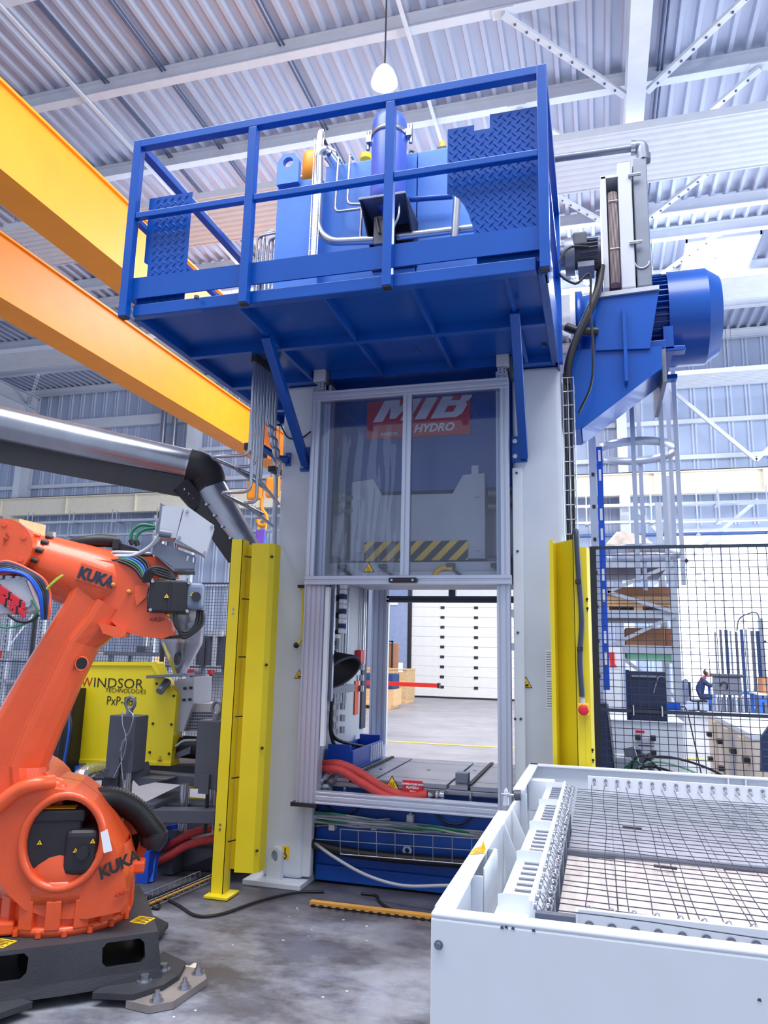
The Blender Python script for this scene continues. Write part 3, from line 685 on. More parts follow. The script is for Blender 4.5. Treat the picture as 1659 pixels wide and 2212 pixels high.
# ---- details in the opening, on the inner face of the left side frame
xi = -2.01
for px, zt, zb in ((745, 3.0, 1.25), (762, 3.0, 1.2), (803, 3.0, 1.5)):
    yy = {745: 5.62, 762: 5.82, 803: 6.3}[px]
    for d in (0, .05): put('hydraulic_tube', MB().tube([(xi + .03, yy + d, zt), (xi + .03, yy + d, zb)], .011, 8), M_steel, pr)
    for k in range(3): put('pipe_union', MB().cyl((xi + .03, yy, zb - .05 - .09 * k), (xi + .03, yy, zb - .09 * k), .022, n=6), M_steel, pr)
put('tube_clamp_bar', MB().box(xi, xi + .05, 5.45, 6.05, 1.28, 1.34), M_mid, pr)
put('emergency_box', MB().box(xi, xi + .05, 6.2, 6.3, 1.5, 1.62), M_sign, pr, bev=.006)
put('inspection_tag', MB().box(xi, xi + .006, 6.2, 6.3, 1.08, 1.36), M_tag, pr)
put('yellow_strip', MB().box(xi, xi + .03, 5.3, 5.36, .7, 1.4), M_amber, pr)
put('frame_window', MB().box(xi - .002, xi + .012, 6.38, 6.5, .95, 2.6), M_grey, pr, bev=.004)
cb = MB()
for i, (a, b, c) in enumerate((((xi + .05, 5.5, 1.1), (xi + .08, 5.55, .95), (xi + .2, 6.2, .8)), ((xi + .05, 5.5, 1.0), (xi + .1, 5.6, .86), (xi + .18, 6.1, .78)))): cb.tube(curve([(xi + .05, 5.5, 1.25), a, b, c, (xi + .1, 5.4, .78)]), .014, 6)
stuff(put('loop_hoses', cb, M_black, pr))
ec = thing('cable_chain', (-1.95, 5.35, 1.6), 'pale segmented cable chain hanging inside the press opening at left', 'cable chain')
for i in range(16):
    t = i / 15; p = Vector((xi + .16, 5.36, 2.12 - .55 * t)) if i < 11 else Vector((xi + .16 - .03 * (i - 10) , 5.34 - .006 * (i - 10), 2.12 - .55 * t - .004 * (i - 10) ** 2))
    put('chain_link', MB().box(p.x - .022, p.x + .022, p.y - .03, p.y + .03, p.z - .016, p.z + .016), M_vinylw if i % 3 else M_navy, ec, bev=.004, seg=1)
for i in range(4): put('cable_strap', MB().box(xi + .03, xi + .14, 5.35, 5.39, 1.72 + .13 * i, 1.76 + .13 * i), M_dark, ec)
for i, m in enumerate((M_green, M_batten, M_cable)): put('cable', MB().tube([(xi + .05 + .03 * i, 5.39, 2.12), (xi + .05 + .03 * i, 5.39, 1.62)], .011, 6), m, ec)
fn = thing('suction_funnel', (-1.9, 5.5, 1.3), 'black plastic funnel mouth of a suction hose inside the press', 'funnel')
fc = Vector((-1.885, 5.450, 1.463)); fd = Vector((.55, -.25, -.6)).normalized()
put('cone', MB().lathe(fc - fd * .18, fd, [(.05, 0), (.055, .04), (.16, .17), (.165, .2), (.155, .2), (.05, .05)], 24), M_black, fn)
put('rim', MB().tube([fc + fd * .02 + (fd.orthogonal().normalized() * math.cos(t) + fd.cross(fd.orthogonal()).normalized() * math.sin(t)) * .163 for t in [2 * math.pi * k / 24 for k in range(24)]], .01, 6, closed=True), M_grey, fn)
put('hose_stub', MB().tube([fc - fd * .17, fc - fd * .3, fc - fd * .3 + Vector((-.05, 0, .12))], .045, 10), M_black, fn)
cx = thing('blue_crate', (-1.82, 5.9, .73), 'blue slatted plastic crate standing on the left of the press table', 'crate')
put('crate_floor', MB().box(-2.0, -1.78, 5.5, 6.3, .735, .75), M_plastic, cx)
for a in (-2.0, -1.80): put('crate_side', MB().box(a, a + .02, 5.5, 6.3, .75, .88), M_plastic, cx, bev=.004)
for a in (5.5, 6.28): put('crate_end', MB().box(-1.98, -1.80, a, a + .02, .75, .92), M_plastic, cx, bev=.004)
for i in range(6): put('crate_rib', MB().box(-1.78, -1.77, 5.95 + .06 * i, 5.965 + .06 * i, .75, .87), M_vinylw, cx)
# red heating hoses lying in front of the platen
for k, (pts, e0, e1) in enumerate(((( (-1.968, 5.300, 0.797), (-1.800, 5.220, 0.824), (-1.641, 5.210, 0.779), (-1.451, 5.200, 0.686), (-1.287, 5.200, 0.646), (-1.148, 5.200, 0.668)), (-1.139, 5.200, 0.665), (-1.031, 5.200, 0.673)),
        (((-1.956, 5.270, 0.776), (-1.771, 5.190, 0.786), (-1.612, 5.180, 0.717), (-1.444, 5.180, 0.644), (-1.281, 5.180, 0.620)), (-1.268, 5.180, 0.621), (-1.027, 5.180, 0.635)))):
    t = thing('red_hose', pts[2], ['red sleeved hose before the press table, upper of the pair', 'red sleeved hose before the press table, lower one with a long steel pipe end'][k], 'hose')
    put('sleeve', MB().tube(curve(pts), .029, 10), M_hose, t)
    put('end_fitting', MB().tube([e0, mix(e0, e1, .45), mix(e0, e1, .46), mix(e0, e1, .6), mix(e0, e1, .61), e1], .02, 8, rs=[.017, .017, .024, .024, .019, .021]), M_steel, t)
# ---- pipes and cables on the blue base
vp = thing('valve_pipe', (-1.547, 5.300, 0.421), 'thin steel pipe with a small ball valve across the blue press base', 'pipe')
put('pipe', MB().tube(bend([(-2.021, 5.320, 0.373), (-1.837, 5.320, 0.397), (-1.329, 5.320, 0.401), (-1.293, 5.320, 0.419), (-1.291, 5.320, 0.519)], .04), .011, 8), M_steel, vp)
vv = put('valve_body', MB().box(-1.57, -1.523, 5.29, 5.34, 0.386, 0.434), M_steel, vp, bev=.006)
put('valve_lever', MB().tube(bend([(-1.547, 5.300, 0.433), (-1.522, 5.280, 0.464), (-1.429, 5.280, 0.474)], .02), .005, 6), M_steel, vv)
for p in ((-1.861, 5.320, 0.398), (-1.294, 5.320, 0.465)): put('pipe_clamp', MB().box(p[0] - .022, p[0] + .022, 5.3, 5.36, p[2] - .04, p[2] + .04), M_press, vp, bev=.004)
ct = thing('wire_tray', (-1.391, 5.250, 0.301), 'galvanised wire tray full of grey cables along the blue press base', 'cable tray')
for y0, y1 in ((1790, 1815), (1822, 1848), (1845, 1871)): pass
for a, b in (((-1.760, 5.200, 0.397), (-0.715, 5.200, 0.416)), ((-2.002, 5.280, 0.296), (-0.727, 5.280, 0.323)), ((-1.754, 5.200, 0.236), (-0.716, 5.200, 0.255))):
    put('tray_wire', MB().tube([mix(a, b, i / 24) for i in range(25)], .004, 5), M_tray, ct)
for i in range(9):
    t = i / 8; a = mix((-1.760, 5.200, 0.397), (-0.715, 5.200, 0.416), t); b = mix((-1.754, 5.200, 0.236), (-0.716, 5.200, 0.255), t)
    put('tray_rung', MB().tube([a, (b[0], 5.2, b[2]), (b[0], 5.34, b[2])], .003, 5), M_tray, ct)
random.seed(3)
for i in range(9):
    z = .40 + .009 * i; pts = [(-2.02 + 1.42 * j / 8, 5.27 + .02 * random.random(), z + .02 * random.random() - .006 * j / 8 * i) for j in range(9)]
    put('cable', MB().tube(curve(pts, 3), .008, 6), [M_cable, M_cable, M_green, M_cable, M_boxgrey][i % 5], ct)
tag(put('black_drain_hose', MB().tube(curve([(-1.987, 5.280, 0.267), (-1.765, 5.280, 0.237), (-1.397, 5.280, 0.228), (-0.733, 5.280, 0.242)]), .034, 10), M_black), 'thick black hose along the blue press base under the cable tray', 'hose')
tag(put('loop_cable', MB().tube(curve([(-2.010, 5.300, 0.282), (-1.777, 5.120, 0.237), (-1.523, 5.050, 0.163), (-1.258, 5.000, 0.137), (-0.962, 4.950, 0.180), (-.75, 4.95, .2)]), .011, 8), M_cable), 'light grey cable sagging in a loop before the blue press base', 'cable')
tag(put('ring_bolt', MB().tube([(-1.315 + .025 * math.cos(t), 5.335, 0.266 + .025 * math.sin(t)) for t in [2 * math.pi * k / 14 for k in range(14)]], .01, 6, closed=True), M_press), 'small round eye bolt on the front of the blue press base', 'eye bolt')
# ---- signs, handles and covers on the front of the side frames
triangle_sign('crush_warning_sign', pr, (-2.122, YC - .003, 1.427), (1, 0, 0), (0, 0, 1), .075, 'hand')
triangle_sign('crush_warning_sign', pr, (-0.484, YC - .003, 1.421), (1, 0, 0), (0, 0, 1), .085, 'hand')
hs_ = put('hook_sticker', MB().box(-2.194, -2.141, YC - .004, YC, 0.16, 0.245), M_amber, pr)
hc = (-2.169, 5.210, 0.202)
put('hook_pictogram', MB().tube([(hc[0], YC - .006, hc[2] + .036), (hc[0], YC - .006, hc[2] - .005)], .004, 5).tube([(hc[0] + .012 * math.cos(t), YC - .006, hc[2] - .02 + .014 * math.sin(t)) for t in [math.pi * .6 - k * .5 for k in range(9)]], .004, 5), M_ink, hs_)
for y0, y1 in ((1466, 1405), (1530, 1468)):
    q = put('instruction_sheet', MB().box(-0.354, -0.279, YC - .003, YC, 1.456 if y0 == 1466 else 1.264, 1.641 if y0 == 1466 else 1.45), M_vinylw, pr)
    ln = MB(); zz = (1.456 if y0 == 1466 else 1.264)
    for i in range(11): ln.box(-0.348, -0.288 - .01 * (i % 3), YC - .005, YC - .003, zz + .012 + i * .016, zz + .017 + i * .016)
    stuff(put('printed_lines', ln, M_mid, q))
cv = put('cover_strip', MB().box(-0.556, -0.489, 5.17, YC, .7, 2.902), M_white, pr, bev=.004)
for p in ((-0.526, 5.170, 2.863), (-0.525, 5.170, 2.309), (-0.528, 5.170, 1.754), (-0.515, 5.170, 1.191), (-0.552, 5.170, 1.190)): put('screw', MB().cyl((p[0], 5.163, p[2]), (p[0], 5.17, p[2]), .009, n=8), M_grey, cv)
bh = thing('pull_hook', (-2.112, 5.200, 1.856), 'thin yellow pull rod with a curved end on the left frame', 'hook')
put('rod', MB().tube(bend([(-2.095, 5.170, 2.059), (-2.089, 5.170, 1.681), (-2.130, 5.170, 1.640)], .05), .011, 8), M_yellow, bh)
put('grip', MB().ball((-2.134, 5.170, 1.640), .022), M_dark, bh)
put('bracket', MB().box(-2.136, -2.073, 5.15, 5.22, 2.059, 2.08), M_dark, bh)


# ================================================================ PLATFORM ON TOP OF THE PRESS
PX0, PX1, PYF, PYB, PZ = -2.81, -.22, 3.8, 6.15, 3.65
pf = thing('maintenance_platform', (-1.5, 4.9, 3.65), 'blue steel maintenance platform with railing cantilevered over the press front', 'platform')
put('deck_sheet', MB().box(PX0 + .03, PX1 - .02, PYF + .02, 5.2, 3.715, 3.722).box(PX0 + .03, -2.36, 5.2, PYB, 3.715, 3.722), M_blue, pf)
put('front_beam', MB().box(PX0 + .03, PX1 - .05, PYF, PYF + .06, PZ, 3.73), M_blue, pf, bev=.006)
put('side_beam', MB().box(PX0, PX0 + .05, PYF + .06, PYB, PZ, 3.73), M_blue, pf, bev=.006)
put('side_beam', MB().box(PX1 - .05, PX1, PYF + .06, 5.2, PZ, 3.73), M_blue, pf, bev=.006)
put('closing_plate', MB().box(-2.36, PX1 - .01, 5.14, 5.52, 3.662, 3.67), M_blue, pf)
put('rear_beam', MB().box(PX0, -2.36, PYB - .06, PYB, PZ, 3.73), M_blue, pf)
put('cross_beam', MB().box(PX0 + .05, PX1 - .05, 4.48, 4.53, PZ, 3.715), M_blue, pf)
put('cross_beam', MB().box(PX0 + .05, PX1 - .05, 5.12, 5.18, PZ, 3.715), M_blue, pf)
put('cross_beam', MB().box(PX0 + .05, -2.36, 5.72, 5.77, PZ, 3.715), M_blue, pf)
for px in (-2.075, -1.516, -0.978, -0.439):
    put('joist', MB().box(px - .012, px + .012, PYF + .06, 5.12, PZ + .005, 3.715), M_blue, pf)
for q in ((520, 668), (600, 790)): pass
dr_ = MB()
for q in ((-2.305, 3.759, 3.714), (-1.188, 4.863, 3.714), (-0.309, 4.964, 3.714)): dr_.cyl((q[0], q[1], 3.70), (q[0], q[1], 3.716), .016, n=10)
stuff(put('drain_holes', dr_, M_groove, pf))
# toe boards with folded lip
for nm, b in (('toe_board', MB().box(PX0 + .02, -1.79, PYF - .012, PYF, 3.765, 3.90).box(PX0 + .02, -1.79, PYF - .012, PYF + .02, 3.90, 3.908)),
              ('toe_board', MB().box(-1.79, PX1 - .03, PYF - .012, PYF, 3.765, 3.90).box(-1.79, PX1 - .03, PYF - .012, PYF + .02, 3.90, 3.908)),
              ('toe_board', MB().box(PX0 - .004, PX0 + .004, PYF, PYB, 3.765, 3.90)), ('toe_board', MB().box(PX1 - .004, PX1 + .004, PYF, 5.3, 3.62, 3.95))):
    put(nm, b, M_blue, pf)
# railing posts and rails
T = .055
pzs = 4.86
for xx in (PX0, -1.984, -1.095, PX1):
    yy = PYF - .068
    o = put('railing_post', MB().box(xx - T / 2, xx + T / 2, yy, yy + T, PZ - .02, pzs if xx in (PX0, PX1) else pzs - .056), M_blue, pf, bev=.004)
    put('end_cap', MB().box(xx - T / 2 + .004, xx + T / 2 - .004, yy + .004, yy + T - .004, PZ - .028, PZ - .02), M_dark, o)
yr = PYF - .04
put('top_rail', MB().box(PX0 + T / 2, PX1 - T / 2, yr - .028, yr + .027, pzs - .055, pzs), M_blue, pf, bev=.004)
zm = (4.34 + 4.338) / 2
xs = [PX0, -1.984, -1.095, PX1]
for a, b in zip(xs, xs[1:]): put('mid_rail', MB().box(a + T / 2, b - T / 2, yr - .02, yr + .02, zm - .04, zm), M_blue, pf, bev=.004)
for xx, ye in ((PX0, PYB), (PX1, 5.2)):
    put('side_top_rail', MB().box(xx - T / 2, xx + T / 2, yr + .03, ye, pzs - .055, pzs), M_blue, pf, bev=.004)
    put('side_mid_rail', MB().box(xx - .02, xx + .02, yr + .03, ye, zm - .04, zm), M_blue, pf, bev=.004)
    put('railing_post', MB().box(xx - T / 2, xx + T / 2, ye - T, ye, PZ, pzs), M_blue, pf, bev=.004)
put('gate_post', MB().box(PX0 - .03, PX0 + .03, 5.6, 5.66, PZ, pzs), M_blue, pf)
put('corner_plate', MB().box(PX1 - .02, PX1 + .012, PYF - .01, PYF + .1, 3.62, 4.0), M_blue, pf)
# struts down to the side frames
def strut(top, bot, foot):
    o = put('strut', MB().beam(top, bot, .06, .06, up=(1, 0, 0)), M_blue, pf, bev=.004)
    x, y, z = foot
    put('foot_plate', MB().box(x - .055, x + .055, YC - .02, YC, z - .02, z + .17), M_blue, o, bev=.004)
    for d in (.02, .13): put('bolt', MB().cyl((x - .03, YC - .035, z + d), (x - .03, YC - .02, z + d), .018, n=6), M_steel, o)
a = (-2.081, 4.283, 3.660); strut(a, (-2.119, 5.17, 3.001), (-2.126, 5.2, 2.978))
b = (-0.437, 4.292, 3.660); strut(b, (-0.475, 5.17, 2.982), (-0.508, 5.2, 2.971))
# checker plates fixed behind the front rail
def checker(poly, x0, x1, z0, z1, y, inside):
    o = put('checker_plate', MB().prism([(p[0], y, p[1]) for p in poly], (0, .005, 0)), M_blue, pf)
    b = MB(); st = .052; k = 0; z = z0 + .02
    while z < z1:
        xx = x0 + .02 + (st / 2 if k % 2 else 0)
        while xx < x1:
            if inside(xx, z):
                s = 1 if k % 2 else -1; dx, dz = .017 * s, .016
                c = Vector((xx, y, z)); u = Vector((dx, 0, dz)); v = Vector((-dz, 0, dx)).normalized() * .0055
                b.add([c - u, c + v, c + u, c - v, c + Vector((0, -.008, 0))], [(0, 1, 4), (1, 2, 4), (2, 3, 4), (3, 0, 4)])
            xx += st
        z += st / 2; k += 1
    t = put('tread_pattern', b, M_blue, o, fix=False); stuff(t)
yl = PYF + .03
lx0, lx1 = PX0 + .03, -2.436
lz0, lz1 = 3.735, 4.488
lpoly = [(lx0 + .06, lz0), (lx1, lz0), (lx1, lz1), (lx0 + .03, lz1), (lx0 + .03, lz0 + .30), (lx0 + .06, lz0 + .28), (lx0 + .06, lz0 + .14), (lx0, lz0 + .1), (lx0, lz0)]
checker(lpoly, lx0, lx1, lz0, lz1, yl, lambda x, z: x > lx0 + .075 and x < lx1 - .015 and z < lz1 - .015)
R0, R1 = -0.769, PX1 - .03
rz1, rz2, rzn = 4.675, 4.624, 4.586
nx0, nx1 = -0.613, -0.522
zc0 = 4.206; cxr = -0.595
arc = []
for k in range(9):
    t = math.pi / 2 * (1 - k / 8); arc.append((R0 + (cxr - R0) * math.cos(t), 3.72 + (zc0 - 3.72) * math.sin(t)))
rpoly = [(R1, 3.72), (R1, rz1), (nx1, rz1), (nx1, rzn), (nx0, rzn), (nx0, rz2), (R0, rz2)] + arc
def in_r(x, z):
    if x > R1 - .015 or x < R0 + .015: return False
    if x > nx0 - .012 and z > (rz1 - .015 if x > nx1 + .012 else rzn - .015): return False
    if x <= nx0 - .012 and z > rz2 - .015: return False
    return ((x - R0) / (cxr - R0 + .015)) ** 2 + ((z - 3.72) / (zc0 - 3.72 + .015)) ** 2 > 1.0
checker(rpoly, R0, R1, 3.72, rz1, yl, in_r)
# ---- oil tank with lifting lug
tk = thing('oil_tank', (-1.7, 5.6, 3.66), 'pale blue hydraulic oil tank standing on the press top behind the railing', 'tank')
y0 = 5.05
ta = [-2.421, -2.046, -1.63, -1.304, -0.697]
zt = [5.356, 5.518, 5.514]
def tank_box(x0, x1, yf, z1): return MB().prism([(x0, yf, 3.80), (x0, yf, z1), (x0, yf + 1.2, z1), (x0, yf + 1.2, 3.80), (x0, yf + .12, 3.725)], (x1 - x0, 0, 0))
put('tank_body', tank_box(ta[0], ta[1], 5.05, zt[0]), M_tank, tk, bev=.012)
put('tank_body', tank_box(ta[1], ta[2] + .35, 5.15, zt[1]), M_tank, tk, bev=.012)
put('tank_body', tank_box(ta[2] + .36, ta[4], 5.15, zt[2]), M_tank, tk, bev=.012)
lc = (-2.320, 5.000, 5.479); lw = .095
lug = MB().prism([(lc[0] - lw, 5.0, lc[2] - .17), (lc[0] + lw, 5.0, lc[2] - .17), (lc[0] + lw, 5.0, lc[2] + .03), (lc[0] + lw * .5, 5.0, lc[2] + .1), (lc[0] - lw * .5, 5.0, lc[2] + .1), (lc[0] - lw, 5.0, lc[2] + .03)], (0, .05, 0),
    holes=[[(lc[0] + .045 * math.cos(t), 5.0, lc[2] + .02 + .045 * math.sin(t)) for t in [2 * math.pi * k / 16 for k in range(16)]]])
put('lifting_lug', lug, M_tank, tk, bev=.004)
fl = (-2.242, 5.200, 5.574)
put('filter_bowl', MB().lathe((fl[0], 5.3, fl[2] - .12), (0, 0, 1), [(0, 0), (.075, 0), (.075, .28), (.06, .32), (0, .325)], 20), M_hookor, tk)
put('filter_pipe', MB().tube([(fl[0] - .16, 5.3, fl[2] - .02), (fl[0] - .05, 5.3, fl[2] - .02)], .03, 10).tube(bend([(fl[0] - .2, 5.3, fl[2] - .14), (fl[0] - .19, 5.3, fl[2] - .04), (fl[0] - .1, 5.3, fl[2] - .06)], .04), .018, 8), M_steel, tk)
put('breather_cap', MB().cyl((-1.855, 5.600, 5.861), (-1.855, 5.6, 5.907), .05, n=12), M_amber, tk)
# steel return pipe and thin lines
ty = 4.96
put('return_pipe', MB().tube(bend([(-2.055, 5.300, 5.751), (-1.987, 4.960, 5.529), (-2.032, 4.960, 5.483), (-2.020, 4.960, 4.815), (-1.905, 4.960, 4.709), (-1.557, 4.960, 4.676)], .1, 7), .032, 12), M_steel, tk)
put('flange_nut', MB().cyl((-2.026, 5.100, 5.603), (-2.015, 5.250, 5.613), .05, n=6), M_steel, tk)
for p in (((736, 345), (724, 458), (784, 450)), ((758, 340), (748, 440), (785, 440))): pass
put('control_line', MB().tube(bend([(-1.917, 5.140, 5.536), (-1.909, 5.060, 5.528), (-1.922, 5.060, 5.029), (-1.660, 5.000, 4.984)], .05), .011, 8), M_steel, tk)
put('control_line', MB().tube(bend([(-1.810, 5.140, 5.534), (-1.811, 5.060, 5.527), (-1.819, 5.060, 5.082), (-1.661, 5.000, 5.020)], .05), .011, 8), M_steel, tk)
put('control_line', MB().tube(bend([(-1.643, 4.980, 5.024), (-1.660, 4.950, 5.015), (-1.665, 4.950, 4.681), (-1.562, 4.950, 4.678)], .04), .011, 8), M_steel, tk)
# wire ladder for cables
wl_ = MB()
for a, c in (((677, 300), (666, 556)), ((697, 300), (686, 556))): pass
la, lb_ = (-2.087, 4.980, 5.653), (-2.059, 4.900, 4.568); ma, mb_ = (-2.011, 4.980, 5.647), (-1.994, 4.900, 4.559)
for a, c in ((la, lb_), (ma, mb_)): wl_.tube([a, c], .006, 5)
for i in range(10): wl_.tube([mix(la, lb_, (i + .5) / 10), mix(ma, mb_, (i + .5) / 10)], .004, 5)
for k in range(4): wl_.tube(curve([(-2.196, 5.500, 5.873), (-2.095, 5.200, 5.817), mix(la, ma, .3 + .15 * k), mix(lb_, mb_, .3 + .15 * k)]), .007, 5)
stuff(put('cable_ladder', wl_, M_tray, tk))
tr2 = MB()
for k in range(5): tr2.tube([(-2.015, 5.000, 5.654), (-2.095 + .02 * k, 6.4, 5.45 + .01 * k)], .012, 5)
stuff(put('cable_bundle', tr2, M_dark, tk))
# right hand low pressure pipes
put('suction_pipe', MB().tube([(-1.370, 5.050, 5.041), (-0.971, 5.050, 5.009)], .022, 10), M_blue, tk)
put('return_pipe', MB().tube(bend([(-0.917, 4.950, 4.936), (-0.926, 4.950, 4.764), (-0.936, 4.950, 4.594)], .02), .03, 12), M_steel, tk)
put('return_pipe', MB().tube([(-1.387, 5.000, 4.702), (-0.729, 5.000, 4.691)], .03, 12), M_steel, tk)
vb_ = put('valve_block', MB().box(-1.25, -1.05, 5.5, 5.7, zt[2], zt[2] + .16), M_mid, tk, bev=.01)
put('solenoid', MB().box(-1.2, -1.12, 5.52, 5.6, zt[2] + .16, zt[2] + .3), M_dark, vb_, bev=.008); put('terminal', MB().cyl((-1.16, 5.55, zt[2] + .3), (-1.16, 5.55, zt[2] + .36), .02, n=8), M_amber, vb_)
hh = MB()
for k in range(4): hh.tube(curve([(-1.5 + .05 * k, 5.4, zt[2]), (-1.4, 5.4, zt[2] + .12 + .03 * k), (-1.2, 5.45, zt[2] + .05), (-1.0, 5.5, zt[2] + .02)]), .01, 5)
stuff(put('valve_cables', hh, M_dark, tk))
# ---- accumulator
ac = thing('accumulator', (-1.35, 4.95, 4.3), 'violet blue gas accumulator cylinder standing on a black bracket plate', 'accumulator')
A = Vector((-1.443, 4.920, 4.939)); Bt = Vector((A.x, A.y, 5.684))
put('vessel', MB().lathe(A, (0, 0, 1), [(.04, -.13), (.05, -.06), (.075, -.05), (.125, .0), (.135, .06), (.135, Bt.z - A.z - .09), (.12, Bt.z - A.z - .03), (.08, Bt.z - A.z), (0, Bt.z - A.z + .008)], 28), M_violet, ac)
bd = put('clamp_band', MB().lathe((A.x, A.y, 5.503), (0, 0, 1), [(.136, -.02), (.142, -.02), (.142, .02), (.136, .02)], 28), M_steel, ac)
for s in (-1, 1): put('clamp_bolt', MB().box(A.x + s * .15 - .03, A.x + s * .15 + .03, A.y - .03, A.y + .03, bd.location.z + 4.27, bd.location.z + 4.33).cyl((A.x + s * .17, A.y, bd.location.z + 4.22), (A.x + s * .17, A.y, bd.location.z + 4.38), .014, n=8), M_steel, bd)
q = [(-1.595, 4.800, 4.902), (-1.295, 4.800, 4.885), (-1.318, 5.150, 4.866), (-1.618, 5.150, 4.842)]
put('shelf_plate', MB().box(A.x - .18, A.x + .18, A.y - .17, 5.15, A.z - .05, A.z - .03), M_mid, ac, bev=.003)
for s in (-1, 1): put('side_gusset', MB().prism([(A.x + s * .17, A.y - .17, A.z - .05), (A.x + s * .17, 5.15, A.z - .05), (A.x + s * .17, 5.15, A.z - .38)], (.012, 0, 0)), M_dark, ac)
put('back_plate', MB().box(A.x - .18, A.x + .18, 5.13, 5.15, A.z - .42, A.z - .05), M_dark, ac)
sv = put('safety_block', MB().box(A.x - .09, A.x + .05, A.y - .06, A.y + .06, A.z - .36, A.z - .13), M_grey, ac, bev=.006)
put('name_plate', MB().box(A.x + .005, A.x + .045, A.y - .064, A.y - .06, A.z - .22, A.z - .16), M_vinylw, sv)
put('hand_lever', MB().beam((A.x - .06, A.y - .08, A.z - .16), (A.x - .03, A.y - .09, A.z - .30), .035, .015), M_dark, sv, bev=.004)
put('drain_line', MB().tube(bend([(A.x + .12, A.y - .1, A.z - .08), (A.x + .12, A.y - .12, A.z - .2), (A.x + .07, A.y - .1, A.z - .28), (A.x + .07, A.y - .08, A.z - .4)], .04), .009, 6), M_steel, ac)
# ---- bundle of hydraulic lines going down at the left of the press
hl = thing('hydraulic_lines', (-2.55, 5.4, 2.6), 'bundle of bright steel hydraulic tubes running down past the platform', 'pipes')
for i in range(9):
    t = i / 8
    top = Vector(mix((-2.289, 4.551, 3.660), (-2.257, 4.874, 3.660), t)); top.z = 3.64
    x, y = top.x, top.y
    if i < 5:
        zb = 2.92 - .03 * i
        far = Vector((x - .30 + .07 * i, y - .02, zb - (0 if i % 2 == 0 else .22)))
        pts = [(x, y, 3.72), (x, y, far.z), far + Vector((0, 0, 0)), (XL - .02, y + .35 + .05 * i, far.z - .08)]
    else:
        zb = 3.2 - .07 * (i - 5); pts = [(x, y, 3.72), (x, y, zb), (x + .02, y + .1, zb), (XL - .02, y + .35, zb - .05)]
    o = put('steel_tube', MB().tube(bend(pts, .06), .0125, 8), M_steel, hl)
    put('bulkhead_nut', MB().cyl((x, y, 3.60), (x, y, 3.66), .024, n=6), M_dark, o)
for i in range(7):
    x = -2.808 + .028 * i
    put('rising_tube', MB().tube(bend([(x, 5.5 + .02 * i, 3.73), (x, 5.5 + .02 * i, 5.2 + .03 * (i % 3)), (ta[0] + .02, 5.5 + .02 * i, 5.22 + .03 * (i % 3))], .06), .011, 8), M_steel, hl)
cb_ = put('clamp_bracket', MB().tube(bend([(-2.663, 5.300, 3.196), (-2.509, 5.200, 3.168), (-2.341, 5.180, 3.057), (-2.275, 5.180, 3.054)], .02, 3), .028, 4), M_blue, hl)
put('bracket_plate', MB().box(-2.307, -2.264, 5.2, YC, 3.008, 3.112), M_blue, cb_, bev=.003)
put('pipe_clamp', MB().box(-2.709, -2.581, 5.28, 5.42, 3.182, 3.24), M_dark, cb_, bev=.005)
put('pipe_clamp', MB().box(-2.659, -2.561, 5.3, 5.42, 3.139, 3.174), M_dark, cb_, bev=.005)
dn = MB()
put('down_pipe', MB().tube(bend([(-2.594, 5.600, 3.186), (-2.563, 5.600, 3.145), (-2.545, 5.600, 2.439)], .04), .022, 8), M_steel, hl)
put('pipe_clamp', MB().box(-2.591, -2.524, 5.5, 5.65, 3.049, 3.096), M_dark, hl, bev=.005)
tag(put('thin_cable', MB().tube(curve([(-2.365, 5.200, 3.352), (-2.292, 5.200, 3.235), (-2.183, 5.200, 3.225), (-2.101, 5.200, 3.272)]), .006, 6), M_black), 'thin black cable drooping across the top of the left press frame', 'cable')
# ---- motor and pump on the right hand bracket
mz, my = 4.27, 6.0
mt = thing('electric_motor', (.3, 6.0, 3.6), 'big blue electric motor with a round fan cowl, right of the press top', 'motor')
R_ = .375
def mx_(px, py): return 0
c0, c1, c2, c3 = -0.087, 0.06, 0.581, 0.968
cw = MB()
for a_, b_ in zip(*[iter([(R_ - .03, 0), (R_, 0), (R_, 0), (R_, c3 - c2 - .1), (R_, c3 - c2 - .1), (R_ - .07, c3 - c2), (R_ - .07, c3 - c2), (0, c3 - c2)])] * 2): cw.lathe((c2, my, mz), (1, 0, 0), [a_, b_], 40)
put('fan_cowl', cw, M_blue, mt, fix=False)
put('stator', MB().cyl((c1, my, mz), (c2, my, mz), R_ - .07, n=32), M_blue, mt)
for k in range(44):
    a = 2 * math.pi * k / 44; d = Vector((0, math.cos(a), math.sin(a)))
    put('cooling_fin', MB().beam(Vector((c1 + .02, my, mz)) + d * (R_ - .045), Vector((c2 + .01, my, mz)) + d * (R_ - .045), .007, .06, up=d), M_blue, mt)
put('drive_end_shield', MB().lathe((c0 - .02, my, mz), (1, 0, 0), [(0, 0), (.3, 0), (.3, .05), (.26, .06), (.27, c1 - c0), (.31, c1 - c0 + .02)], 32), M_blue, mt)
put('mounting_flange', MB().cyl((c0 - .06, my, mz), (c0 - .02, my, mz), .33, n=32), M_vinylw, mt)
for s in (-1, 1): put('motor_foot', MB().box(c1 + .05, c2 + .1, my + s * .3 - .05, my + s * .3 + .05, mz - .40, mz - .36), M_blue, mt, bev=.006)
put('foot_web', MB().box(c2 - .05, c2 + .02, my - .35, my + .35, mz - .38, mz - .2), M_blue, mt)
put('lubricator', MB().cyl((c2 + .04, my, mz + R_), (c2 + .04, my, mz + R_ + .04), .014, n=8), M_dark, mt)
put('terminal_box_lid', MB().box(c2 - .2, c2 - .02, my - .12, my + .1, mz + R_ - .06, mz + R_ - .02), M_blue, mt, bev=.008)
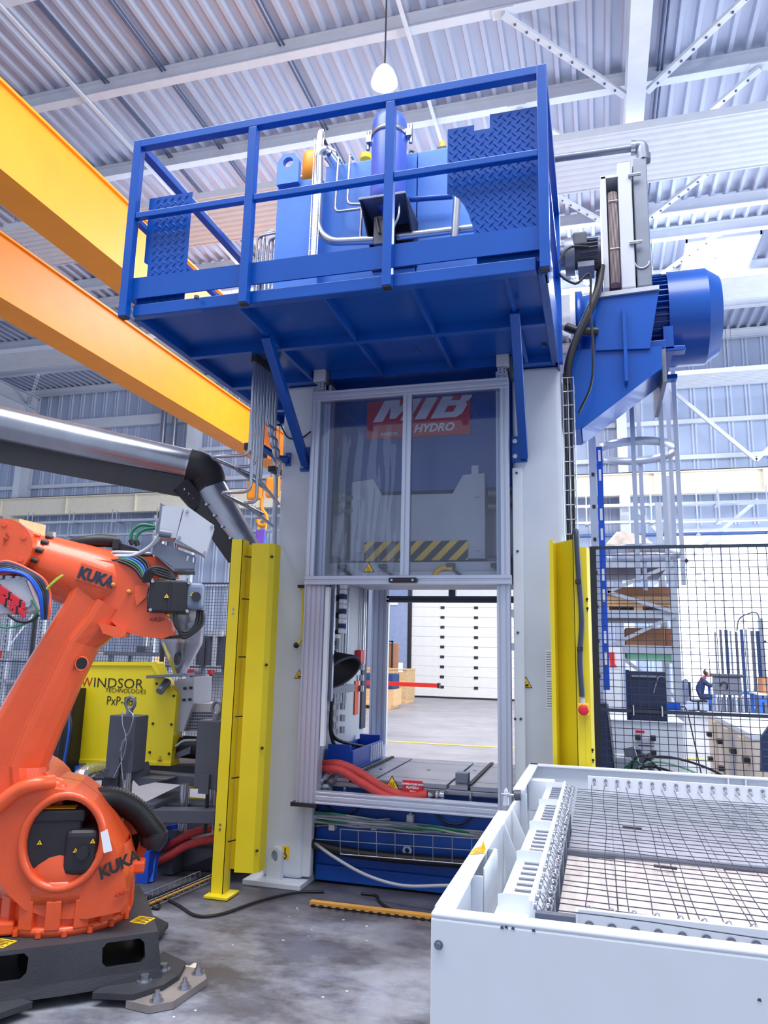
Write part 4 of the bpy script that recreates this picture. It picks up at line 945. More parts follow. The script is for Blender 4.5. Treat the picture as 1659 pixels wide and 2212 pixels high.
# bracket carrying motor and cooler
bk = thing('motor_bracket', (.2, 5.7, 2.9), 'blue welded bracket with a sloping underside carrying motor and cooler', 'bracket')
yb = 5.4
gp = [(-0.165, 5.400, 3.840), (0.047, 5.400, 3.834), (0.494, 5.400, 3.810), (0.488, 5.400, 3.663), (-0.084, 5.400, 3.237), (-0.178, 5.400, 3.239)]
put('gusset', MB().prism(gp, (0, .02, 0)), M_blue, bk)
put('gusset', MB().prism([(a, b + .40, c) for a, b, c in gp], (0, .02, 0)), M_blue, bk)
def strip(a, b, w=.42, t=.012):
    a, b = Vector(a), Vector(b); n = (b - a).cross(Vector((0, 1, 0))).normalized() * t
    return MB().prism([a, b, b + n, a + n], (0, w, 0))
put('sloping_flange', strip(gp[3], gp[4]), M_blue, bk)
put('sloping_flange', strip(gp[4], gp[5]), M_blue, bk)
put('stiffener', MB().box(0.24 - .012, 0.24 + .012, 5.32, 5.4, 3.541, 4.107), M_blue, bk)
put('rear_channel', MB().box(0.348, 0.53, 5.5, 6.3, 3.84, 3.901), M_blue, bk, bev=.004)
put('end_plate', MB().box(0.493, 0.522, 5.45, 6.3, 3.56, 3.808), M_mid, bk)
sd = [(0.036, 5.380, 3.813), (0.048, 5.380, 4.238), (0.493, 5.380, 4.252), (0.410, 5.380, 3.795)]
put('cooler_stand', MB().prism(sd, (0, .55, 0)), M_blue, bk, bev=.004)
put('stand_top', MB().prism([(0.048, 5.360, 4.221), (0.049, 5.360, 4.254), (0.492, 5.360, 4.268), (0.491, 5.360, 4.235)], (0, .6, 0)), M_boxgrey, bk)
# oil cooler
oc = thing('oil_cooler', (.25, 5.5, 4.3), 'grey upright oil cooler with fan grille on top of the blue bracket', 'cooler')
def colx(px, py=480): return 0
put('core_box', MB().box(0.237, 0.336, 5.42, 5.95, 4.3, 5.337), M_boxgrey, oc, bev=.008)
put('header_tank', MB().box(0.348, 0.453, 5.45, 5.95, 4.315, 5.381), M_mid, oc, bev=.008)
for s in ((1378, 372), (1380, 523)): pass
for p in ((0.354, 5.410, 5.213), (0.343, 5.410, 4.654)): put('tie_bolt', MB().cyl((p[0] - .04, p[1], p[2]), (p[0] + .05, p[1], p[2]), .014, n=8), M_steel, oc)
ws = (0.388, 5.440, 4.507); put('weld_arc', MB().tube([(ws[0] + .05 * math.cos(t), 5.445, ws[2] + .05 * math.sin(t)) for t in [math.pi + math.pi * k / 10 for k in range(11)]], .006, 5), M_boxgrey, oc)
sh = put('fan_shroud', MB().box(0.11, 0.15, 5.42, 5.95, 4.316, 5.242), M_boxgrey, oc, bev=.004)
put('shroud_top', MB().box(0.11, 0.244, 5.42, 5.95, 5.222, 5.246), M_boxgrey, oc)
gr = MB()
for i in range(8):
    x = 0.165 + .0085 * i
    gr.tube([(x, 5.46 - .012 * math.sin(i / 7 * math.pi), 4.368), (x, 5.44, 4.792), (x, 5.46 - .012 * math.sin(i / 7 * math.pi), 5.122)], .0018, 5)
for z in (4.639, 5.036): gr.tube([(0.165, 5.44, z), (0.232, 5.44, z)], .006, 5)
stuff(put('fan_grille', gr, mat('pale_grille_wire', (200, 186, 180), .4, metal=.4), oc))
put('fan_motor', MB().cyl((0.172, 5.7, 4.85), (0.235, 5.7, 4.85), .16, n=20), M_sign, oc)
put('fan_ring', MB().box(0.159, 0.241, 5.5, 5.93, 4.35, 5.128), mat('cooler_interior', (74, 52, 84), .5), oc)
pe = (0.412, 5.500, 5.492)
pp = thing('cooler_hose', mix((-0.240, 5.500, 5.515), pe, .5), 'dark steel pipe with hexagon fittings from railing to cooler top', 'pipe')
put('pipe', MB().tube([(-0.240, 5.500, 5.515), (0.351, 5.500, 5.503)], .03, 10), M_mid, pp)
put('hexagon_nut', MB().cyl((0.348, 5.500, 5.504), (0.382, 5.500, 5.502), .055, n=6), M_steel, pp)
put('elbow', MB().tube(bend([(0.378, 5.500, 5.503), (0.426, 5.500, 5.502), (pe[0] + .02, 5.5, pe[2] - .09)], .05), .05, 12), M_mid, pp)
put('hexagon_nut', MB().cyl((pe[0] + .02, 5.5, pe[2] - .12), (pe[0] + .02, 5.5, pe[2] - .07), .062, n=6), M_mid, pp)
# circulation pump
pu = thing('circulation_pump', (0, 5.3, 4.5), 'small dark grey finned pump motor beside the platform railing', 'pump')
p0, p1, pzc = -0.192, 0.094, 4.534
put('motor_body', MB().cyl((p0 + .1, 5.3, pzc), (p1, 5.3, pzc), .1, n=20), M_grey, pu)
for k in range(20):
    a = 2 * math.pi * k / 20; d = Vector((0, math.cos(a), math.sin(a)))
    put('fin', MB().beam(Vector((p0 + .14, 5.3, pzc)) + d * .105, Vector((p1 - .02, 5.3, pzc)) + d * .105, .006, .025, up=d), M_grey, pu)
put('flange', MB().cyl((p0 + .03, 5.3, pzc), (p0 + .1, 5.3, pzc), .14, n=20), M_mid, pu)
put('pump_housing', MB().cyl((p0 - .03, 5.3, pzc), (p0 + .03, 5.3, pzc), .09, n=20), M_mid, pu)
tb = put('terminal_box', MB().box(p0 + .09, p0 + .19, 5.16, 5.24, pzc + .01, pzc + .12), M_grey, pu, bev=.015)
put('motor_foot', MB().box(p0 + .12, p1 - .05, 5.2, 5.4, pzc - .14, pzc - .1), M_mid, pu)
put('motor_cable', MB().tube(curve([(p0 + .2, 5.15, pzc - .02), (p0 + .06, 5.1, pzc - .04), (p0 - .02, 5.1, pzc - .2), (p0 + .1, 5.1, pzc - .32), (p0 + .2, 5.12, pzc - .25), (p0 + .2, 5.14, pzc - .5), (p0 + .2, 5.16, pzc - 1.0), (p0 + .1, 5.2, pzc - 1.25)]), .009, 6), M_black, pu)
h_ = thing('black_hose', (0.056, 5.300, 4.162), 'thick black hose curling from the cooler down behind the press', 'hose')
put('hose', MB().tube(curve([(0.094, 5.340, 4.454), (0.059, 5.300, 4.234), (-0.029, 5.280, 4.017), (-0.115, 5.280, 3.828), (-0.158, 5.280, 3.672), (-0.168, 5.300, 3.539)]), .03, 10), M_dark, h_)
put('branch_hose', MB().tube(curve([(-0.172, 5.330, 3.997), (-0.081, 5.330, 3.954), (0.050, 5.370, 3.955)]), .032, 10), M_dark, h_)
# wire duct beside the right press frame
wt = thing('vertical_wire_tray', (-.16, 5.3, 2.3), 'vertical galvanised wire tray holding black cables, right of the press', 'cable tray')
zt0, zt1 = 2.432, 3.567
for x in (-.2, -.165, -.125): put('tray_wire', MB().tube([(x, 5.24, zt0), (x, 5.24, zt1)], .004, 5), M_tray, wt)
put('tray_wire', MB().tube([(-.125, 5.4, zt0), (-.125, 5.4, zt1)], .004, 5), M_tray, wt)
for i in range(12): z = zt0 + (zt1 - zt0) * i / 11; put('tray_rung', MB().tube([(-.2, 5.24, z), (-.125, 5.24, z), (-.125, 5.4, z)], .0035, 5), M_tray, wt)
cc = MB()
for i in range(3): cc.tube([(-.19 + .022 * i, 5.29, .3), (-.19 + .022 * i, 5.29, zt1 + .05)], .012, 6)
stuff(put('cables', cc, M_dark, wt))


# ================================================================ ROBOT CELL ON THE LEFT
RC = Vector((-2.66, 3.53, 0))
# cast pedestal, eight sided with four flared feet
pd = thing('robot_pedestal', (RC.x, RC.y, 0), 'black cast iron pedestal with openings under the orange robot', 'pedestal')
def ring8(rc, rs, z, rot): return [(RC.x + (rc if k % 2 == 0 else rs) * math.cos(rot + k * math.pi / 4), RC.y + (rc if k % 2 == 0 else rs) * math.sin(rot + k * math.pi / 4), z) for k in range(8)]
rot = math.radians(-5)          # corner toward +X and toward the front left
lo8, mid8, hi8 = ring8(.62, .45, .05, rot), ring8(.605, .435, .10, rot), ring8(.575, .418, .255, rot)
body = MB()
top = [Vector(p) for p in hi8]
body.add(hi8, [tuple(range(8))]).add(lo8, [tuple(range(7, -1, -1))])
for k in range(8):
    j = (k + 1) % 8; body.add([lo8[k], lo8[j], mid8[j], mid8[k]], [(0, 1, 2, 3)])
    a, b, c, d = Vector(mid8[k]), Vector(mid8[j]), Vector(hi8[j]), Vector(hi8[k])
    # wall with a rounded opening
    U = lambda s, t: a.lerp(b, s).lerp(d.lerp(c, s), t)
    n = (b - a).cross(d - a).normalized()
    w0, w1 = (.16, .62) if k % 2 == 0 else (.38, .84)
    hole = [U(w0 + .05, .2), U(w1 - .05, .2), U(w1, .35), U(w1, .75), U(w1 - .05, .88), U(w0 + .05, .88), U(w0, .75), U(w0, .35)]
    body.prism([a, b, c, d], -n * .03, [hole])
put('casting', body, M_cast, pd, bev=.006)
put('inner_core', MB().cyl((RC.x, RC.y, .02), (RC.x, RC.y, .25), .2, n=20), M_dark, pd)
for k in (0, 2, 4, 6):
    t = rot + k * math.pi / 4; e = Vector((math.cos(t), math.sin(t), 0)); s = Vector((-e.y, e.x, 0)); c = RC + e * .59
    ft = put('foot', MB().prism([c - e * .16 - s * .26 + Vector((0, 0, .035)), c + e * .02 - s * .2 + Vector((0, 0, .035)), c + e * .08 - s * .06 + Vector((0, 0, .035)), c + e * .08 + s * .06 + Vector((0, 0, .035)), c + e * .02 + s * .2 + Vector((0, 0, .035)), c - e * .16 + s * .26 + Vector((0, 0, .035))], (0, 0, .025)), M_cast, pd, bev=.006)
    for q in (-.07, .07):
        p = c + s * q - e * .02; put('foot_bolt', MB().cyl((p.x, p.y, .06), (p.x, p.y, .066), .036, n=16).cyl((p.x, p.y, .066), (p.x, p.y, .09), .022, n=6), M_steel, ft)
for k, lb in ((0, 'steel anchor plate with bolts under the right foot of the black pedestal'), (6, 'steel anchor plate under the front left foot of the black pedestal')):
    t = rot + k * math.pi / 4; e = Vector((math.cos(t), math.sin(t), 0)); s = Vector((-e.y, e.x, 0)); c = RC + e * .66
    P0 = [c - e * .08 - s * .21, c + e * .05 - s * .21, c + e * .12 - s * .13, c + e * .12 + s * .13, c + e * .05 + s * .21, c - e * .08 + s * .21]
    ap = thing('anchor_plate', (c.x, c.y, 0), lb, 'anchor plate')
    put('plate', MB().prism([(p.x, p.y, .003) for p in P0], (0, 0, .032)), mat('ground_steel_plate', (150, 142, 140), .5, metal=.3, var=.1), ap, bev=.003)
    for q in (-.16, 0, .16):
        p = c + s * q + e * (.085 if q == 0 else .05)
        put('anchor_bolt', MB().cyl((p.x, p.y, .035), (p.x, p.y, .04), .032, n=16).cyl((p.x, p.y, .04), (p.x, p.y, .06), .02, n=6).cyl((p.x, p.y, .06), (p.x, p.y, .08), .011, n=8), M_steel, ap)
for q, nm in (((-2.244, 3.586, 0.262), 'r'), ((-2.667, 3.113, 0.262), 'l')):
    st = put('warning_label', MB().box(q[0] - .045, q[0] + .045, q[1] - .045, q[1] + .045, .2555, .258), M_amber, pd)
    ln = MB()
    for i in range(5): ln.box(q[0] - .037, q[0] + .037 - .012 * (i % 2), q[1] - .034 + .015 * i, q[1] - .028 + .015 * i, .258, .259)
    stuff(put('printed_lines', ln, M_ink, st))

rbt = thing('industrial_robot', (RC.x, RC.y, .26), 'orange six axis industrial robot with lettering on arm and base', 'robot')
# fixed base drum with castellated skirt
ba = put('base_drum', MB().cyl((RC.x, RC.y, .26), (RC.x, RC.y, .50), .30, n=40), M_robot, rbt, bev=.006)
put('base_flange', MB().lathe((RC.x, RC.y, .256), (0, 0, 1), [(.2, 0), (.325, 0), (.325, .035), (.3, .04)], 40), M_robot, ba)
tooth0 = None
for k in range(16):
    t = 2 * math.pi * k / 16; e = Vector((math.cos(t), math.sin(t), 0)); c = RC + e * .31
    if tooth0 is None:
        tooth0 = put('skirt_tooth', MB().box(c.x - .02, c.x + .02, c.y - .034, c.y + .034, .285, .415), M_robot, ba, bev=.005); base_xy = c.copy()
    else:
        o = tooth0.copy(); COL.objects.link(o); o.location = tooth0.location + (c - base_xy); o.rotation_euler.z = t
put('skirt_band', MB().lathe((RC.x, RC.y, .40), (0, 0, 1), [(.3, 0), (.329, 0), (.329, .08), (.3, .1)], 40), M_robot, ba)
for t, zz in ((-132, .29), (4, .47)):
    t = math.radians(t); q = (RC.x + .33 * math.cos(t), RC.y + .33 * math.sin(t), zz)
    put('base_lug', MB().box(q[0] - .045, q[0] + .045, q[1] - .045, q[1] + .045, q[2] - .03, q[2] + .03), M_robot, ba, bev=.012)
for k in range(6):
    t = math.radians(-120 + 20 * k); put('base_bolt', MB().cyl((RC.x + .33 * math.cos(t), RC.y + .33 * math.sin(t), .258), (RC.x + .33 * math.cos(t), RC.y + .33 * math.sin(t), .285), .014, n=8), M_robot, ba)
# turning column: ring shaped casting round the axis 2 motor
def ell(cx, cy, rx, ry, n, a0=0): return [(cx + rx * math.cos(a0 + 2 * math.pi * k / n), cy + ry * math.sin(a0 + 2 * math.pi * k / n)) for k in range(n)]
YF = 3.22
O = [(-3.021, 3.220, 0.773), (-2.960, 3.220, 0.870), (-2.863, 3.220, 0.915), (-2.749, 3.220, 0.926), (-2.638, 3.220, 0.903), (-2.542, 3.220, 0.833), (-2.464, 3.220, 0.729), (-2.390, 3.220, 0.611), (-2.350, 3.220, 0.494), (-2.332, 3.220, 0.400), (-2.360, 3.220, 0.350), (-2.504, 3.220, 0.326), (-2.670, 3.220, 0.333), (-2.792, 3.220, 0.379), (-2.864, 3.220, 0.442), (-2.945, 3.220, 0.546), (-3.004, 3.220, 0.660)]
hc = Vector((-2.650, 3.220, 0.675)); hx_, hz_ = -2.485 - -2.65, 0.865 - 0.675
hole = [(hc.x + hx_ * math.cos(2 * math.pi * k / 32), YF, hc.z + hz_ * math.sin(2 * math.pi * k / 32)) for k in range(32)]
cl = put('turning_column', MB().prism(O, (0, .30, 0), [hole]), M_robot, rbt, bev=.028, seg=4)
put('ring_lip', MB().loft([[(hc.x + hx_ * s * math.cos(2 * math.pi * k / 40), y, hc.z + hz_ * s * math.sin(2 * math.pi * k / 40)) for k in range(40)] for s, y in ((1.22, YF - .002), (1.18, YF - .022), (1.04, YF - .02), (.99, YF + .02), (.98, YF + .29))], cap=False, smooth=True), M_robot, cl)
put('column_back', MB().prism([(a, b + .31, c) for a, b, c in O], (0, .18, 0)), M_robot, cl, bev=.03, seg=3)
put('column_neck', MB().lathe((RC.x, RC.y, .49), (0, 0, 1), [(.31, 0), (.315, .05), (.29, .12)], 40), M_robot, cl)
# axis 2 motor inside the ring
m0 = Vector((-2.672, 3.260, 0.658))
mb = put('axis_motor', MB().box(m0.x - .17, m0.x + .10, 3.24, 3.5, m0.z - .12, m0.z + .12), M_dark, rbt, bev=.022, seg=3)
put('motor_end_cap', MB().box(m0.x + .03, m0.x + .185, 3.21, 3.48, m0.z - .14, m0.z + .07), M_dark, mb, bev=.03, seg=3)
put('motor_top_cover', MB().box(m0.x - .16, m0.x + .11, 3.23, 3.5, m0.z + .10, m0.z + .16), M_dark, mb, bev=.014)
put('top_label', MB().box(m0.x - .08, m0.x + .06, 3.25, 3.33, m0.z + .160, m0.z + .163), M_amber, mb)
put('connector_knob', MB().cyl((m0.x + .12, 3.18, m0.z - .03), (m0.x + .12, 3.22, m0.z - .03), .028, n=16), M_dark, mb)
for q, yy in (((-2.757, 3.240, 0.669), 3.237), ((-2.586, 3.200, 0.636), 3.207), ((-2.512, 3.200, 0.676), 3.207)): triangle_sign('motor_sign', mb, (q[0], yy, q[2]), (1, 0, 0), (0, 0, 1), .03)
put('motor_bracket', MB().beam((m0.x + .1, 3.25, m0.z - .26), (m0.x + .24, 3.25, m0.z - .06), .03, .12), M_mid, mb)
lbq = (-2.453, 3.195, 0.686)
pl_ = put('rating_plate', MB().prism([(-2.479, 3.198, 0.717), (-2.449, 3.198, 0.729), (-2.419, 3.198, 0.632), (-2.456, 3.198, 0.622)], (0, .01, 0)), M_vinylw, cl)
a, b = Vector((-2.461, 3.200, 0.504)), Vector((-2.359, 3.220, 0.549))
text('column_lettering', 'KUKA', M_ink, cl, (a.x, 3.196, a.z), b - a, (-(b - a).z, 0, (b - a).x), .075, .003, .12, 'LEFT', .95, .003)
a, b = Vector((-2.388, 3.200, 0.415)), Vector((-2.339, 3.200, 0.433))
text('axis_mark', '<A1>', mat('dark_orange_mark', (176, 52, 18), .5), cl, (a.x, 3.205, a.z), b - a, (-(b - a).z, 0, (b - a).x), .03, .006)
# rear fork of the column with the second motor
F = [(-2.535, 3.750, 0.659), (-2.414, 3.750, 0.666), (-2.342, 3.750, 0.689), (-2.309, 3.750, 0.647), (-2.308, 3.750, 0.598), (-2.290, 3.750, 0.556), (-2.302, 3.750, 0.489), (-2.351, 3.750, 0.395), (-2.381, 3.750, 0.349), (-2.416, 3.750, 0.303), (-2.505, 3.750, 0.307)]
Hf = [(-2.447, 3.750, 0.561), (-2.347, 3.750, 0.589), (-2.339, 3.750, 0.550), (-2.351, 3.750, 0.491), (-2.394, 3.750, 0.425), (-2.444, 3.750, 0.441)]
put('rear_fork', MB().prism(F, (0, .12, 0), [Hf]), M_robot, cl, bev=.012, seg=3)
put('rear_motor', MB().box(-2.507, -2.418, 3.74, 3.9, 0.647, 0.709).box(-2.452, -2.347, 3.88, 3.98, 0.4, 0.567), M_dark, cl, bev=.01)
# corrugated hose
hp = curve([(-2.641, 3.620, 0.768), (-2.568, 3.620, 0.790), (-2.469, 3.660, 0.783), (-2.366, 3.700, 0.714), (-2.293, 3.720, 0.626), (-2.250, 3.740, 0.567)], 16)
put('corrugated_hose', MB().tube(hp, .06, 16, rs=[.053 if i % 2 else .066 for i in range(len(hp))]), M_black, rbt)
put('hose_cuff', MB().tube([(-2.263, 3.740, 0.599), (-2.264, 3.740, 0.558), (-2.278, 3.740, 0.515)], .075, 14, rs=[.072, .078, .06]), M_dark, rbt)
# shoulder and link arm
sh_c = Vector((-2.873, 3.500, 0.903))
put('shoulder_hub', MB().cyl((-2.938, 3.36, 0.77), (-2.938, 3.78, 0.77), .25, n=36), M_robot, rbt, bev=.02, seg=3)
def station(pl, pr_, y0, y1, ridge):
    a, b = Vector(pl), Vector(pr_); L = lambda s, y: (a.x + (b.x - a.x) * s, y, a.z + (b.z - a.z) * s)
    return [L(0, y0 + .07), L(.06, y0 + .02), L(.14, y0), L(ridge - .03, y0 + .012), L(ridge, y0 - .008), L(ridge + .1, y0 - .008), L(.8, y0 + .01), L(.94, y0 + .05), L(1, y0 + .1), L(1, y1 - .06), L(.9, y1), L(.1, y1), L(0, y1 - .06)]
ST = [((-3.123, 3.400, 0.857), (-2.768, 3.400, 0.869), .62), ((-3.132, 3.400, 1.032), (-2.794, 3.400, 0.997), .6), ((-3.054, 3.400, 1.230), (-2.737, 3.400, 1.185), .56), ((-2.941, 3.400, 1.489), (-2.669, 3.400, 1.399), .56), ((-2.854, 3.400, 1.668), (-2.597, 3.400, 1.591), .52), ((-2.792, 3.400, 1.802), (-2.511, 3.400, 1.670), .5), ((-2.752, 3.400, 1.921), (-2.453, 3.400, 1.765), .5)]
la_ = put('link_arm', MB().loft([station(a, b, 3.28, 3.52, r) for a, b, r in ST]), M_robot, rbt, bev=.008)
hq = (-2.653, 3.270, 1.511)
put('arm_hole', MB().cyl((hq[0], 3.284, hq[2]), (hq[0], 3.31, hq[2]), .028, n=20), M_black, la_)
put('arm_hole_rim', MB().tube([(hq[0] + .03 * math.cos(2 * math.pi * k / 20), 3.285, hq[2] + .034 * math.sin(2 * math.pi * k / 20)) for k in range(20)], .004, 5, closed=True), M_robot, la_)
put('shoulder_cover', MB().tube(curve([(-2.980, 3.200, 0.818), (-2.888, 3.200, 0.906), (-2.799, 3.200, 0.943), (-2.725, 3.250, 0.942)]), .035, 10), M_robot, rbt)
put('shoulder_boss', MB().ball((-2.743, 3.320, 0.909), .06, (1.2, .8, .8)), M_robot, rbt)
# elbow casting and forearm
E_ = [(-2.639, 3.300, 2.048), (-2.506, 3.300, 2.040), (-2.415, 3.300, 2.010), (-2.366, 3.300, 1.929), (-2.355, 3.300, 1.783), (-2.275, 3.300, 1.786), (-2.229, 3.300, 1.731), (-2.215, 3.300, 1.667), (-2.270, 3.300, 1.646), (-2.387, 3.300, 1.657), (-2.477, 3.300, 1.683), (-2.536, 3.300, 1.734), (-2.613, 3.300, 1.784), (-2.676, 3.300, 1.825)]
el = put('elbow_casting', MB().prism(E_, (0, .30, 0)), M_robot, rbt, bev=.04, seg=4)
put('elbow_pocket', MB().prism([(-2.424, 3.280, 1.917), (-2.355, 3.280, 1.922), (-2.364, 3.280, 1.859), (-2.407, 3.280, 1.814), (-2.422, 3.280, 1.857)], (0, .06, 0)), M_robot, el, bev=.015)
put('elbow_lug', MB().prism([(-2.588, 3.260, 1.719), (-2.473, 3.260, 1.697), (-2.442, 3.260, 1.683), (-2.455, 3.260, 1.652), (-2.491, 3.260, 1.644), (-2.561, 3.260, 1.666)], (0, .2, 0)), M_robot, el, bev=.015)
put('elbow_under_cover', MB().prism([(-2.460, 3.320, 1.675), (-2.220, 3.320, 1.662), (-2.155, 3.320, 1.678), (-2.158, 3.320, 1.654), (-2.294, 3.320, 1.646)], (0, .2, 0)), M_dark, el)
f0, f1 = Vector((-2.926, 3.450, 2.030)), Vector((-2.579, 3.450, 1.922))
fd_ = (f1 - f0)
def fp(t): return f0 + fd_ * t
put('forearm', MB().tube([fp(-.02), fp(.02), fp(.12), fp(.4), fp(.44), fp(.75), fp(1.0), fp(1.2)], .15, 32, rs=[.148, .155, .158, .168, .171, .182, .188, .14]), M_robot, rbt)
o = put('forearm_collar', MB().tube([fp(-.30), fp(-.26), fp(-.1), fp(-.06), fp(-.02)], .14, 32, rs=[.11, .135, .14, .148, .148]), M_robot, rbt)
ax = fd_.normalized(); nn = Vector((0, -1, 0)); uu = ax.cross(nn)
for tt, rr in ((-.16, .142), (.02, .156)):
    for k in range(7):
        a = math.radians(-62 + 21 * k); d = nn * math.cos(a) + uu * math.sin(a)
        c = fp(tt) + d * rr; put('collar_bolt', MB().cyl(c - ax * .03, c + ax * .005, .013, n=8), M_cast if tt > 0 else M_robot, o)
# name field on the forearm
a, b = Vector((-2.712, 3.260, 1.949)), Vector((-2.568, 3.260, 1.907)); xd = (b - a).normalized(); zd = Vector((-xd.z, 0, xd.x))
nf = put('name_field', MB().prism([(a - xd * .006 - zd * .012), (b + xd * .006 - zd * .012), (b + xd * .006 + zd * .075), (a - xd * .006 + zd * .075)], (0, .06, 0)), M_robot, rbt, bev=.003)
text('arm_lettering', 'KUKA', mat('blue_black_letter', (36, 48, 74), .4), nf, a + Vector((0, -.003, 0)), xd, zd, .082, .003, 0, 'LEFT', .82, .0035)
for q in ((-2.533, 3.265, 1.916), (-2.452, 3.265, 1.883)): put('forearm_stud', MB().cyl((q[0], 3.262, q[2]), (q[0], 3.32, q[2]), .011, n=10).ball((q[0], 3.262, q[2]), .012), M_batten, el)
text('axis_mark', '<A3>', mat('dark_orange_mark_2', (150, 46, 18), .5), el, (-2.341, 3.295, 1.733), Vector((-2.271, 3.295, 1.735)) - Vector((-2.341, 3.295, 1.733)), (0, 0, 1), .034, .004)
# elbow motor
q0, q1 = Vector((-2.349, 3.240, 1.780)), Vector((-2.142, 3.240, 1.952))
em = put('elbow_motor', MB().box(q0.x, q1.x, 3.24, 3.46, q0.z, q1.z), M_dark, rbt, bev=.014, seg=3)
put('motor_rib', MB().box(q0.x + .10, q0.x + .11, 3.234, 3.25, q0.z + .01, q1.z - .01), M_dark, em)
ec_ = put('motor_end_cap', MB().box(q1.x - .015, q1.x + .075, 3.23, 3.44, q0.z + .02, q1.z - .01), mat('slate_motor_cap', (112, 124, 150), .45), em, bev=.025, seg=3)
put('connector_knob', MB().cyl((q1.x + .035, 3.19, (q0.z + q1.z) / 2), (q1.x + .035, 3.235, (q0.z + q1.z) / 2), .024, n=14), M_dark, ec_)
for q in ((-2.258, 3.235, 1.865), (-2.129, 3.220, 1.878)): triangle_sign('motor_sign', em, (q[0], q[1] + .002, q[2]), (1, 0, 0), (0, 0, 1), .032)
for dx, dz in ((.015, .012), (.015, .16), (.2, .16), (.2, .012)): put('motor_screw', MB().cyl((q0.x + dx, 3.23, q0.z + dz), (q0.x + dx, 3.242, q0.z + dz), .009, n=8), M_steel, em)
for k in range(3): put('motor_cable', MB().tube(curve([(-2.212, 3.260, 1.795), (-2.203 + .012 * k, 3.25, 1.719 - .012 * k), (-2.153, 3.25, 1.682 - .014 * k), (-2.103 + .016 * k, 3.26, 1.722), (-2.094 + .012 * k, 3.28, 1.799)]), .009, 7), M_black, em)
# wrist
wc = Vector((-3.081, 3.300, 2.084))
wr = put('wrist_housing', MB().cyl((wc.x, 3.24, wc.z), (wc.x, 3.6, wc.z), .145, n=36), M_robot, rbt, bev=.025, seg=4)
put('wrist_neck', MB().tube([wc + Vector((0, .15, 0)), fp(-.28)], .11, 24, rs=[.12, .115]), M_robot, wr)
for k in range(6):
    t = 2 * math.pi * k / 6 + .5; c = wc + Vector((math.cos(t) * .115, 0, math.sin(t) * .115)); put('wrist_bolt', MB().cyl((c.x, 3.232, c.z), (c.x, 3.245, c.z), .013, n=8), M_robot, wr)
text('axis_mark', 'A5', mat('dark_orange_mark_3', (140, 44, 20), .5), wr, (-3.064, 3.230, 2.090), Vector((-3.047, 3.230, 2.134)) - Vector((-3.064, 3.230, 2.090)), Vector((-3.080, 3.230, 2.120)) - Vector((-3.064, 3.230, 2.090)), .042, .003)
# tool on the wrist: grey block with red terminals and a loop of cables
tl = put('tool_block', MB().prism([(-3.147, 3.220, 1.899), (-2.954, 3.220, 1.935), (-2.877, 3.220, 1.776), (-2.919, 3.220, 1.760), (-3.129, 3.220, 1.740)], (0, .16, 0)), M_boxgrey, rbt, bev=.008)
put('wrist_stub', MB().tube([wc + Vector((-.02, .1, -.1)), wc + Vector((-.02, .1, -.3))], .09, 16), M_mid, tl)
random.seed(11)
for i in range(13):
    for j in range(2):
        c = Vector(mix((-3.052, 3.200, 1.892), (-2.923, 3.200, 1.805), i / 12)) + Vector((-.01, 0, -.04 * j)); ln_ = .028 + .02 * random.random()
        put('terminal', MB().box(c.x - .007, c.x + .007, 3.2, 3.222, c.z - ln_, c.z), M_sign if (i + j) % 5 else M_black, tl, bev=.002, seg=1)
for i in range(4): put('cable_gland', MB().cyl((tl.location.x + RC.x - .06 + .045 * i, 3.23, 1.918), (tl.location.x + RC.x - .06 + .045 * i, 3.23, 1.937), .018, n=8), M_boxgrey, tl)
for i in range(2): q = mix((-3.006, 3.210, 1.794), (-2.920, 3.210, 1.797), i); put('clamp_screw', MB().cyl((q[0], 3.2, q[2]), (q[0], 3.222, q[2]), .016, n=6), M_steel, tl)
for k, m in enumerate((M_bluec, M_bluec, M_black, M_black, M_navy, M_robot)):
    o_ = .013 * k
    put('loop_cable', MB().tube(curve([(-3.131, 3.220, 1.941), (-3.047, 3.2 + .004 * k, 1.959 + .01 * k), (-2.948 + o_, 3.2 + .004 * k, 1.942), (-2.882 + o_ * .8, 3.2 + .004 * k, 1.87), (-2.857 + o_ * .6, 3.21, 1.79), (-2.847 + o_ * .4, 3.22, 1.726)]), .008, 7), m, tl)
put('earth_cable', MB().tube(curve([(-2.843, 3.220, 1.865), (-2.816, 3.200, 1.902), (-2.768, 3.200, 1.950), (-2.801, 3.200, 1.926), (-2.840, 3.200, 1.877)]), .004, 6), mat('green_yellow_cable', (170, 200, 70), .5), tl)
put('earth_cable', MB().tube(curve([(-2.905, 3.210, 1.820), (-2.872, 3.200, 1.766), (-2.909, 3.200, 1.707), (-2.991, 3.200, 1.680), (-3.055, 3.200, 1.687)]), .005, 6), M_green, tl)
put('tool_cable', MB().tube(curve([(-3.004, 3.210, 1.743), (-2.952, 3.200, 1.713), (-2.897, 3.200, 1.715), (-2.861, 3.200, 1.748)]), .008, 6), M_black, tl)
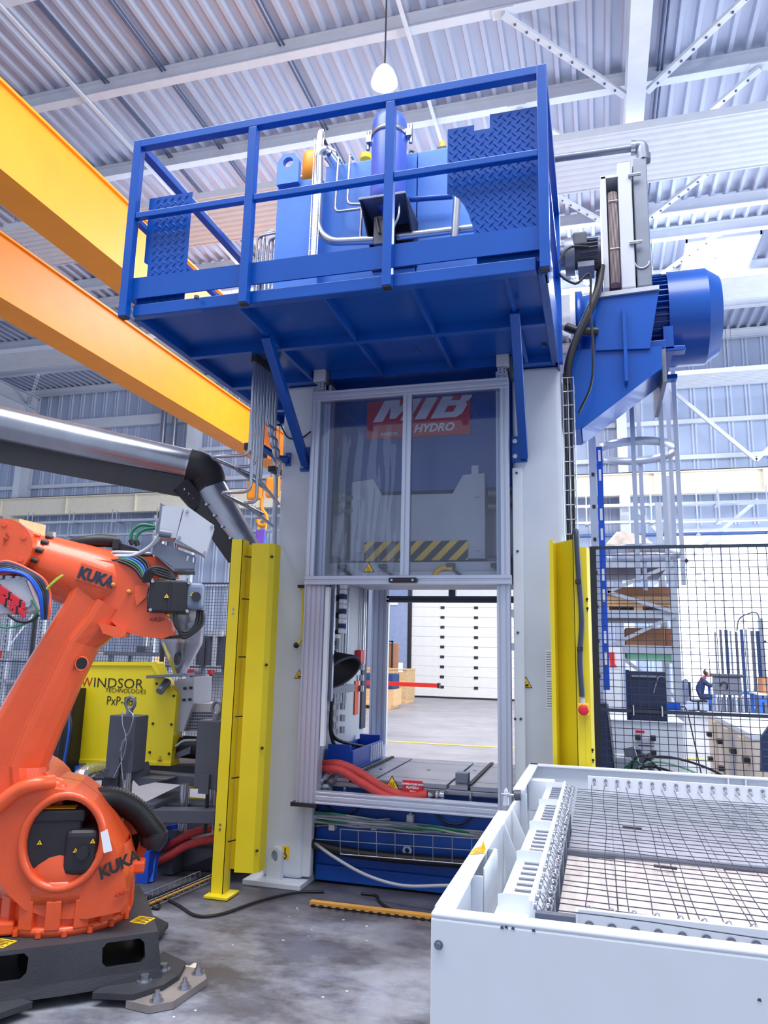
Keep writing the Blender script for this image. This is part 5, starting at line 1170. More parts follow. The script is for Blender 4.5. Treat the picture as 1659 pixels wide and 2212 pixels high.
# hoses and cables along the forearm
put('energy_hose', MB().tube(curve([(-2.833, 3.500, 2.129), (-2.733, 3.460, 2.154), (-2.650, 3.460, 2.169), (-2.568, 3.480, 2.171)]), .036, 12), M_black, rbt)
put('hose_clamp', MB().box(-2.578, -2.542, 3.42, 3.54, 2.119, 2.181), M_dark, rbt, bev=.006)
put('hose_tail', MB().prism([(-2.551, 3.460, 2.164), (-2.446, 3.460, 2.133), (-2.444, 3.460, 2.118), (-2.547, 3.460, 2.117)], (0, .06, 0)), M_dark, rbt)
for k, (pts, m, r) in enumerate(((( (-2.639, 3.400, 2.065), (-2.545, 3.360, 2.075), (-2.448, 3.340, 2.082), (-2.365, 3.300, 2.131), (-2.319, 3.260, 2.188), (-2.303, 3.260, 2.199)), M_boxgrey, .012),
        (((-2.583, 3.400, 2.068), (-2.564, 3.380, 2.096), (-2.519, 3.360, 2.099), (-2.368, 3.360, 2.099)), M_boxgrey, .009), (((-2.576, 3.420, 2.070), (-2.503, 3.400, 2.087), (-2.358, 3.380, 2.097)), M_green, .011),
        (((-2.487, 3.450, 2.171), (-2.482, 3.450, 2.228), (-2.438, 3.450, 2.267), (-2.364, 3.450, 2.263)), M_green, .009), (((-2.460, 3.450, 2.167), (-2.453, 3.450, 2.209), (-2.419, 3.450, 2.242), (-2.363, 3.450, 2.253)), M_green, .009))):
    put('cable', MB().tube(curve(pts), r, 8), m, rbt)
for k in range(6):
    put('cable', MB().tube(curve([(-2.595 + .02 * k, 3.34 + .01 * k, 2.053), (-2.511 + .018 * k, 3.3, 2.041 + .006 * k), (-2.438 + .014 * k, 3.28, 2.009 + .004 * k), (-2.389 + .006 * k, 3.26, 1.954)]), .008, 6), [M_black, M_black, M_green, M_bluec, M_black, M_black][k], rbt)
for k in range(4): put('motor_loop', MB().tube(curve([(-2.382 + .01 * k, 3.25, 1.934), (-2.367 + .01 * k, 3.24, 1.988), (-2.323, 3.24, 2.015 - .012 * k), (-2.259, 3.26, 2.0 - .012 * k), (-2.227, 3.3, 1.964)]), .009, 7), M_black, rbt)
put('cable_plug', MB().cyl((-2.470, 3.420, 2.152), (-2.484, 3.420, 2.177), .014, n=8).cyl((-2.443, 3.420, 2.148), (-2.455, 3.420, 2.173), .014, n=8), M_dark, rbt)
put('rear_cover', MB().prism([(-2.444, 3.420, 2.105), (-2.237, 3.420, 2.077), (-2.220, 3.420, 1.985), (-2.351, 3.420, 1.969), (-2.438, 3.420, 2.029)], (0, .12, 0)), M_robot, rbt, bev=.01)
# junction boxes on a folded bracket
jb = thing('junction_box', (-2.236, 3.300, 2.163), 'pair of light grey control boxes on a folded bracket over the robot elbow', 'box')
put('bracket', MB().prism([(-2.352, 3.300, 2.142), (-2.322, 3.300, 2.154), (-2.134, 3.300, 2.093), (-2.124, 3.300, 2.078), (-2.129, 3.300, 2.008), (-2.234, 3.300, 2.001), (-2.245, 3.300, 2.023), (-2.355, 3.300, 2.092)], (0, .012, 0),
    [[(-2.173, 3.300, 2.091), (-2.163, 3.300, 2.091), (-2.164, 3.300, 2.066), (-2.176, 3.300, 2.061)], [(-2.141, 3.300, 2.085), (-2.131, 3.300, 2.080), (-2.134, 3.300, 2.053), (-2.142, 3.300, 2.057)]]), M_mid, jb)
put('bracket_floor', MB().prism([(-2.348, 3.300, 2.092), (-2.234, 3.300, 2.001), (-2.129, 3.300, 2.008), (-2.130, 3.300, 2.023), (-2.231, 3.300, 2.018)], (0, .2, 0)), M_mid, jb)
put('back_plate', MB().prism([(-2.349, 3.400, 2.158), (-2.342, 3.400, 2.389), (-2.311, 3.400, 2.373), (-2.319, 3.400, 2.152)], (0, .015, 0)), M_mid, jb)
b1 = put('box_body', MB().prism([(-2.327, 3.280, 2.180), (-2.318, 3.280, 2.350), (-2.210, 3.280, 2.352), (-2.236, 3.280, 2.180)], (0, .16, 0)), M_boxgrey, jb, bev=.006)
put('box_side', MB().prism([(-2.237, 3.290, 2.177), (-2.245, 3.290, 2.156), (-2.111, 3.290, 2.113), (-2.086, 3.290, 2.099)], (0, .14, 0)), M_boxgrey, jb)
b2 = put('box_lid', MB().prism([(-2.235, 3.270, 2.174), (-2.202, 3.270, 2.350), (-2.188, 3.270, 2.354), (-2.040, 3.270, 2.258), (-2.078, 3.270, 2.087), (-2.095, 3.270, 2.101)], (0, .13, 0)), M_boxgrey, jb, bev=.006)
for q in ((-2.186, 3.265, 2.327), (-2.217, 3.265, 2.184), (-2.052, 3.265, 2.252), (-2.081, 3.265, 2.109)): put('lid_screw', MB().cyl((q[0], 3.26, q[2]), (q[0], 3.272, q[2]), .008, n=8), M_steel, b2)
q = (-2.295, 3.270, 2.201); put('cable_gland', MB().cyl((q[0] - .03, 3.25, q[2]), (q[0] + .03, 3.27, q[2] - .004), .022, n=8), M_mid, b1)
for k, m in enumerate((M_vinylw, M_red, M_bluec, M_cable, M_vinylw, M_red)):
    put('wire', MB().tube(curve([(-2.327, 3.33, 2.127 + .006 * k), (-2.28, 3.32, 2.088 - .006 * k), (-2.237, 3.31, 2.099), (-2.246 + .004 * k, 3.31, 2.159)]), .0035, 5), m, jb)


ROT_ROBOT = math.radians(28)      # the arm plane is turned away from the hall axes
rbt.rotation_euler.z = ROT_ROBOT
_o = Vector(jb.location) - RC; _o.rotate(Matrix.Rotation(ROT_ROBOT, 3, 'Z')); jb.location = RC + _o; jb.rotation_euler.z = ROT_ROBOT
# ---- fume extraction arm
fx = thing('extraction_arm', (-2.987, 4.300, 2.835), 'steel fume extraction pipe with black elbow and black support arm', 'duct')
d0, d1, d2, d3 = Vector((-4.243, 4.100, 3.168)), Vector((-2.947, 4.900, 2.949)), Vector((-2.852, 5.000, 2.831)), Vector((-2.511, 5.150, 2.215))
put('upper_tube', MB().tube([d0, mix(d0, d1, .5), d1], .135, 28), M_duct, fx)
put('elbow', MB().tube(curve([mix(d0, d1, .985), mix(d1, d2, .5) + Vector((.03, 0, .035)), d2, mix(d2, d3, .06)], 5), .143, 24), M_black, fx)
put('lower_tube', MB().tube([mix(d2, d3, .04), d3], .13, 28), M_duct, fx)
put('tube_bead', MB().tube([mix(d0, d1, .975), mix(d0, d1, .985)], .139, 28), M_steel, fx)
s0, s1, s2, s3 = Vector((-4.211, 4.100, 2.961)), Vector((-2.941, 4.800, 2.776)), Vector((-2.875, 4.900, 2.678)), Vector((-2.574, 5.000, 2.268))
put('support_arm', MB().beam(s0, s1, .03, .15), M_dark, fx)
put('support_arm', MB().beam(mix(s1, s2, -.2), mix(s2, s3, .05), .035, .13), M_dark, fx)
put('support_arm', MB().beam(s2, s3, .03, .13), M_dark, fx)
for i in range(3): put('joint_bolt', MB().cyl(mix(s1, s2, .2 + .3 * i), mix(s1, s2, .2 + .3 * i) + Vector((0, -.03, 0)), .012, n=8), M_steel, fx)
for i in range(4): q = Vector(mix(s2, s3, .2 + .2 * i)) + Vector((.03, -.02, .06)); put('joint_bolt', MB().cyl(q, q + Vector((0, -.02, 0)), .01, n=8), M_steel, fx)

# ---- yellow safety guards each side of the press
def guard(name, plan, z0, z1, label):
    t = thing(name, (plan[0][0], plan[0][1], 0), label, 'guard'); return t
yg = thing('yellow_guard', (-2.4, 4.85, 0), 'tall yellow folded sheet guard between the robot and the press', 'guard')
def sheet(plan, z0, z1, th=.004):
    b = MB()
    for (xa, ya), (xb, yb_) in zip(plan, plan[1:]):
        n = Vector((yb_ - ya, -(xb - xa), 0)).normalized() * th
        b.prism([(xa, ya, z0), (xb, yb_, z0), (xb, yb_, z1), (xa, ya, z1)], -n)
    return b
put('post', sheet([(-2.515, 4.90), (-2.515, 4.80), (-2.425, 4.80), (-2.425, 4.90)], .02, 2.375), M_yellow, yg)
put('cover_sheet', sheet([(-2.42, 4.88), (-2.365, 4.87), (-2.355, 4.81), (-2.23, 4.83), (-2.205, 4.87), (-2.2, 4.96)], .16, 2.345), M_yellow, yg)
put('foot_plate', MB().box(-2.53, -2.36, 4.74, 4.92, .003, .02), M_yellow, yg, bev=.003)
for z in (.35, .75, 1.15, 1.55, 1.95, 2.25): put('cable_clip', MB().cyl((-2.40, 4.79, z), (-2.375, 4.85, z), .005, n=6), M_dark, yg)
for z in (.42, .45, 1.85, 1.88): put('rivet', MB().cyl((-2.47, 4.795, z), (-2.47, 4.80, z), .008, n=8), M_steel, yg)
for z in (.3, .95, 1.5, 2.25): put('edge_clip', MB().cyl((-2.215, 4.83, z), (-2.205, 4.84, z), .009, n=8), M_dark, yg)
yr_ = thing('yellow_guard', (-.15, 4.85, 0), 'tall yellow folded sheet guard with emergency stop, right of the press', 'guard')
put('cover_sheet', sheet([(-.30, 5.0), (-.293, 4.86), (-.268, 4.86), (-.255, 4.99), (-.145, 4.83)], .12, 2.335), M_yellow, yr_)
put('post', sheet([(-.145, 4.90), (-.145, 4.80), (-.10, 4.80)], .02, 2.36), M_yellow, yr_)
put('cover_sheet', sheet([(-.10, 4.805), (-.062, 4.805), (-.045, 4.93)], .02, 2.28), M_yellow, yr_)
es = put('stop_button_box', MB().box(-0.137, -0.073, 4.74, 4.80, 1.26, 1.33), mat('stop_box_yellow', (250, 200, 60), .45), yr_, bev=.005)
q = (-0.102, 4.740, 1.295); put('stop_button', MB().lathe((q[0], 4.742, q[2]), (0, -1, 0), [(.016, 0), (.016, .02), (.03, .022), (.031, .035), (.02, .042), (0, .043)], 20), M_sign, es)
put('cable_gland', MB().cyl((-0.109, 4.770, 1.331), (-0.109, 4.770, 1.358), .014, n=8), M_boxgrey, es)
put('button_cable', MB().tube(curve([(-0.109, 4.780, 1.368), (-0.116, 4.780, 1.600), (-0.100, 4.780, 1.823), (-0.110, 4.780, 2.079), (-0.117, 4.780, 2.253), (-0.120, 4.790, 2.365), (-0.129, 4.830, 2.384), (-0.136, 4.860, 2.353)]), .017, 10), mat('slate_cable_sleeve', (56, 66, 88), .5), yr_)
for q in ((-0.116, 4.790, 2.060), (-0.115, 4.790, 1.650)): put('cable_clip', MB().box(q[0] - .018, q[0] + .018, 4.76, 4.8, q[2] - .012, q[2] + .012), M_dark, yr_)
for y in (0, 1): pass
for q in ((-0.066, 4.800, 1.955), (-0.065, 4.800, 1.898), (-0.058, 4.800, 1.061), (-0.057, 4.800, 1.003)): put('keyhole_slot', MB().cyl((q[0], 4.800, q[2]), (q[0], 4.806, q[2]), .008, n=8).box(q[0] - .003, q[0] + .003, 4.8, 4.806, q[2] - .018, q[2]), M_dark, yr_)


# ================================================================ EXTRUDER AND STORES BEHIND THE ROBOT
YH = 5.6
ex = thing('extruder_machine', (-3.8, 5.9, 0), 'yellow hooded extruder with black lettering behind the robot arm', 'machine')
HP = [(-4.247, 5.600, 1.465), (-3.566, 5.600, 1.482), (-3.494, 5.600, 1.364), (-3.345, 5.600, 1.242), (-3.354, 5.600, 0.689), (-4.316, 5.600, 0.662), (-4.353, 5.600, 1.056)]
hood = put('hood', MB().prism(HP, (0, .12, 0)), M_yel2, ex, bev=.012)
put('hood_edge', MB().prism([(-4.308, 5.590, 0.663), (-3.348, 5.590, 0.691), (-3.350, 5.590, 0.666), (-4.296, 5.590, 0.638)], (0, .14, 0)), M_yellow, hood)
put('hood_top_bevel', MB().prism([(-4.227, 5.585, 1.466), (-3.565, 5.585, 1.482), (-3.593, 5.585, 1.451), (-4.223, 5.585, 1.439)], (0, .03, 0)), M_yel2, hood)
put('hood_top_bevel', MB().prism([(-3.565, 5.585, 1.482), (-3.489, 5.585, 1.364), (-3.524, 5.585, 1.367), (-3.593, 5.585, 1.451)], (0, .03, 0)), M_yel2, hood)
a, b = (-4.258, 5.590, 1.260), (-3.668, 5.590, 1.276)
text('hood_lettering', 'W', M_inkred, hood, (a[0] - .01, 5.597, a[2]), (1, 0, 0), (0, 0, 1), .115, .001, 0, 'LEFT', .92, -.001)
text('hood_lettering', 'INDSOR', M_ink, hood, (-4.152, 5.597, 1.26), (1, 0, 0), (0, 0, 1), .115, .001, 0, 'LEFT', 1.16, -.001)
text('hood_lettering', 'TECHNOLOGIES', M_ink, hood, (-4.025, 5.597, 1.222), (1, 0, 0), (0, 0, 1), .05, .001, 0, 'LEFT', 1.06, -.0006)
text('hood_lettering', 'PxP-881', M_ink, hood, (-4.005, 5.597, 1.12), (1, 0, 0), (0, 0, 1), .105, .001, 0, 'LEFT', .86, -.001)
triangle_sign('crush_sign', hood, (-4.241, 5.597, 0.712), (1, 0, 0), (0, 0, 1), .05, 'hand')
triangle_sign('crush_sign', hood, (-3.456, 5.597, 0.713), (1, 0, 0), (0, 0, 1), .05, 'hand')
for q in ((-3.544, 5.595, 0.987), (-3.372, 5.595, 0.988), (-3.374, 5.595, 0.760), (-3.553, 5.595, 0.761), (-3.538, 5.595, 1.306), (-3.370, 5.595, 1.215)): put('hood_screw', MB().cyl((q[0], 5.59, q[2]), (q[0], 5.602, q[2]), .01, n=8), M_ink, hood)
ho_ = (-3.421, 5.750, 1.601)
hp_ = put('hopper', MB().lathe((ho_[0], 5.75, 1.397), (0, 0, 1), [(.05, -.02), (.055, 0), (.17, .24), (.175, .26), (.18, .5), (.185, .5), (.19, .515), (.17, .515), (.165, .26)], 32), M_steel, ex)
sgq = (-3.365, 5.560, 1.514)
sg_ = MB()
for k in range(1): sg_.prism([(sgq[0] + .022 * math.cos(t) + .0 , 5.585, sgq[2] + .05 * math.sin(t)) for t in [2 * math.pi * i / 16 for i in range(16)]], (0, .04, 0))
put('sight_glass', sg_, M_dark, hp_)
put('hopper_lid_bracket', MB().prism([(-3.263, 5.550, 1.797), (-3.181, 5.550, 1.843), (-3.177, 5.550, 1.790), (-3.238, 5.550, 1.760)], (0, .02, 0)), M_mid, hp_)
put('slide_gate', MB().beam((-3.567, 5.550, 1.363), (-3.201, 5.550, 1.392), .14, .025), M_mid, ex, bev=.003)
put('drain_spout', MB().tube([(-3.439, 5.600, 1.328), (-3.443, 5.500, 1.250)], .033, 14), M_mid, ex)
put('feed_block', MB().prism([(-3.409, 5.650, 1.335), (-3.223, 5.650, 1.371), (-3.219, 5.650, 1.156), (-3.290, 5.650, 0.933), (-3.367, 5.650, 0.929)], (0, .3, 0)), M_boxgrey, ex, bev=.004)
for q in ((-3.299, 5.640, 1.275), (-3.244, 5.640, 1.281), (-3.300, 5.640, 1.183), (-3.245, 5.640, 1.188)): put('block_bolt', MB().cyl((q[0], 5.63, q[2]), (q[0], 5.65, q[2]), .012, n=6), M_dark, ex)
gc = put('grille_cover', MB().prism([(-3.351, 5.700, 1.103), (-3.311, 5.700, 1.149), (-2.897, 5.700, 1.166), (-2.883, 5.700, 0.948), (-3.341, 5.700, 0.926)], (0, .35, 0)), mat('beige_grey_sheet', (190, 184, 182), .45, metal=.3), ex, bev=.01)
hl_ = MB()
for j in range(6):
    for i in range(18):
        p = mix((-3.321, 5.690, 1.075), (-2.970, 5.690, 1.090), i / 17); z = p[2] - j * (1.075 - 0.95) / 5
        hl_.box(p[0] - .006, p[0] + .006, 5.69, 5.703, z - .007, z + .007)
stuff(put('grille_holes', hl_, M_groove, gc))
put('barrel', MB().cyl((-3.408, 5.750, 0.799), (-2.899, 5.750, 0.798), .09, n=20), M_dark, ex)
put('barrel_pipe', MB().tube(bend([(-3.391, 5.650, 0.811), (-3.310, 5.600, 0.821), (-3.255, 5.600, 0.867), (-3.134, 5.600, 0.873)], .04), .014, 8), M_steel, ex)
put('nozzle_plate', MB().prism([(-3.377, 5.650, 0.746), (-3.213, 5.650, 0.820), (-3.217, 5.650, 0.763), (-3.365, 5.650, 0.711)], (0, .12, 0)), M_mid, ex)
# carrying frame
put('bed_beam', MB().prism([(-4.175, 5.600, 0.625), (-3.058, 5.600, 0.682), (-3.049, 5.600, 0.560), (-4.165, 5.600, 0.541)], (0, .5, 0)), M_dark, ex)
put('frame_rail', MB().beam((-3.726, 5.300, 0.636), (-2.732, 5.300, 0.626), .1, .07), M_grey, ex, bev=.006)
put('frame_wedge', MB().prism([(-3.426, 5.100, 0.682), (-3.337, 5.100, 0.747), (-3.316, 5.100, 0.689), (-3.312, 5.100, 0.650), (-3.079, 5.100, 0.652), (-3.306, 5.100, 0.592)], (0, .15, 0)), M_grey, ex)
put('cross_beam', MB().beam((-3.150, 5.000, 0.447), (-3.215, 5.600, 0.471), .1, .1), M_grey, ex, bev=.006)
put('cross_beam', MB().beam((-3.282, 5.300, 0.415), (-2.645, 5.300, 0.453), .2, .08), M_grey, ex, bev=.006)
put('base_beam', MB().beam((-3.073, 5.000, 0.427), (-2.562, 5.000, 0.461), .12, .09), M_grey, ex, bev=.006)
put('base_beam', MB().beam((-3.433, 5.700, 0.205), (-2.936, 5.700, 0.224), .12, .07), M_grey, ex, bev=.006)
put('yellow_panel', MB().prism([(-3.371, 5.800, 0.519), (-3.192, 5.800, 0.535), (-3.187, 5.800, 0.470), (-3.366, 5.800, 0.461)], (0, .02, 0)), M_yel2, ex)
yp_ = put('yellow_panel', MB().prism([(-3.282, 5.700, 0.415), (-3.052, 5.700, 0.417), (-3.047, 5.700, 0.351), (-3.289, 5.700, 0.347)], (0, .02, 0)), M_yel2, ex)
triangle_sign('crush_sign', yp_, (-3.226, 5.697, 0.375), (1, 0, 0), (0, 0, 1), .05, 'hand')
put('frame_leg', MB().box(-3.1, -2.98, 5.1, 5.22, .01, .3), M_grey, ex); put('frame_leg', MB().box(-3.9, -3.78, 5.5, 5.62, .01, .6), M_grey, ex); put('frame_leg', MB().box(-4.5, -4.38, 5.8, 5.92, .01, .65), M_grey, ex); put('frame_leg', MB().box(-2.9, -2.78, 5.9, 6.02, .01, .6), M_grey, ex)
put('frame_sill', MB().box(-4.5, -2.8, 5.85, 5.95, .2, .3), M_grey, ex)
put('round_column', MB().cyl((-2.96, 5.16, .3), (-2.96, 5.16, .62), .035, n=14), M_steel, ex)
put('slide_column', MB().cyl((-2.784, 5.250, 0.604), (-2.779, 5.250, 0.435), .034, n=14), M_steel, ex)
# lifting posts with eye bolts
def post(name, lx0, lx1, zt, zb, Y, label):
    t = thing(name, ((lx0 + lx1) / 2, Y, zb), label, 'post')
    bd_ = put('post_body', MB().box(lx0, lx1, Y, Y + .16, zb, zt), M_grey, t, bev=.006)
    c = (lx0 + lx1) / 2; q = Vector((c, Y + .08, zt + .055))
    put('eye_bolt', MB().tube([q + Vector((.036 * math.cos(u), 0, .045 * math.sin(u) + .03)) for u in [2 * math.pi * k / 18 for k in range(18)]], .014, 8, closed=True).cyl((c, Y + .08, zt), (c, Y + .08, zt + .04), .026, n=14), M_mid, t)
    put('side_bracket', MB().box(lx0 + .05, lx0 + .13, Y - .02, Y, zb - .03, zb + .1), M_grey, t)
    put('support_rod', MB().cyl((lx0 + .1, Y + .03, zb), (lx0 + .1, Y + .03, zb - .3), .014, n=10), M_dark, t)
    put('support_rod', MB().cyl((c + .03, Y + .1, zb), (c + .03, Y + .1, zb - .3), .026, n=12), M_steel, t)
    return t
p1 = post('lifting_post', -3.538, -3.307, 1.097, 0.698, 5.0, 'dark grey square post with eye bolt and wire rope before the yellow hood')
post('lifting_post', -2.802, -2.59, 1.093, 0.627, 5.0, 'dark grey square post with eye bolt beside the tall yellow guard')
wr_ = thing('wire_rope', (-3.362, 4.950, 0.927), 'thin steel wire rope with turnbuckle hanging from the eye bolt', 'rope')
put('rope', MB().tube(curve([(-3.419, 4.980, 1.125), (-3.392, 4.960, 1.039), (-3.356, 4.960, 0.952), (-3.359, 4.960, 0.828), (-3.428, 4.960, 0.663)]), .005, 6), M_steel, wr_)
put('rope', MB().tube(curve([(-3.365, 4.980, 1.141), (-3.308, 4.960, 1.098), (-3.329, 4.960, 0.993), (-3.356, 4.960, 0.952), (-3.383, 4.960, 0.827), (-3.335, 4.960, 0.579)]), .005, 6), M_steel, wr_)
put('turnbuckle', MB().cyl((-3.362, 4.950, 0.927), (-3.379, 4.950, 0.854), .013, n=10), M_mid, wr_)
# foil wrapped duct, blue stool, red hoses, dark trough, wire basket tray on the floor
tag(put('foil_duct', MB().tube(curve([(-3.855, 5.200, 0.431), (-3.883, 5.200, 0.531), (-3.875, 5.200, 0.606), (-3.877, 5.300, 0.626), (-3.833, 5.500, 0.616)], 8), .07, 16), M_foil), 'silver foil wrapped duct bend under the yellow hood', 'duct')
sdk = thing('steel_duct', (-4.665, 6.400, 0.459), 'smooth metal duct on low stands behind the foil wrapped bend', 'duct')
put('duct_tube', MB().tube([(-4.765, 6.200, 0.447), (-4.477, 6.600, 0.487)], .1, 18), M_duct, sdk)
for q in (mix((-4.765, 6.200, 0.447), (-4.477, 6.600, 0.487), .2), mix((-4.765, 6.200, 0.447), (-4.477, 6.600, 0.487), .8)): put('stand', MB().box(q[0] - .06, q[0] + .06, q[1] - .06, q[1] + .06, .003, q[2] - .08), M_grey, sdk)
st_ = thing('blue_stool', (-3.03, 5.08, 0), 'blue plastic step stool on the floor by the red hoses', 'stool')
put('seat_board', MB().prism([(-3.193, 4.880, 0.281), (-3.018, 4.880, 0.266), (-3.029, 5.200, 0.246), (-3.192, 5.200, 0.251)], (0, 0, -.05)), M_plastic, st_, bev=.006)
for a, b in (((-3.170, 4.880, 0.003), (-3.039, 4.880, 0.016)), ((-3.053, 5.100, 0.003), (-3.009, 5.200, 0.007))):
    put('leg', MB().prism([(a[0], a[1], .002), (b[0], b[1], .002), (b[0], b[1], .33), (a[0], a[1], .33)], (0, .06, 0)), M_plastic, st_, bev=.006)
put('side_panel', MB().prism([(-3.067, 4.900, 0.257), (-3.074, 5.100, 0.244), (-3.066, 5.100, 0.157), (-3.057, 5.000, 0.175), (-3.020, 4.920, 0.007), (-3.044, 4.900, 0.010)], (0, .04, 0)), M_plastic, st_)
for pts, lb in ((((-3.166, 5.130, 0.126), (-2.950, 5.100, 0.245), (-2.824, 5.100, 0.309), (-2.634, 5.150, 0.355)), 'red sleeved hose curving behind the tall yellow guard, upper one'), (((-3.129, 5.080, 0.069), (-2.974, 5.060, 0.156), (-2.833, 5.060, 0.236), (-2.604, 5.100, 0.296)), 'red sleeved hose curving behind the tall yellow guard, lower one')):
    tag(put('heating_hose', MB().tube(curve(pts), .028, 10), M_hose), lb, 'hose')
tr_ = thing('dark_trough', (-2.75, 5.5, 0), 'dark grey plastic trough on the floor below the red hoses', 'trough')
put('trough_body', MB().loft([[(-3.035, 5.230, 0.003), (-2.705, 5.330, 0.003), (-2.45, 5.75, .003), (-3.0, 5.75, .003)], [(-3.15, 5.25, .22), (-2.5, 5.25, .22), (-2.42, 5.8, .22), (-3.05, 5.8, .22)]]), M_grey, tr_, bev=.01)
put('trough_rim', MB().box(-3.16, -2.42, 5.23, 5.26, .2, .23), M_grey, tr_)
wb = thing('wire_basket_tray', (-2.9, 4.6, 0), 'flat galvanised wire tray with cables lying on the floor beside the robot', 'cable tray')
wa, wb_ = Vector((-2.740, 4.311, 0.005)), Vector((-2.634, 5.073, 0.005)); wd_ = (wb_ - wa).normalized(); wn = Vector((-wd_.y, wd_.x, 0)); L_ = (wb_ - wa).length
for off, z in ((0, .01), (.06, .01), (.12, .01), (0, .055), (.12, .055)): put('tray_wire', MB().tube([wa + wn * off + Vector((0, 0, z)), wb_ + wn * off + Vector((0, 0, z))], .003, 5), M_tray, wb)
for i in range(15): c = wa + wd_ * (L_ * i / 14); put('tray_rung', MB().tube([c + Vector((0, 0, .055)), c + Vector((0, 0, .007)), c + wn * .12 + Vector((0, 0, .007)), c + wn * .12 + Vector((0, 0, .055))], .0028, 5), M_tray, wb)
for k, m in enumerate((M_batten, M_black, M_black)): put('cable', MB().tube([wa + wn * (.03 + .03 * k) + Vector((0, 0, .022)), wb_ + wn * (.03 + .03 * k) + Vector((0, 0, .022))], .008, 6), m, wb)
tag(put('floor_cable', MB().tube(curve([(-3.040, 4.731, 0.012), (-2.874, 4.627, 0.012), (-2.727, 4.526, 0.012), (-2.685, 4.449, 0.012), (-2.772, 4.482, 0.012), (-2.853, 4.595, 0.012), (-2.799, 4.655, 0.012), (-2.597, 4.545, 0.012), (-2.392, 4.414, 0.012), (-2.264, 4.495, 0.012), (-2.157, 4.792, 0.012), (-1.999, 5.031, 0.012), (-1.832, 5.114, 0.012)]), .009, 7), M_black), 'thin black cable looping over the floor from robot to press foot', 'cable')
tag(put('floor_cable', MB().tube(curve([(-1.586, 5.163, 0.012), (-1.482, 5.160, 0.012), (-1.422, 5.042, 0.012), (-1.295, 4.918, 0.012), (-1.173, 4.908, 0.012), (-0.968, 4.911, 0.012)]), .009, 7), M_black), 'short black cable on the dark floor in front of the blue base', 'cable')
bt = thing('floor_batten', (-1.3, 4.8, 0), 'long varnished wooden strip lying on the floor before the press', 'strip')
ba0, ba1 = Vector((-1.830, 4.838, 0.000)), Vector((-.62, 4.84, 0)); bn = Vector((0, .045, 0))
put('wood_strip', MB().prism([ba0 + Vector((0, 0, .008)), ba1 + Vector((0, 0, .008)), ba1 + bn + Vector((0, 0, .008)), ba0 + bn + Vector((0, 0, .008))], (0, 0, .022)), M_batten, bt, bev=.003)
br_ = MB()
for i in range(22): c = ba0.lerp(ba1, (i + .5) / 22); br_.box(c.x - .012, c.x + .012, c.y - .012, c.y + .002, .002, .016)
stuff(put('rubber_studs', br_, M_black, bt))
for a, b, lb in (((362, 2083), (432, 2093), 'cream tape strip on the floor beside the anchor plate, long arm of the cross'), ((388, 2100), (424, 2081), 'cream tape strip on the floor beside the anchor plate, short arm')): pass
t1, t2, t3, t4 = Vector((-2.185, 3.749, 0.004)), Vector((-1.990, 3.750, 0.004)), Vector((-2.053, 3.653, 0.006)), Vector((-2.042, 3.805, 0.006))
tag(put('floor_tape', MB().beam(t1, t2, .035, .002), M_tape), 'cream tape strip beside the anchor plate, lower strip of the cross', 'tape')
tag(put('floor_tape', MB().beam(t3, t4, .035, .002), M_tape), 'cream tape strip beside the anchor plate, laid over the other', 'tape')
random.seed(5)
cr_ = MB()
for i in range(46):
    x, y = -2.0 + 2.2 * random.random(), 2.6 + 2.2 * random.random(); s = .004 + .007 * random.random()
    if x > -.47: continue
    cr_.box(x, x + s * 1.4, y, y + s, .001, .004)
tag(stuff(put('paint_flakes', cr_, M_stain)), 'tiny white flakes scattered on the dark floor between robot and table', 'debris', None, 'stuff')

# ---- mesh fence behind the extruder
def mesh_fence(name, A, B, z0, z1, rails, nx, nz, label, posts, thick=.022, joined=False, wr=.0028):
    A, B = Vector(A), Vector(B); t = thing(name, mix(A, B, .5), label, 'fence'); d = (B - A); up = Vector((0, 0, 1))
    for s in posts: c = A.lerp(B, s); put('fence_post', MB().box(c.x - thick, c.x + thick, c.y - thick, c.y + thick, 0.002, z1 + .02), M_dark, t)
    for z in rails: put('fence_rail', MB().beam(A + up * z, B + up * z, thick, thick), mat('fence_slate_' + name[:4] + str(int(z * 100)), (46, 54, 74), .45), t)
    if joined:
        b = MB()
        for i in range(nx + 1): c = A.lerp(B, i / nx); b.beam(c + up * z0, c + up * z1, wr * 1.6, wr * 1.6)
        for j in range(nz + 1): z = z0 + (z1 - z0) * j / nz; b.beam(A + up * z, B + up * z, wr * 1.6, wr * 1.6)
        stuff(put('mesh_wires', b, M_net, t))
    else:
        o = put('vertical_wire', MB().beam(A + up * z0, A + up * z1, wr * 2, wr * 2), M_net, t)
        for i in range(1, nx): dup_part(o, t, d * (i / nx))
        o2 = put('horizontal_wire', MB().beam(A + up * z0, B + up * z0, wr * 2, wr * 2), M_net, t)
        for j in range(1, nz): dup_part(o2, t, up * ((z1 - z0) * j / nz))
    return t
mesh_fence('mesh_fence', (-8.5, 9, 0), (-3.0, 9, 0), .1, 2.46, (.1, 1.36, 2.46), 130, 56, 'black mesh safety fence behind the yellow extruder', (.14, .52, .97), joined=True)
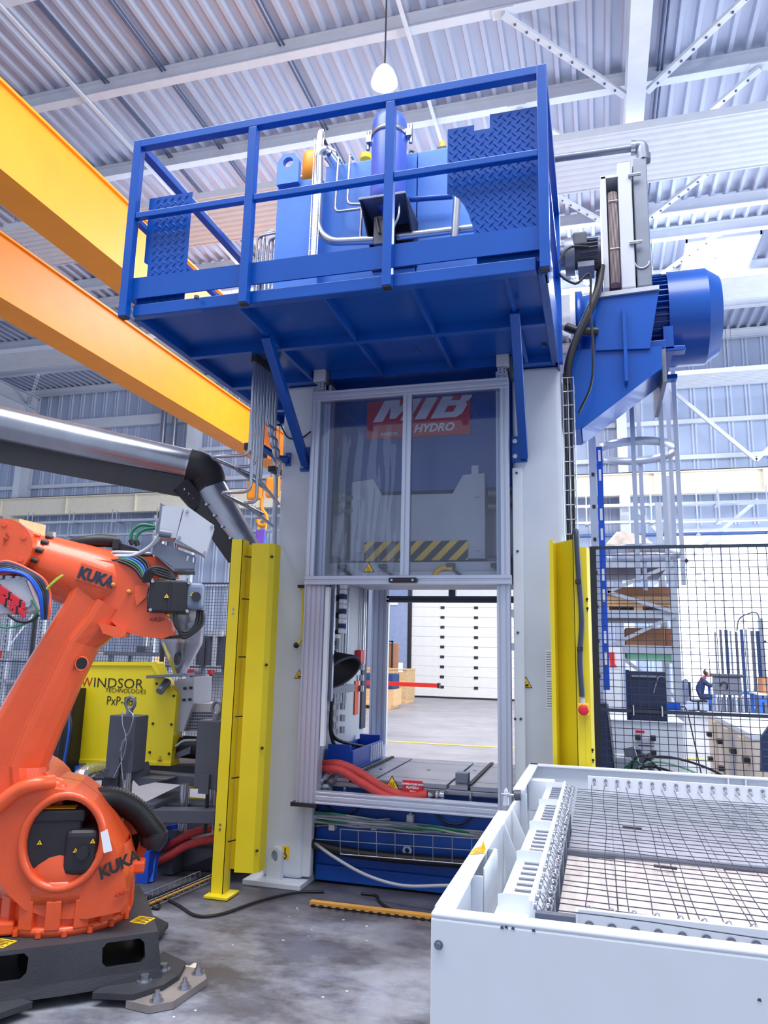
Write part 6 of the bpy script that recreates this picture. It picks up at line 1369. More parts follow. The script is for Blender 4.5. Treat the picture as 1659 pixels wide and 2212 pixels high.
# control cabinets with red plugs behind the fence
for i, (p0, p1, lb) in enumerate(((398, 440, 'dark grey switch cabinet behind the fence, left of the pair'), (448, 505, 'dark grey switch cabinet behind the fence, next to the guard'))):
    xa, xb = (-5.535, -5.235) if i == 0 else (-5.206, -4.792)
    c = thing('switch_cabinet', ((xa + xb) / 2, 9.5, 1.35), lb, 'cabinet')
    put('cabinet_body', MB().box(xa, xb, 9.4, 9.7, 1.357, 1.783), M_grey, c, bev=.01)
    xm = xa + (xb - xa) * (.55 if i == 0 else .35)
    put('conduit', MB().cyl((xm, 9.36, 1.357), (xm, 9.36, 1.828), .035, n=10), M_boxgrey, c)
    for z in (1.346, 1.82): put('conduit_clip', MB().box(xm - .1, xm + .1, 9.33, 9.4, z - .05, z + .03), M_boxgrey, c)
    so = put('red_plug', MB().cyl((xm, 9.3, 1.321), (xm, 9.3, 1.259), .05, .035, n=12), M_red, c)
    put('plug_cable', MB().tube(curve([(xm, 9.3, 1.259), (xm + .02, 9.3, 1.2), (xm - .08, 9.32, .8), (xm - .1, 9.32, .02)]), .018, 6), M_dark, c)
    put('cabinet_stand', MB().box(xa + .05, xb - .05, 9.5, 9.65, 0.002, 1.357), M_boxgrey, c)
# racking at far left with pallets and boxes
rk = thing('pallet_rack', (-11.3, 11.5, 0), 'tall galvanised pallet rack at far left behind the robot', 'rack')
for px in (45, 14): pass
for xx, yy in ((-9.995, 11.0), (-10.028 - .1, 12.0), (-9.995 + 2.9, 11.0), (-9.995 + 2.9, 12.0), (-9.995 - 2.9, 11.0)):
    up_o = put('rack_upright', MB().box(xx - .05, xx + .05, yy - .04, yy + .04, .002, 3.75 if xx < -5.5 else 1.5), M_tray, rk)
    b = MB()
    for i in range(40): z = .1 + .09 * i; b.box(xx - .012, xx + .012, yy - .045, yy - .04, z, z + .04)
    if xx < -5.5: stuff(put('upright_slots', b, M_groove, up_o))
xr0 = -9.995
for z, m in ((.5, M_red), (1.42, M_red), (2.9, M_red)):
    for xa, xb in ((xr0 - 2.85, xr0 - .05), (xr0 + .05, xr0 + 2.85)):
        if xa > xr0 and z > 1.5: continue
        put('rack_beam', MB().box(xa, xb, 10.98, 11.03, z - .07, z + .07), m if xa < xr0 or z < 1 else M_tray, rk)
put('rack_brace', MB().beam((xr0, 11.06, 2.9), (xr0, 11.95, 3.5), .04, .04), M_tray, rk); put('rack_brace', MB().beam((xr0, 11.06, 1.6), (xr0, 11.95, 2.6), .04, .04), M_tray, rk)
def pallet(loc, label, sx=1.1, sy=.8, m=None):
    x, y, z = loc; t = thing('wooden_pallet', (x, y, z), label, 'pallet')
    for i in range(5): put('deck_board', MB().box(x - sx / 2, x + sx / 2, y - sy / 2 + i * sy / 5, y - sy / 2 + i * sy / 5 + sy * .15, z + .11, z + .135), m or M_wood, t)
    for i in (-1, 0, 1): put('runner', MB().box(x + i * (sx / 2 - .06) - .05, x + i * (sx / 2 - .06) + .05, y - sy / 2, y + sy / 2, z, z + .11), m or M_wood, t)
    return t
def carton(loc, sx, sy, sz, label, m, cat='box', name='carton'):
    x, y, z = loc; t = thing(name, (x, y, z), label, cat)
    o = put('carton_body', MB().box(x - sx / 2, x + sx / 2, y - sy / 2, y + sy / 2, z, z + sz), m, t, bev=.008)
    put('lid_flap', MB().box(x - sx / 2, x - .004, y - sy / 2 - .002, y + sy / 2, z + sz, z + sz + .006), m, t); put('lid_flap', MB().box(x + .004, x + sx / 2, y - sy / 2 - .002, y + sy / 2, z + sz, z + sz + .006), m, t)
    put('tape_strip', MB().box(x - .03, x + .03, y - sy / 2 - .004, y + sy / 2, z + sz + .006, z + sz + .008), M_tape, t)
    return t
pallet((xr0 - .75, 11.5, 2.972), 'wooden pallet high on the far left rack', 1.3)
carton((xr0 - .62, 11.5, 3.11), .9, .7, .75, 'tall pale carton on the pallet high on the far left rack', M_wood)
pallet((xr0 + 1.9, 11.5, 1.0), 'wooden pallet on the rack behind the fence, left of the hopper', 1.6); 
carton((xr0 + 1.9, 11.5, 1.14), 1.5, .7, .35, 'long brown wooden box on the rack behind the fence', M_wood)
put('rack_shelf', MB().box(xr0 + .05, xr0 + 2.85, 10.98, 12.0, .94, .998), M_tray, rk)
sc = thing('steel_workbench', (xr0 + 1.9, 10.2, 0), 'grey steel bench with small vices behind the mesh fence', 'workbench')
put('bench_top', MB().box(-7.2, -5.3, 9.9, 10.5, 1.47, 1.524), M_mid, sc)
for x in (-7.1, -5.4):
    for y in (9.95, 10.45): put('bench_leg', MB().box(x - .03, x + .03, y - .03, y + .03, .002, 1.47), M_mid, sc)
for x in (-6.6, -5.9): put('vice', MB().box(x - .08, x + .08, 9.95, 10.15, 1.524, 1.62), M_grey, sc, bev=.01)
# cables and black post beside the extruder
kb = thing('cable_post', (-4.5, 5.45, 0), 'black upright post with coiled black and blue cables behind the robot arm', 'post')
put('post', MB().box(-4.365, -4.213, 5.45, 5.6, .002, 1.25), M_dark, kb, bev=.006)
for k in range(5): put('coiled_cable', MB().tube(curve([(-4.205, 5.400, 1.057), (-4.216 + .02 * k, 5.36, 0.911), (-4.243 + .015 * k, 5.36, 0.657 - .03 * k), (-4.307, 5.38, 0.617 - .03 * k), (-4.345, 5.4, 0.507)]), .014, 6), M_bluec if k == 3 else M_black, kb)
put('grey_strap', MB().box(-4.118, -4.065, 5.42, 5.44, .3, .64), M_bluec, kb)


# ================================================================ WHITE CLAMPING TABLE IN THE FOREGROUND
TX, TY0, TY1, TZ, TXR = -.423, 1.97, 4.76, .97, 1.75
tb_ = thing('clamping_table', (.6, 3.3, 0), 'large white box framed table with a wire net stretched across, in the foreground', 'table')
fp_ = put('near_panel', MB().box(TX, TXR, TY0, TY0 + .018, .04, TZ - .012), M_white, tb_, bev=.006, seg=3)
put('near_flange', MB().box(TX, TXR, TY0, TY0 + .048, TZ - .014, TZ), M_white, tb_, bev=.006, seg=3)
q = (-0.402, 1.970, 0.898); put('panel_bolt', MB().cyl((q[0], TY0 - .004, q[2]), (q[0], TY0, q[2]), .011, n=16).cyl((q[0], TY0 - .012, q[2]), (q[0], TY0 - .004, q[2]), .007, n=12), M_mid, fp_)
sc_ = MB()
for q in ((-0.247, 1.970, 0.954), (-0.237, 1.970, 0.956), (-0.221, 1.970, 0.955), (-0.172, 1.970, 0.956), (0.314, 1.970, 0.871)): sc_.prism([(q[0] - .004, TY0 - .0012, q[2] - .002), (q[0] + .005, TY0 - .0012, q[2] - .003), (q[0] + .003, TY0 - .0012, q[2] + .0035), (q[0] - .002, TY0 - .0012, q[2] + .003)], (0, .001, 0))
stuff(put('paint_chips', sc_, M_grey, fp_))
put('left_panel', MB().box(TX, TX + .016, TY0 + .018, 3.25, .04, TZ - .012), M_white, tb_)
put('left_panel', MB().box(TX, TX + .016, 3.25, 3.86, .04, TZ - .06), M_white, tb_)
put('left_panel', MB().box(TX, TX + .016, 3.86, TY1, .04, TZ - .012), M_white, tb_)
put('left_flange', MB().prism([(TX, TY0 + .048, TZ - .012), (TX + .05, TY0 + .048, TZ - .012), (TX + .042, 2.5, TZ - .012), (TX + .042, 3.28, TZ - .012), (TX, 3.28, TZ - .012)], (0, 0, .012)), M_white, tb_, bev=.002)
put('left_flange', MB().box(TX, TX + .05, 3.83, TY1, TZ - .012, TZ), M_white, tb_, bev=.002)
put('far_panel', MB().box(TX, TXR, TY1 - .016, TY1, .04, TZ - .012), M_white, tb_)
put('far_flange', MB().box(TX, TXR, TY1 - .05, TY1, TZ - .012, TZ), M_white, tb_, bev=.003)
for x in (0.754, 0.665): put('far_rib', MB().box(x - .004, x + .004, TY1 - .05, TY1 - .016, .7, TZ - .012), M_white, tb_)
put('right_panel', MB().box(TXR - .016, TXR, TY0, TY1, .04, TZ), M_white, tb_)
put('cell_floor', MB().box(TX + .02, TXR - .02, TY0 + .02, TY1 - .02, .45, .46), M_boxgrey, tb_)
for y in (2.50, 2.85, 4.0): put('side_stiffener', MB().box(TX + .016, TX + .05, y, y + .012, .46, TZ - .05), M_white, tb_, bev=.002)
put('stiffener_panel', MB().prism([(TX + .05, 2.52, .46), (TX + .05, 2.52, TZ - .03), (TX + .05, 2.78, TZ - .03), (TX + .05, 2.84, TZ - .06), (TX + .05, 2.84, .46)], (.004, 0, 0)), M_white, tb_, bev=.001)
put('corner_bracket', MB().prism([(TX + .02, 3.3, TZ - .05), (TX + .03, 3.3, .6), (-.30, 3.3, .6), (-.32, 3.3, .72)], (0, .012, 0)), M_white, tb_)
put('corner_bracket', MB().prism([(TX + .02, 3.62, TZ - .05), (TX + .03, 3.62, .6), (-.30, 3.62, .6), (-.32, 3.62, .74)], (0, .012, 0)), M_white, tb_)
kn = put('stop_bracket', MB().prism([(-0.419, 3.400, 0.968), (-0.413, 3.400, 1.033), (-0.405, 3.400, 1.039), (-0.399, 3.400, 1.030), (-0.394, 3.400, 0.970)], (0, .014, 0)), M_white, tb_, bev=.003)
put('stop_screw', MB().cyl((-0.424, 3.390, 1.015), (-0.363, 3.390, 1.015), .006, n=10), M_steel, kn)
put('rubber_stop', MB().cyl((-0.369, 3.390, 1.015), (-0.341, 3.390, 1.017), .021, n=20), M_grey, kn)
put('stop_nut', MB().cyl((-0.402, 3.390, 1.015), (-0.388, 3.390, 1.016), .011, n=6), M_steel, kn)
put('yellow_residue', MB().prism([(-0.421, 2.540, 0.971), (-0.418, 2.615, 0.971), (-0.397, 2.662, 0.971), (-0.380, 2.617, 0.971), (-0.377, 2.569, 0.971)], (0, 0, .002)).prism([(-0.395, 2.626, 0.972), (-0.395, 2.656, 0.990), (-0.379, 2.601, 0.972)], (.003, 0, 0)), mat('amber_residue', (250, 176, 20), .25, var=.3, scale=60), tb_)
# left clamping rail with fins, tension bolts and hooks
rx0, rx1, rz = -.305, -.21, .925
rl = put('clamp_rail', MB().box(rx0, rx1, TY0 + .05, 4.40, rz - .10, rz - .03), M_white, tb_, bev=.004)
put('rail_strip', MB().box(rx1, rx1 + .012, 2.26, 4.38, rz - .1, rz + .012), M_white, rl, bev=.002)
put('rail_end_block', MB().box(-.40, -.26, 4.40, 4.47, rz - .16, rz + .005), M_white, rl, bev=.006)
for i, y in enumerate((2.28, 2.78, 3.28, 3.78, 4.28)):
    put('rail_fin', MB().prism([(rx0 + .008, y, rz - .03), (rx0 + .008, y, rz + .012), (rx0 + .03, y, rz + .018), (rx1, y, rz + .018), (rx1, y, rz - .03)], (0, .006, 0)), M_white, rl, bev=.002)
n_h = 34; y_h0, y_h1 = 2.30, 4.34
nx0 = -.135
studp = hookp = None
for i in range(n_h):
    y = y_h0 + (y_h1 - y_h0) * i / (n_h - 1)
    near_fin = any(abs(y - f) < .02 for f in (2.28, 2.78, 3.28, 3.78, 4.28))
    if studp is None:
        studp = put('tension_stud', MB().cyl((rx1 - .055, y, rz - .012), (rx1 + .02, y, rz - .012), .0048, n=8), M_mid, tb_); y00 = y
        hookp = put('spring_hook', MB().tube([(rx1 + .018 + .011 * (j / 3), y + .008 * math.cos(j * 1.05), rz - .012 + .008 * math.sin(j * 1.05)) for j in range(10)], .0028, 5).tube([(rx1 + .05 + .011 * math.cos(t), y + .004, rz - .016 + .011 * math.sin(t)) for t in [2 * math.pi * k / 10 for k in range(10)]], .0026, 5, closed=True).cyl((rx1 + .012, y, rz - .012), (rx1 + .02, y, rz - .012), .010, n=6), M_steel, tb_)
    else:
        dup_part(studp, tb_, (0, y - y00, 0)); h = dup_part(hookp, tb_, (0, y - y00, 0)); h.rotation_euler.y = .25 * math.sin(i * 2.3)
# wire net
random.seed(9)
nz_ = rz - .018
for i in range(n_h):
    y = y_h0 + (y_h1 - y_h0) * i / (n_h - 1)
    pts = [(nx0 + (TXR - .1 - nx0) * j / 14, y + .003 * math.sin(j * 1.1 + i) * (1 if 0 < j < 14 else 0), nz_ - .012 * math.sin(math.pi * j / 14) + .002 * math.sin(i * 2.1 + j)) for j in range(15)]
    put('net_wire', MB().tube(pts, .0016, 4, cap=False), M_net, tb_)
for i in range(30):
    x = -.06 + .0605 * i
    if x > TXR - .1: break
    pts = [(x + .005 * math.sin(j * .8 + i * 2), 2.36 + (4.5 - 2.36) * j / 14, nz_ - .010 * math.sin(math.pi * j / 14)) for j in range(15)]
    put('cross_wire', MB().tube(pts, .0016, 4, cap=False), M_net, tb_)
# near and far net bars
nb = put('near_bar', MB().box(-.085, TXR - .1, 2.335, 2.347, .80, rz - .018), M_white, tb_, bev=.002)
put('near_bar_lip', MB().box(-.085, TXR - .1, 2.347, 2.36, .84, .846), M_white, nb)
put('near_bar_cheek', MB().box(-.085, -.079, 2.30, 2.335, .80, rz - .02), M_white, nb)
put('grey_cross_plate', MB().box(-.20, -.085, 2.33, 2.36, .80, .885), M_mid, tb_)
for i in range(29):
    x = -.05 + .0605 * i
    if x > TXR - .15: break
    o = put('net_nut', MB().cyl((x, 2.326, .868), (x, 2.335, .868), .0125, n=16).cyl((x, 2.319, .868), (x, 2.326, .868), .0085, n=6), M_mid, nb)
    if i < 22: put('eye_hook', MB().tube([(x - .008, 2.36, nz_ - .006), (x, 2.352, nz_ + .008), (x + .008, 2.36, nz_ - .004)], .003, 5), M_steel, tb_)
fb = put('far_bar', MB().box(-.085, TXR - .1, 4.50, 4.512, .86, rz + .03), M_white, tb_, bev=.002)
for i in range(29):
    x = -.05 + .0605 * i
    if x > TXR - .15: break
    put('net_hook', MB().tube(curve([(x, 4.515, rz + .01), (x, 4.488, rz + .008), (x + .002, 4.47, rz - .006), (x + .003, 4.45, nz_)], 4), .0042, 6).cyl((x, 4.49, rz + .01), (x, 4.50, rz + .01), .010, n=8), M_steel, fb)
# boards of the heater bed below the net
M_bed = mat('pale_bed_board', (214, 203, 200), .4, var=.12, scale=5, stretch=(6, .7, 1), metal=.1)
xb0 = -.165; wds = (.20, .23, .21, .24, .22, .2, .23, .24); x = xb0
for i, wdt in enumerate(wds):
    put('bed_board', MB().box(x + .002, x + wdt - .002, 2.30 + .03 * (i % 2), 3.62 + .02 * (i % 3), .70, .74), M_bed, tb_, bev=.002)
    put('bed_sheet', MB().box(x + .001, x + wdt - .001, 3.66, 4.46, .715, .735), mat('bed_sheet_%d' % i, (206, 204, 216), .22, var=.08, scale=3, metal=.5), tb_, bev=.002)
    x += wdt
put('bed_gap_bar', MB().box(xb0, x, 3.63, 3.66, .72, .76), M_mid, tb_)
for p in ((0.085, 4.159, 0.770), (0.189, 3.496, 0.760)): put('loose_rod', MB().cyl(p, (p[0] + .09, p[1] - .01, p[2]), .006, n=8), M_dark, tb_)
for i in range(7): put('edge_support', MB().box(-.19, -.165, 2.4 + .29 * i, 2.43 + .29 * i, .60, .84), M_mid, tb_)
put('edge_support_rail', MB().box(-.195, -.17, 2.3, 4.4, .56, .6), M_mid, tb_)
for (x, y) in ((TX + .08, TY0 + .1), (TXR - .1, TY0 + .1), (TX + .08, TY1 - .1), (TXR - .1, TY1 - .1)): put('table_foot', MB().cyl((x, y, .002), (x, y, .46), .04, n=12), M_grey, tb_)


# ================================================================ RIGHT HAND SIDE BEYOND THE PRESS
# ladder with safety cage
YL = 6.45
ld = thing('access_ladder', (.3, 6.5, 0), 'aluminium access ladder with hooped safety cage, right of the press', 'ladder')
xl = -0.012
ztop = 3.466
for dx in (0, .52):
    pass
s1 = put('stile', MB().box(xl - .03, xl + .03, YL, YL + .03, .002, ztop), M_alu, ld)
put('stile', MB().box(xl - .03, xl + .03, YL + .5, YL + .53, .002, ztop + 1.2), M_alu, ld)
stk = put('blue_sticker', MB().box(xl + .032, xl + .082, YL - .004, YL, 1.347, 3.377), mat('blue_label_strip', (20, 84, 204), .4), ld)
zz = 1.347; k = 0
while zz < ztop - .15:
    if k % 3: put('label_field', MB().box(xl + .048, xl + .068, YL - .007, YL - .004, zz + .03, zz + .13), M_vinylw, stk)
    zz += .17; k += 1
for i in range(13): put('rung', MB().cyl((xl, YL + .03, .3 + .28 * i), (xl, YL + .5, .3 + .28 * i), .016, n=10), M_alu, ld)
for i in range(10): put('hole_plug', MB().box(xl - .012, xl + .012, YL - .008, YL, .6 + .28 * i, .63 + .28 * i), M_dark, s1)
ccx, ccy, cr2 = xl + .36, YL + .25, .345
for z in (3.386, 2.485):
    ring = []
    for k in range(29):
        t = math.radians(-150 + 300 * k / 28); ring.append((ccx + cr2 * math.cos(t), ccy + cr2 * math.sin(t)))
    b = MB()
    m_ = len(ring); b.add([(p[0], p[1], z - .035) for p in ring] + [(p[0], p[1], z + .035) for p in ring], [(i, i + 1, m_ + i + 1, m_ + i) for i in range(m_ - 1)], True)
    o = put('cage_hoop', b, M_alu, ld, fix=False); so_ = o.modifiers.new('thick', 'SOLIDIFY'); so_.thickness = .008
for dg in (-95, -55, -20, 30, 80):
    t = math.radians(dg); x, y = ccx + (cr2 + .008) * math.cos(t), ccy + (cr2 + .008) * math.sin(t)
    put('cage_bar', MB().box(x - .018, x + .018, y - .005, y + .005, 2.2, 4.3 if dg < 0 else 4.8), M_alu, ld)
# black mesh fence
fr_ = mesh_fence('wire_mesh_fence', (-.03, 6.0, 0), (2.3, 6.0, 0), .25, 2.43, (.25, 1.22, 2.44), 38, 44, 'black framed wire mesh fence on the right beyond the white table', (0, .98), .024, False, .0025)
bpn = thing('folder_board', (.3, 6.06, 1.2), 'dark navy folder like panel hooked on the right mesh fence', 'panel')
put('panel_sheet', MB().box(0.193, 0.467, 6.05, 6.075, 1.149, 1.509), mat('navy_plastic', (40, 54, 92), .4), bpn, bev=.006)
put('panel_fold', MB().box(0.182, 0.209, 6.03, 6.08, 1.15, 1.516), M_navy, bpn)
put('panel_rib', MB().box(0.225, 0.408, 6.035, 6.05, 1.465, 1.479), M_cable, bpn)
put('panel_step', MB().box(0.209, 0.466, 6.03, 6.05, 1.22, 1.24), M_dark, bpn)
put('panel_cord', MB().tube(curve([(0.458, 6.030, 1.469), (0.419, 6.030, 1.472), (0.398, 6.030, 1.427), (0.376, 6.030, 1.353)]), .005, 5), M_cable, bpn)
for px in (1, 2): put('fence_hook', MB().box(0.223 if px == 1 else 0.422, (0.223 if px == 1 else 0.422) + .008, 5.96, 6.05, 1.19, 1.26), M_boxgrey, bpn)
bw = thing('blue_adapter', (.5, 6.05, 1.23), 'small bright blue wedge shaped device on the rail of the right fence', 'device')
q = (0.510, 6.040, 1.189); put('case', MB().prism([(q[0] - .06, 6.03, 1.235), (q[0] + .05, 6.03, 1.235), (q[0] + .045, 6.03, 1.29), (q[0] - .035, 6.03, 1.29)], (0, .05, 0)), mat('bright_blue_case', (10, 90, 220), .4), bw, bev=.004)
put('device_cable', MB().tube(curve([(q[0] + .05, 6.06, 1.26), (q[0] + .09, 6.06, 1.24), (q[0] + .13, 6.1, 1.05), (q[0] + .2, 6.15, .6), (q[0] + .23, 6.2, .02)]), .005, 5), M_dark, bw)
# cabinets and cases behind the fence
wc_ = thing('white_cabinet', (.65, 8, 0), 'low white machine cabinet behind the right fence with red label and connector', 'cabinet')
cy = 7.6
cx0, cx1, cz = 0.086, 0.72, 1.014
put('cabinet_body', MB().box(cx0, cx1, cy, cy + 1.0, .01, cz), M_white, wc_, bev=.01)
put('cabinet_top', MB().box(cx0 - .02, cx1 + .01, cy - .02, cy + 1.02, cz, cz + .02), M_white, wc_)
put('red_label', MB().box(0.299, 0.377, cy - .006, cy, 0.923, 0.944), M_sign, wc_)
cn = put('multi_connector', MB().box(0.307, 0.461, cy - .08, cy, 0.737, 0.897), M_boxgrey, wc_, bev=.015)
for p in ((0.314, 7.500, 0.890), (0.446, 7.500, 0.889), (0.313, 7.500, 0.759), (0.445, 7.500, 0.759)): put('connector_latch', MB().box(p[0] - .025, p[0] + .025, cy - .1, cy - .08, p[2] - .025, p[2] + .025), M_dark, cn, bev=.005)
put('connector_seam', MB().box(0.315, 0.452, cy - .085, cy - .08, 0.815, 0.823), M_dark, cn)
for p, e in (((0.351, 7.550, 0.735), (0.327, 7.500, 0.598)), ((0.407, 7.550, 0.739), (0.431, 7.500, 0.605))): put('connector_cable', MB().tube(curve([p, mix(p, e, .5), (e[0], e[1], .02)]), .028, 8), M_grey, wc_)
vg = put('vent_grille', MB().box(cx1 - .11, cx1 - .02, cy - .01, cy, .25, .5), M_boxgrey, wc_)
b = MB()
for i in range(8): b.box(cx1 - .1, cx1 - .04, cy - .014, cy - .01, .27 + .028 * i, .282 + .028 * i)
stuff(put('vent_slots', b, M_navy, vg))
tc = thing('tall_white_cabinet', (-.1, 9, 0), 'tall pale grey cabinet beside the blue ladder sticker', 'cabinet')
put('cabinet_body', MB().box(0.038, 0.22, 8.9, 9.5, .01, 1.491), M_boxgrey, tc, bev=.008)
put('cabinet_door', MB().box(0.053, 0.205, 8.88, 8.9, .1, 1.466), M_white, tc, bev=.004)
put('door_lock', MB().box(0.177, 0.192, 8.865, 8.88, 0.961, 1.01), M_dark, tc)
dsb = thing('dark_machine_cover', (.05, 6.2, 0), 'dark navy slanted machine cover just behind the right fence post', 'cover')
dq = [(-0.065, 6.120, 1.254), (0.044, 6.120, 1.258), (0.067, 6.120, 1.123), (0.092, 6.120, 0.762), (-0.079, 6.120, 0.751)]
put('cover_body', MB().prism([(p[0], p[1], max(p[2], .72)) for p in dq] , (0, .25, 0)), mat('navy_machine_paint', (48, 62, 100), .5), dsb, bev=.01)
put('cover_stand', MB().box(dq[4][0], dq[3][0] - .01, 6.15, 6.35, .003, .73), M_navy, dsb)
put('cover_edge', MB().beam((dq[1][0], 6.11, dq[1][2]), (dq[3][0], 6.11, max(dq[3][2], .74)), .015, .015), M_cable, dsb)
cg = thing('green_cables', (.05, 6.4, .3), 'loops of green and black cables at the foot of the right fence', 'cable')
for k in range(6):
    m = [M_green, M_green, M_black, M_black, mat('pale_green_cable', (150, 200, 170), .5), M_black][k]
    put('cable', MB().tube(curve([(.12 + .03 * k, 6.41, .02), (.12 + .03 * k, 6.4, .55 + .03 * k), (.18 + .05 * k, 6.4, .78 + .04 * (k % 3)), (.26 + .12 * k, 6.4, .6 + .03 * k), (.34 + .16 * k, 6.4, .3 + .03 * k), (.42 + .2 * k, 6.41, .02)]), .010, 6), m, cg)
wm = thing('wire_case', (.15, 6.75, .0), 'grey perforated case and tilted monitor arm behind the right fence', 'case')
put('case_body', MB().box(.05, .22, 6.55, 6.8, .003, .82), M_boxgrey, wm, bev=.01)
put('tilted_board', MB().beam((.3, 6.6, .55), (.2, 6.6, .9), .09, .05, up=(0, 1, 0)), M_mid, wm, bev=.01)
put('board_stand', MB().box(.22, .34, 6.55, 6.7, .003, .56), M_boxgrey, wm, bev=.01)
# storage rack
rr = thing('storage_rack', (.4, 10, 0), 'grey storage rack with three loaded shelves behind the ladder cage', 'rack')
ya, yb3 = 9.3, 10.9
xA, xB = 0.107, 0.845
for x, y in ((xB, ya), (xB, yb3), (xA - 1.2, ya), (xA - 1.2, yb3)):
    o = put('rack_upright', MB().box(x - .04, x + .04, y - .04, y + .04, .003, 3.75 if x == xB else 2.1), M_tray, rr)
SHZ = (2.709, 2.117, 1.713)
for i, z in enumerate(SHZ):
    put('shelf_tray', MB().box(xA - 1.15 if i else xA - .05, xB - .05, ya, yb3, z - .04, z), mat('slate_shelf_%d' % i, (84, 98, 128), .5), rr)
    put('shelf_beam', MB().box(xA - 1.15 if i else xA - .05, xB - .05, ya - .03, ya, z - .05, z + .04), M_tray, rr)
for (a, b) in (((xA, ya - .05, SHZ[1] + .25), (xB, ya - .05, SHZ[0] - .02)), ((xA, ya - .05, SHZ[1] + .25), (xB, ya - .05, SHZ[1] + .02)), ((xA, ya - .05, SHZ[2] + .02), (xB, ya - .05, SHZ[1] - .02)), ((xA, ya - .05, SHZ[2]), (xB, ya - .05, 1.15))): put('rack_brace', MB().beam(a, b, .045, .04), M_tray, rr)
put('ladder_brace', MB().beam((xB, ya, SHZ[1] + .3), (xB + .12, yb3, SHZ[1] + .55), .04, .04), M_tray, rr)
pallet((xA + .36, 10.1, SHZ[1]), 'wooden pallet on the middle shelf of the storage rack', .9, .9, M_wood)
carton((xA + .36, 10.1, SHZ[1] + .14), .86, .9, .09, 'pale wooden tray box, lower of the stack on the middle rack shelf', M_wood)
carton((xA + .35, 10.1, SHZ[1] + .24), .84, .88, .1, 'brown wooden tray box, upper of the stack on the middle rack shelf', M_card)
carton((xA + .42, 9.8, SHZ[2]), .44, .6, .24, 'small brown carton on the lowest rack shelf, left one', M_card)
carton((xA + .72, 9.8, SHZ[2]), .14, .5, .24, 'narrow dark brown carton on the lowest rack shelf', M_card)
wg = thing('wrapped_bundle', (xA + .3, 10.1, SHZ[0]), 'film wrapped bundle on the topmost shelf of the storage rack', 'bundle')
put('bundle_body', MB().loft([[(xA - .02, 9.7, SHZ[0] + .01), (xA + .66, 9.7, SHZ[0] + .01), (xA + .66, 10.6, SHZ[0] + .01), (xA - .02, 10.6, SHZ[0] + .01)], [(xA, 9.7, SHZ[0] + .3), (xA + .62, 9.7, SHZ[0] + .26), (xA + .62, 10.6, SHZ[0] + .28), (xA, 10.6, SHZ[0] + .3)], [(xA + .15, 9.8, SHZ[0] + .48), (xA + .45, 9.8, SHZ[0] + .42), (xA + .45, 10.5, SHZ[0] + .46), (xA + .15, 10.5, SHZ[0] + .46)]]), M_wrap, wg, bev=.05, seg=3)
put('base_board', MB().box(xA - .04, xA + .7, 9.65, 10.65, SHZ[0], SHZ[0] + .02), M_card, wg)
gt = thing('green_tray', (xA + .55, 9.5, 1.62), 'pale green long tray under the lowest rack shelf', 'tray')
gz = 1.587
put('tray_floor', MB().box(xA + .22, xB - .06, 9.35, 10.2, gz, gz + .02), M_green, gt); put('tray_side', MB().box(xA + .2, xB - .05, 9.33, 9.35, gz, gz + .12), M_greenp, gt, bev=.003); put('tray_side', MB().box(xA + .2, xB - .05, 10.2, 10.22, gz, gz + .12), M_greenp, gt)
put('tray_bracket', MB().box(xB - .06, xB + .0, 9.3, 10.2, gz - .03, gz), M_tray, gt)
rs = thing('red_signpost', (xA + .1, 9.25, 1.35), 'bright red crank shaped sign plate left of the green tray', 'sign')
put('sign_plate', MB().prism([(0.074, 9.200, 1.665), (0.162, 9.200, 1.667), (0.163, 9.200, 1.536), (0.187, 9.200, 1.505), (0.110, 9.200, 1.503), (0.109, 9.200, 1.619), (0.073, 9.200, 1.628)], (0, .02, 0)), M_red, rs)
put('sign_backing', MB().box(0.062, 0.252, 9.22, 9.24, .003, 1.725), M_white, rs)
# white transport case with latches
tc2 = thing('transport_case', (2.1, 11, 0), 'long pale plywood transport case with black latches, at the right edge', 'case')
ax0 = 1.42
M_case = mat('pale_plywood', (226, 212, 196), .55, var=.08, scale=3)
put('case_body', MB().box(ax0, ax0 + 1.7, 8.3, 11.6, .02, .84), M_case, tc2, bev=.01)
put('case_lid', MB().box(ax0 - .01, ax0 + 1.71, 8.29, 11.61, .84, .9), M_white, tc2, bev=.01)
for y in (8.9, 9.9, 10.9): put('case_batten', MB().box(ax0 - .03, ax0, y - .12, y + .12, .05, .82), M_case, tc2, bev=.004)
for y in (8.6, 9.4, 10.4, 11.3):
    for z in (.62, .3): put('latch', MB().box(ax0 - .06, ax0, y - .07, y + .07, z - .03, z + .03), M_dark, tc2, bev=.008)
put('inset_panel', MB().box(ax0 - .008, ax0, 9.45, 9.75, .2, .75), M_boxgrey, tc2)
ch_ = thing('black_chair', (1.62, 7.6, 0), 'black chair with rounded back at the right edge behind the fence', 'chair')
put('backrest', MB().prism([(1.32, 7.45, .66), (1.34, 7.45, .95), (1.42, 7.45, 1.06), (1.56, 7.45, 1.12), (1.78, 7.45, 1.1), (1.82, 7.45, .66)], (0, .06, 0)), mat('slate_chair', (44, 60, 100), .55), ch_, bev=.02, seg=3)
put('seat', MB().box(1.32, 1.82, 7.5, 7.98, .44, .5), M_navy, ch_, bev=.02)
put('back_stem', MB().box(1.54, 1.6, 7.5, 7.53, .44, .7), M_dark, ch_)
for x in (1.36, 1.78):
    for y in (7.54, 7.92): put('leg', MB().cyl((x, y, .003), (x, y, .45), .016, n=8), M_dark, ch_)
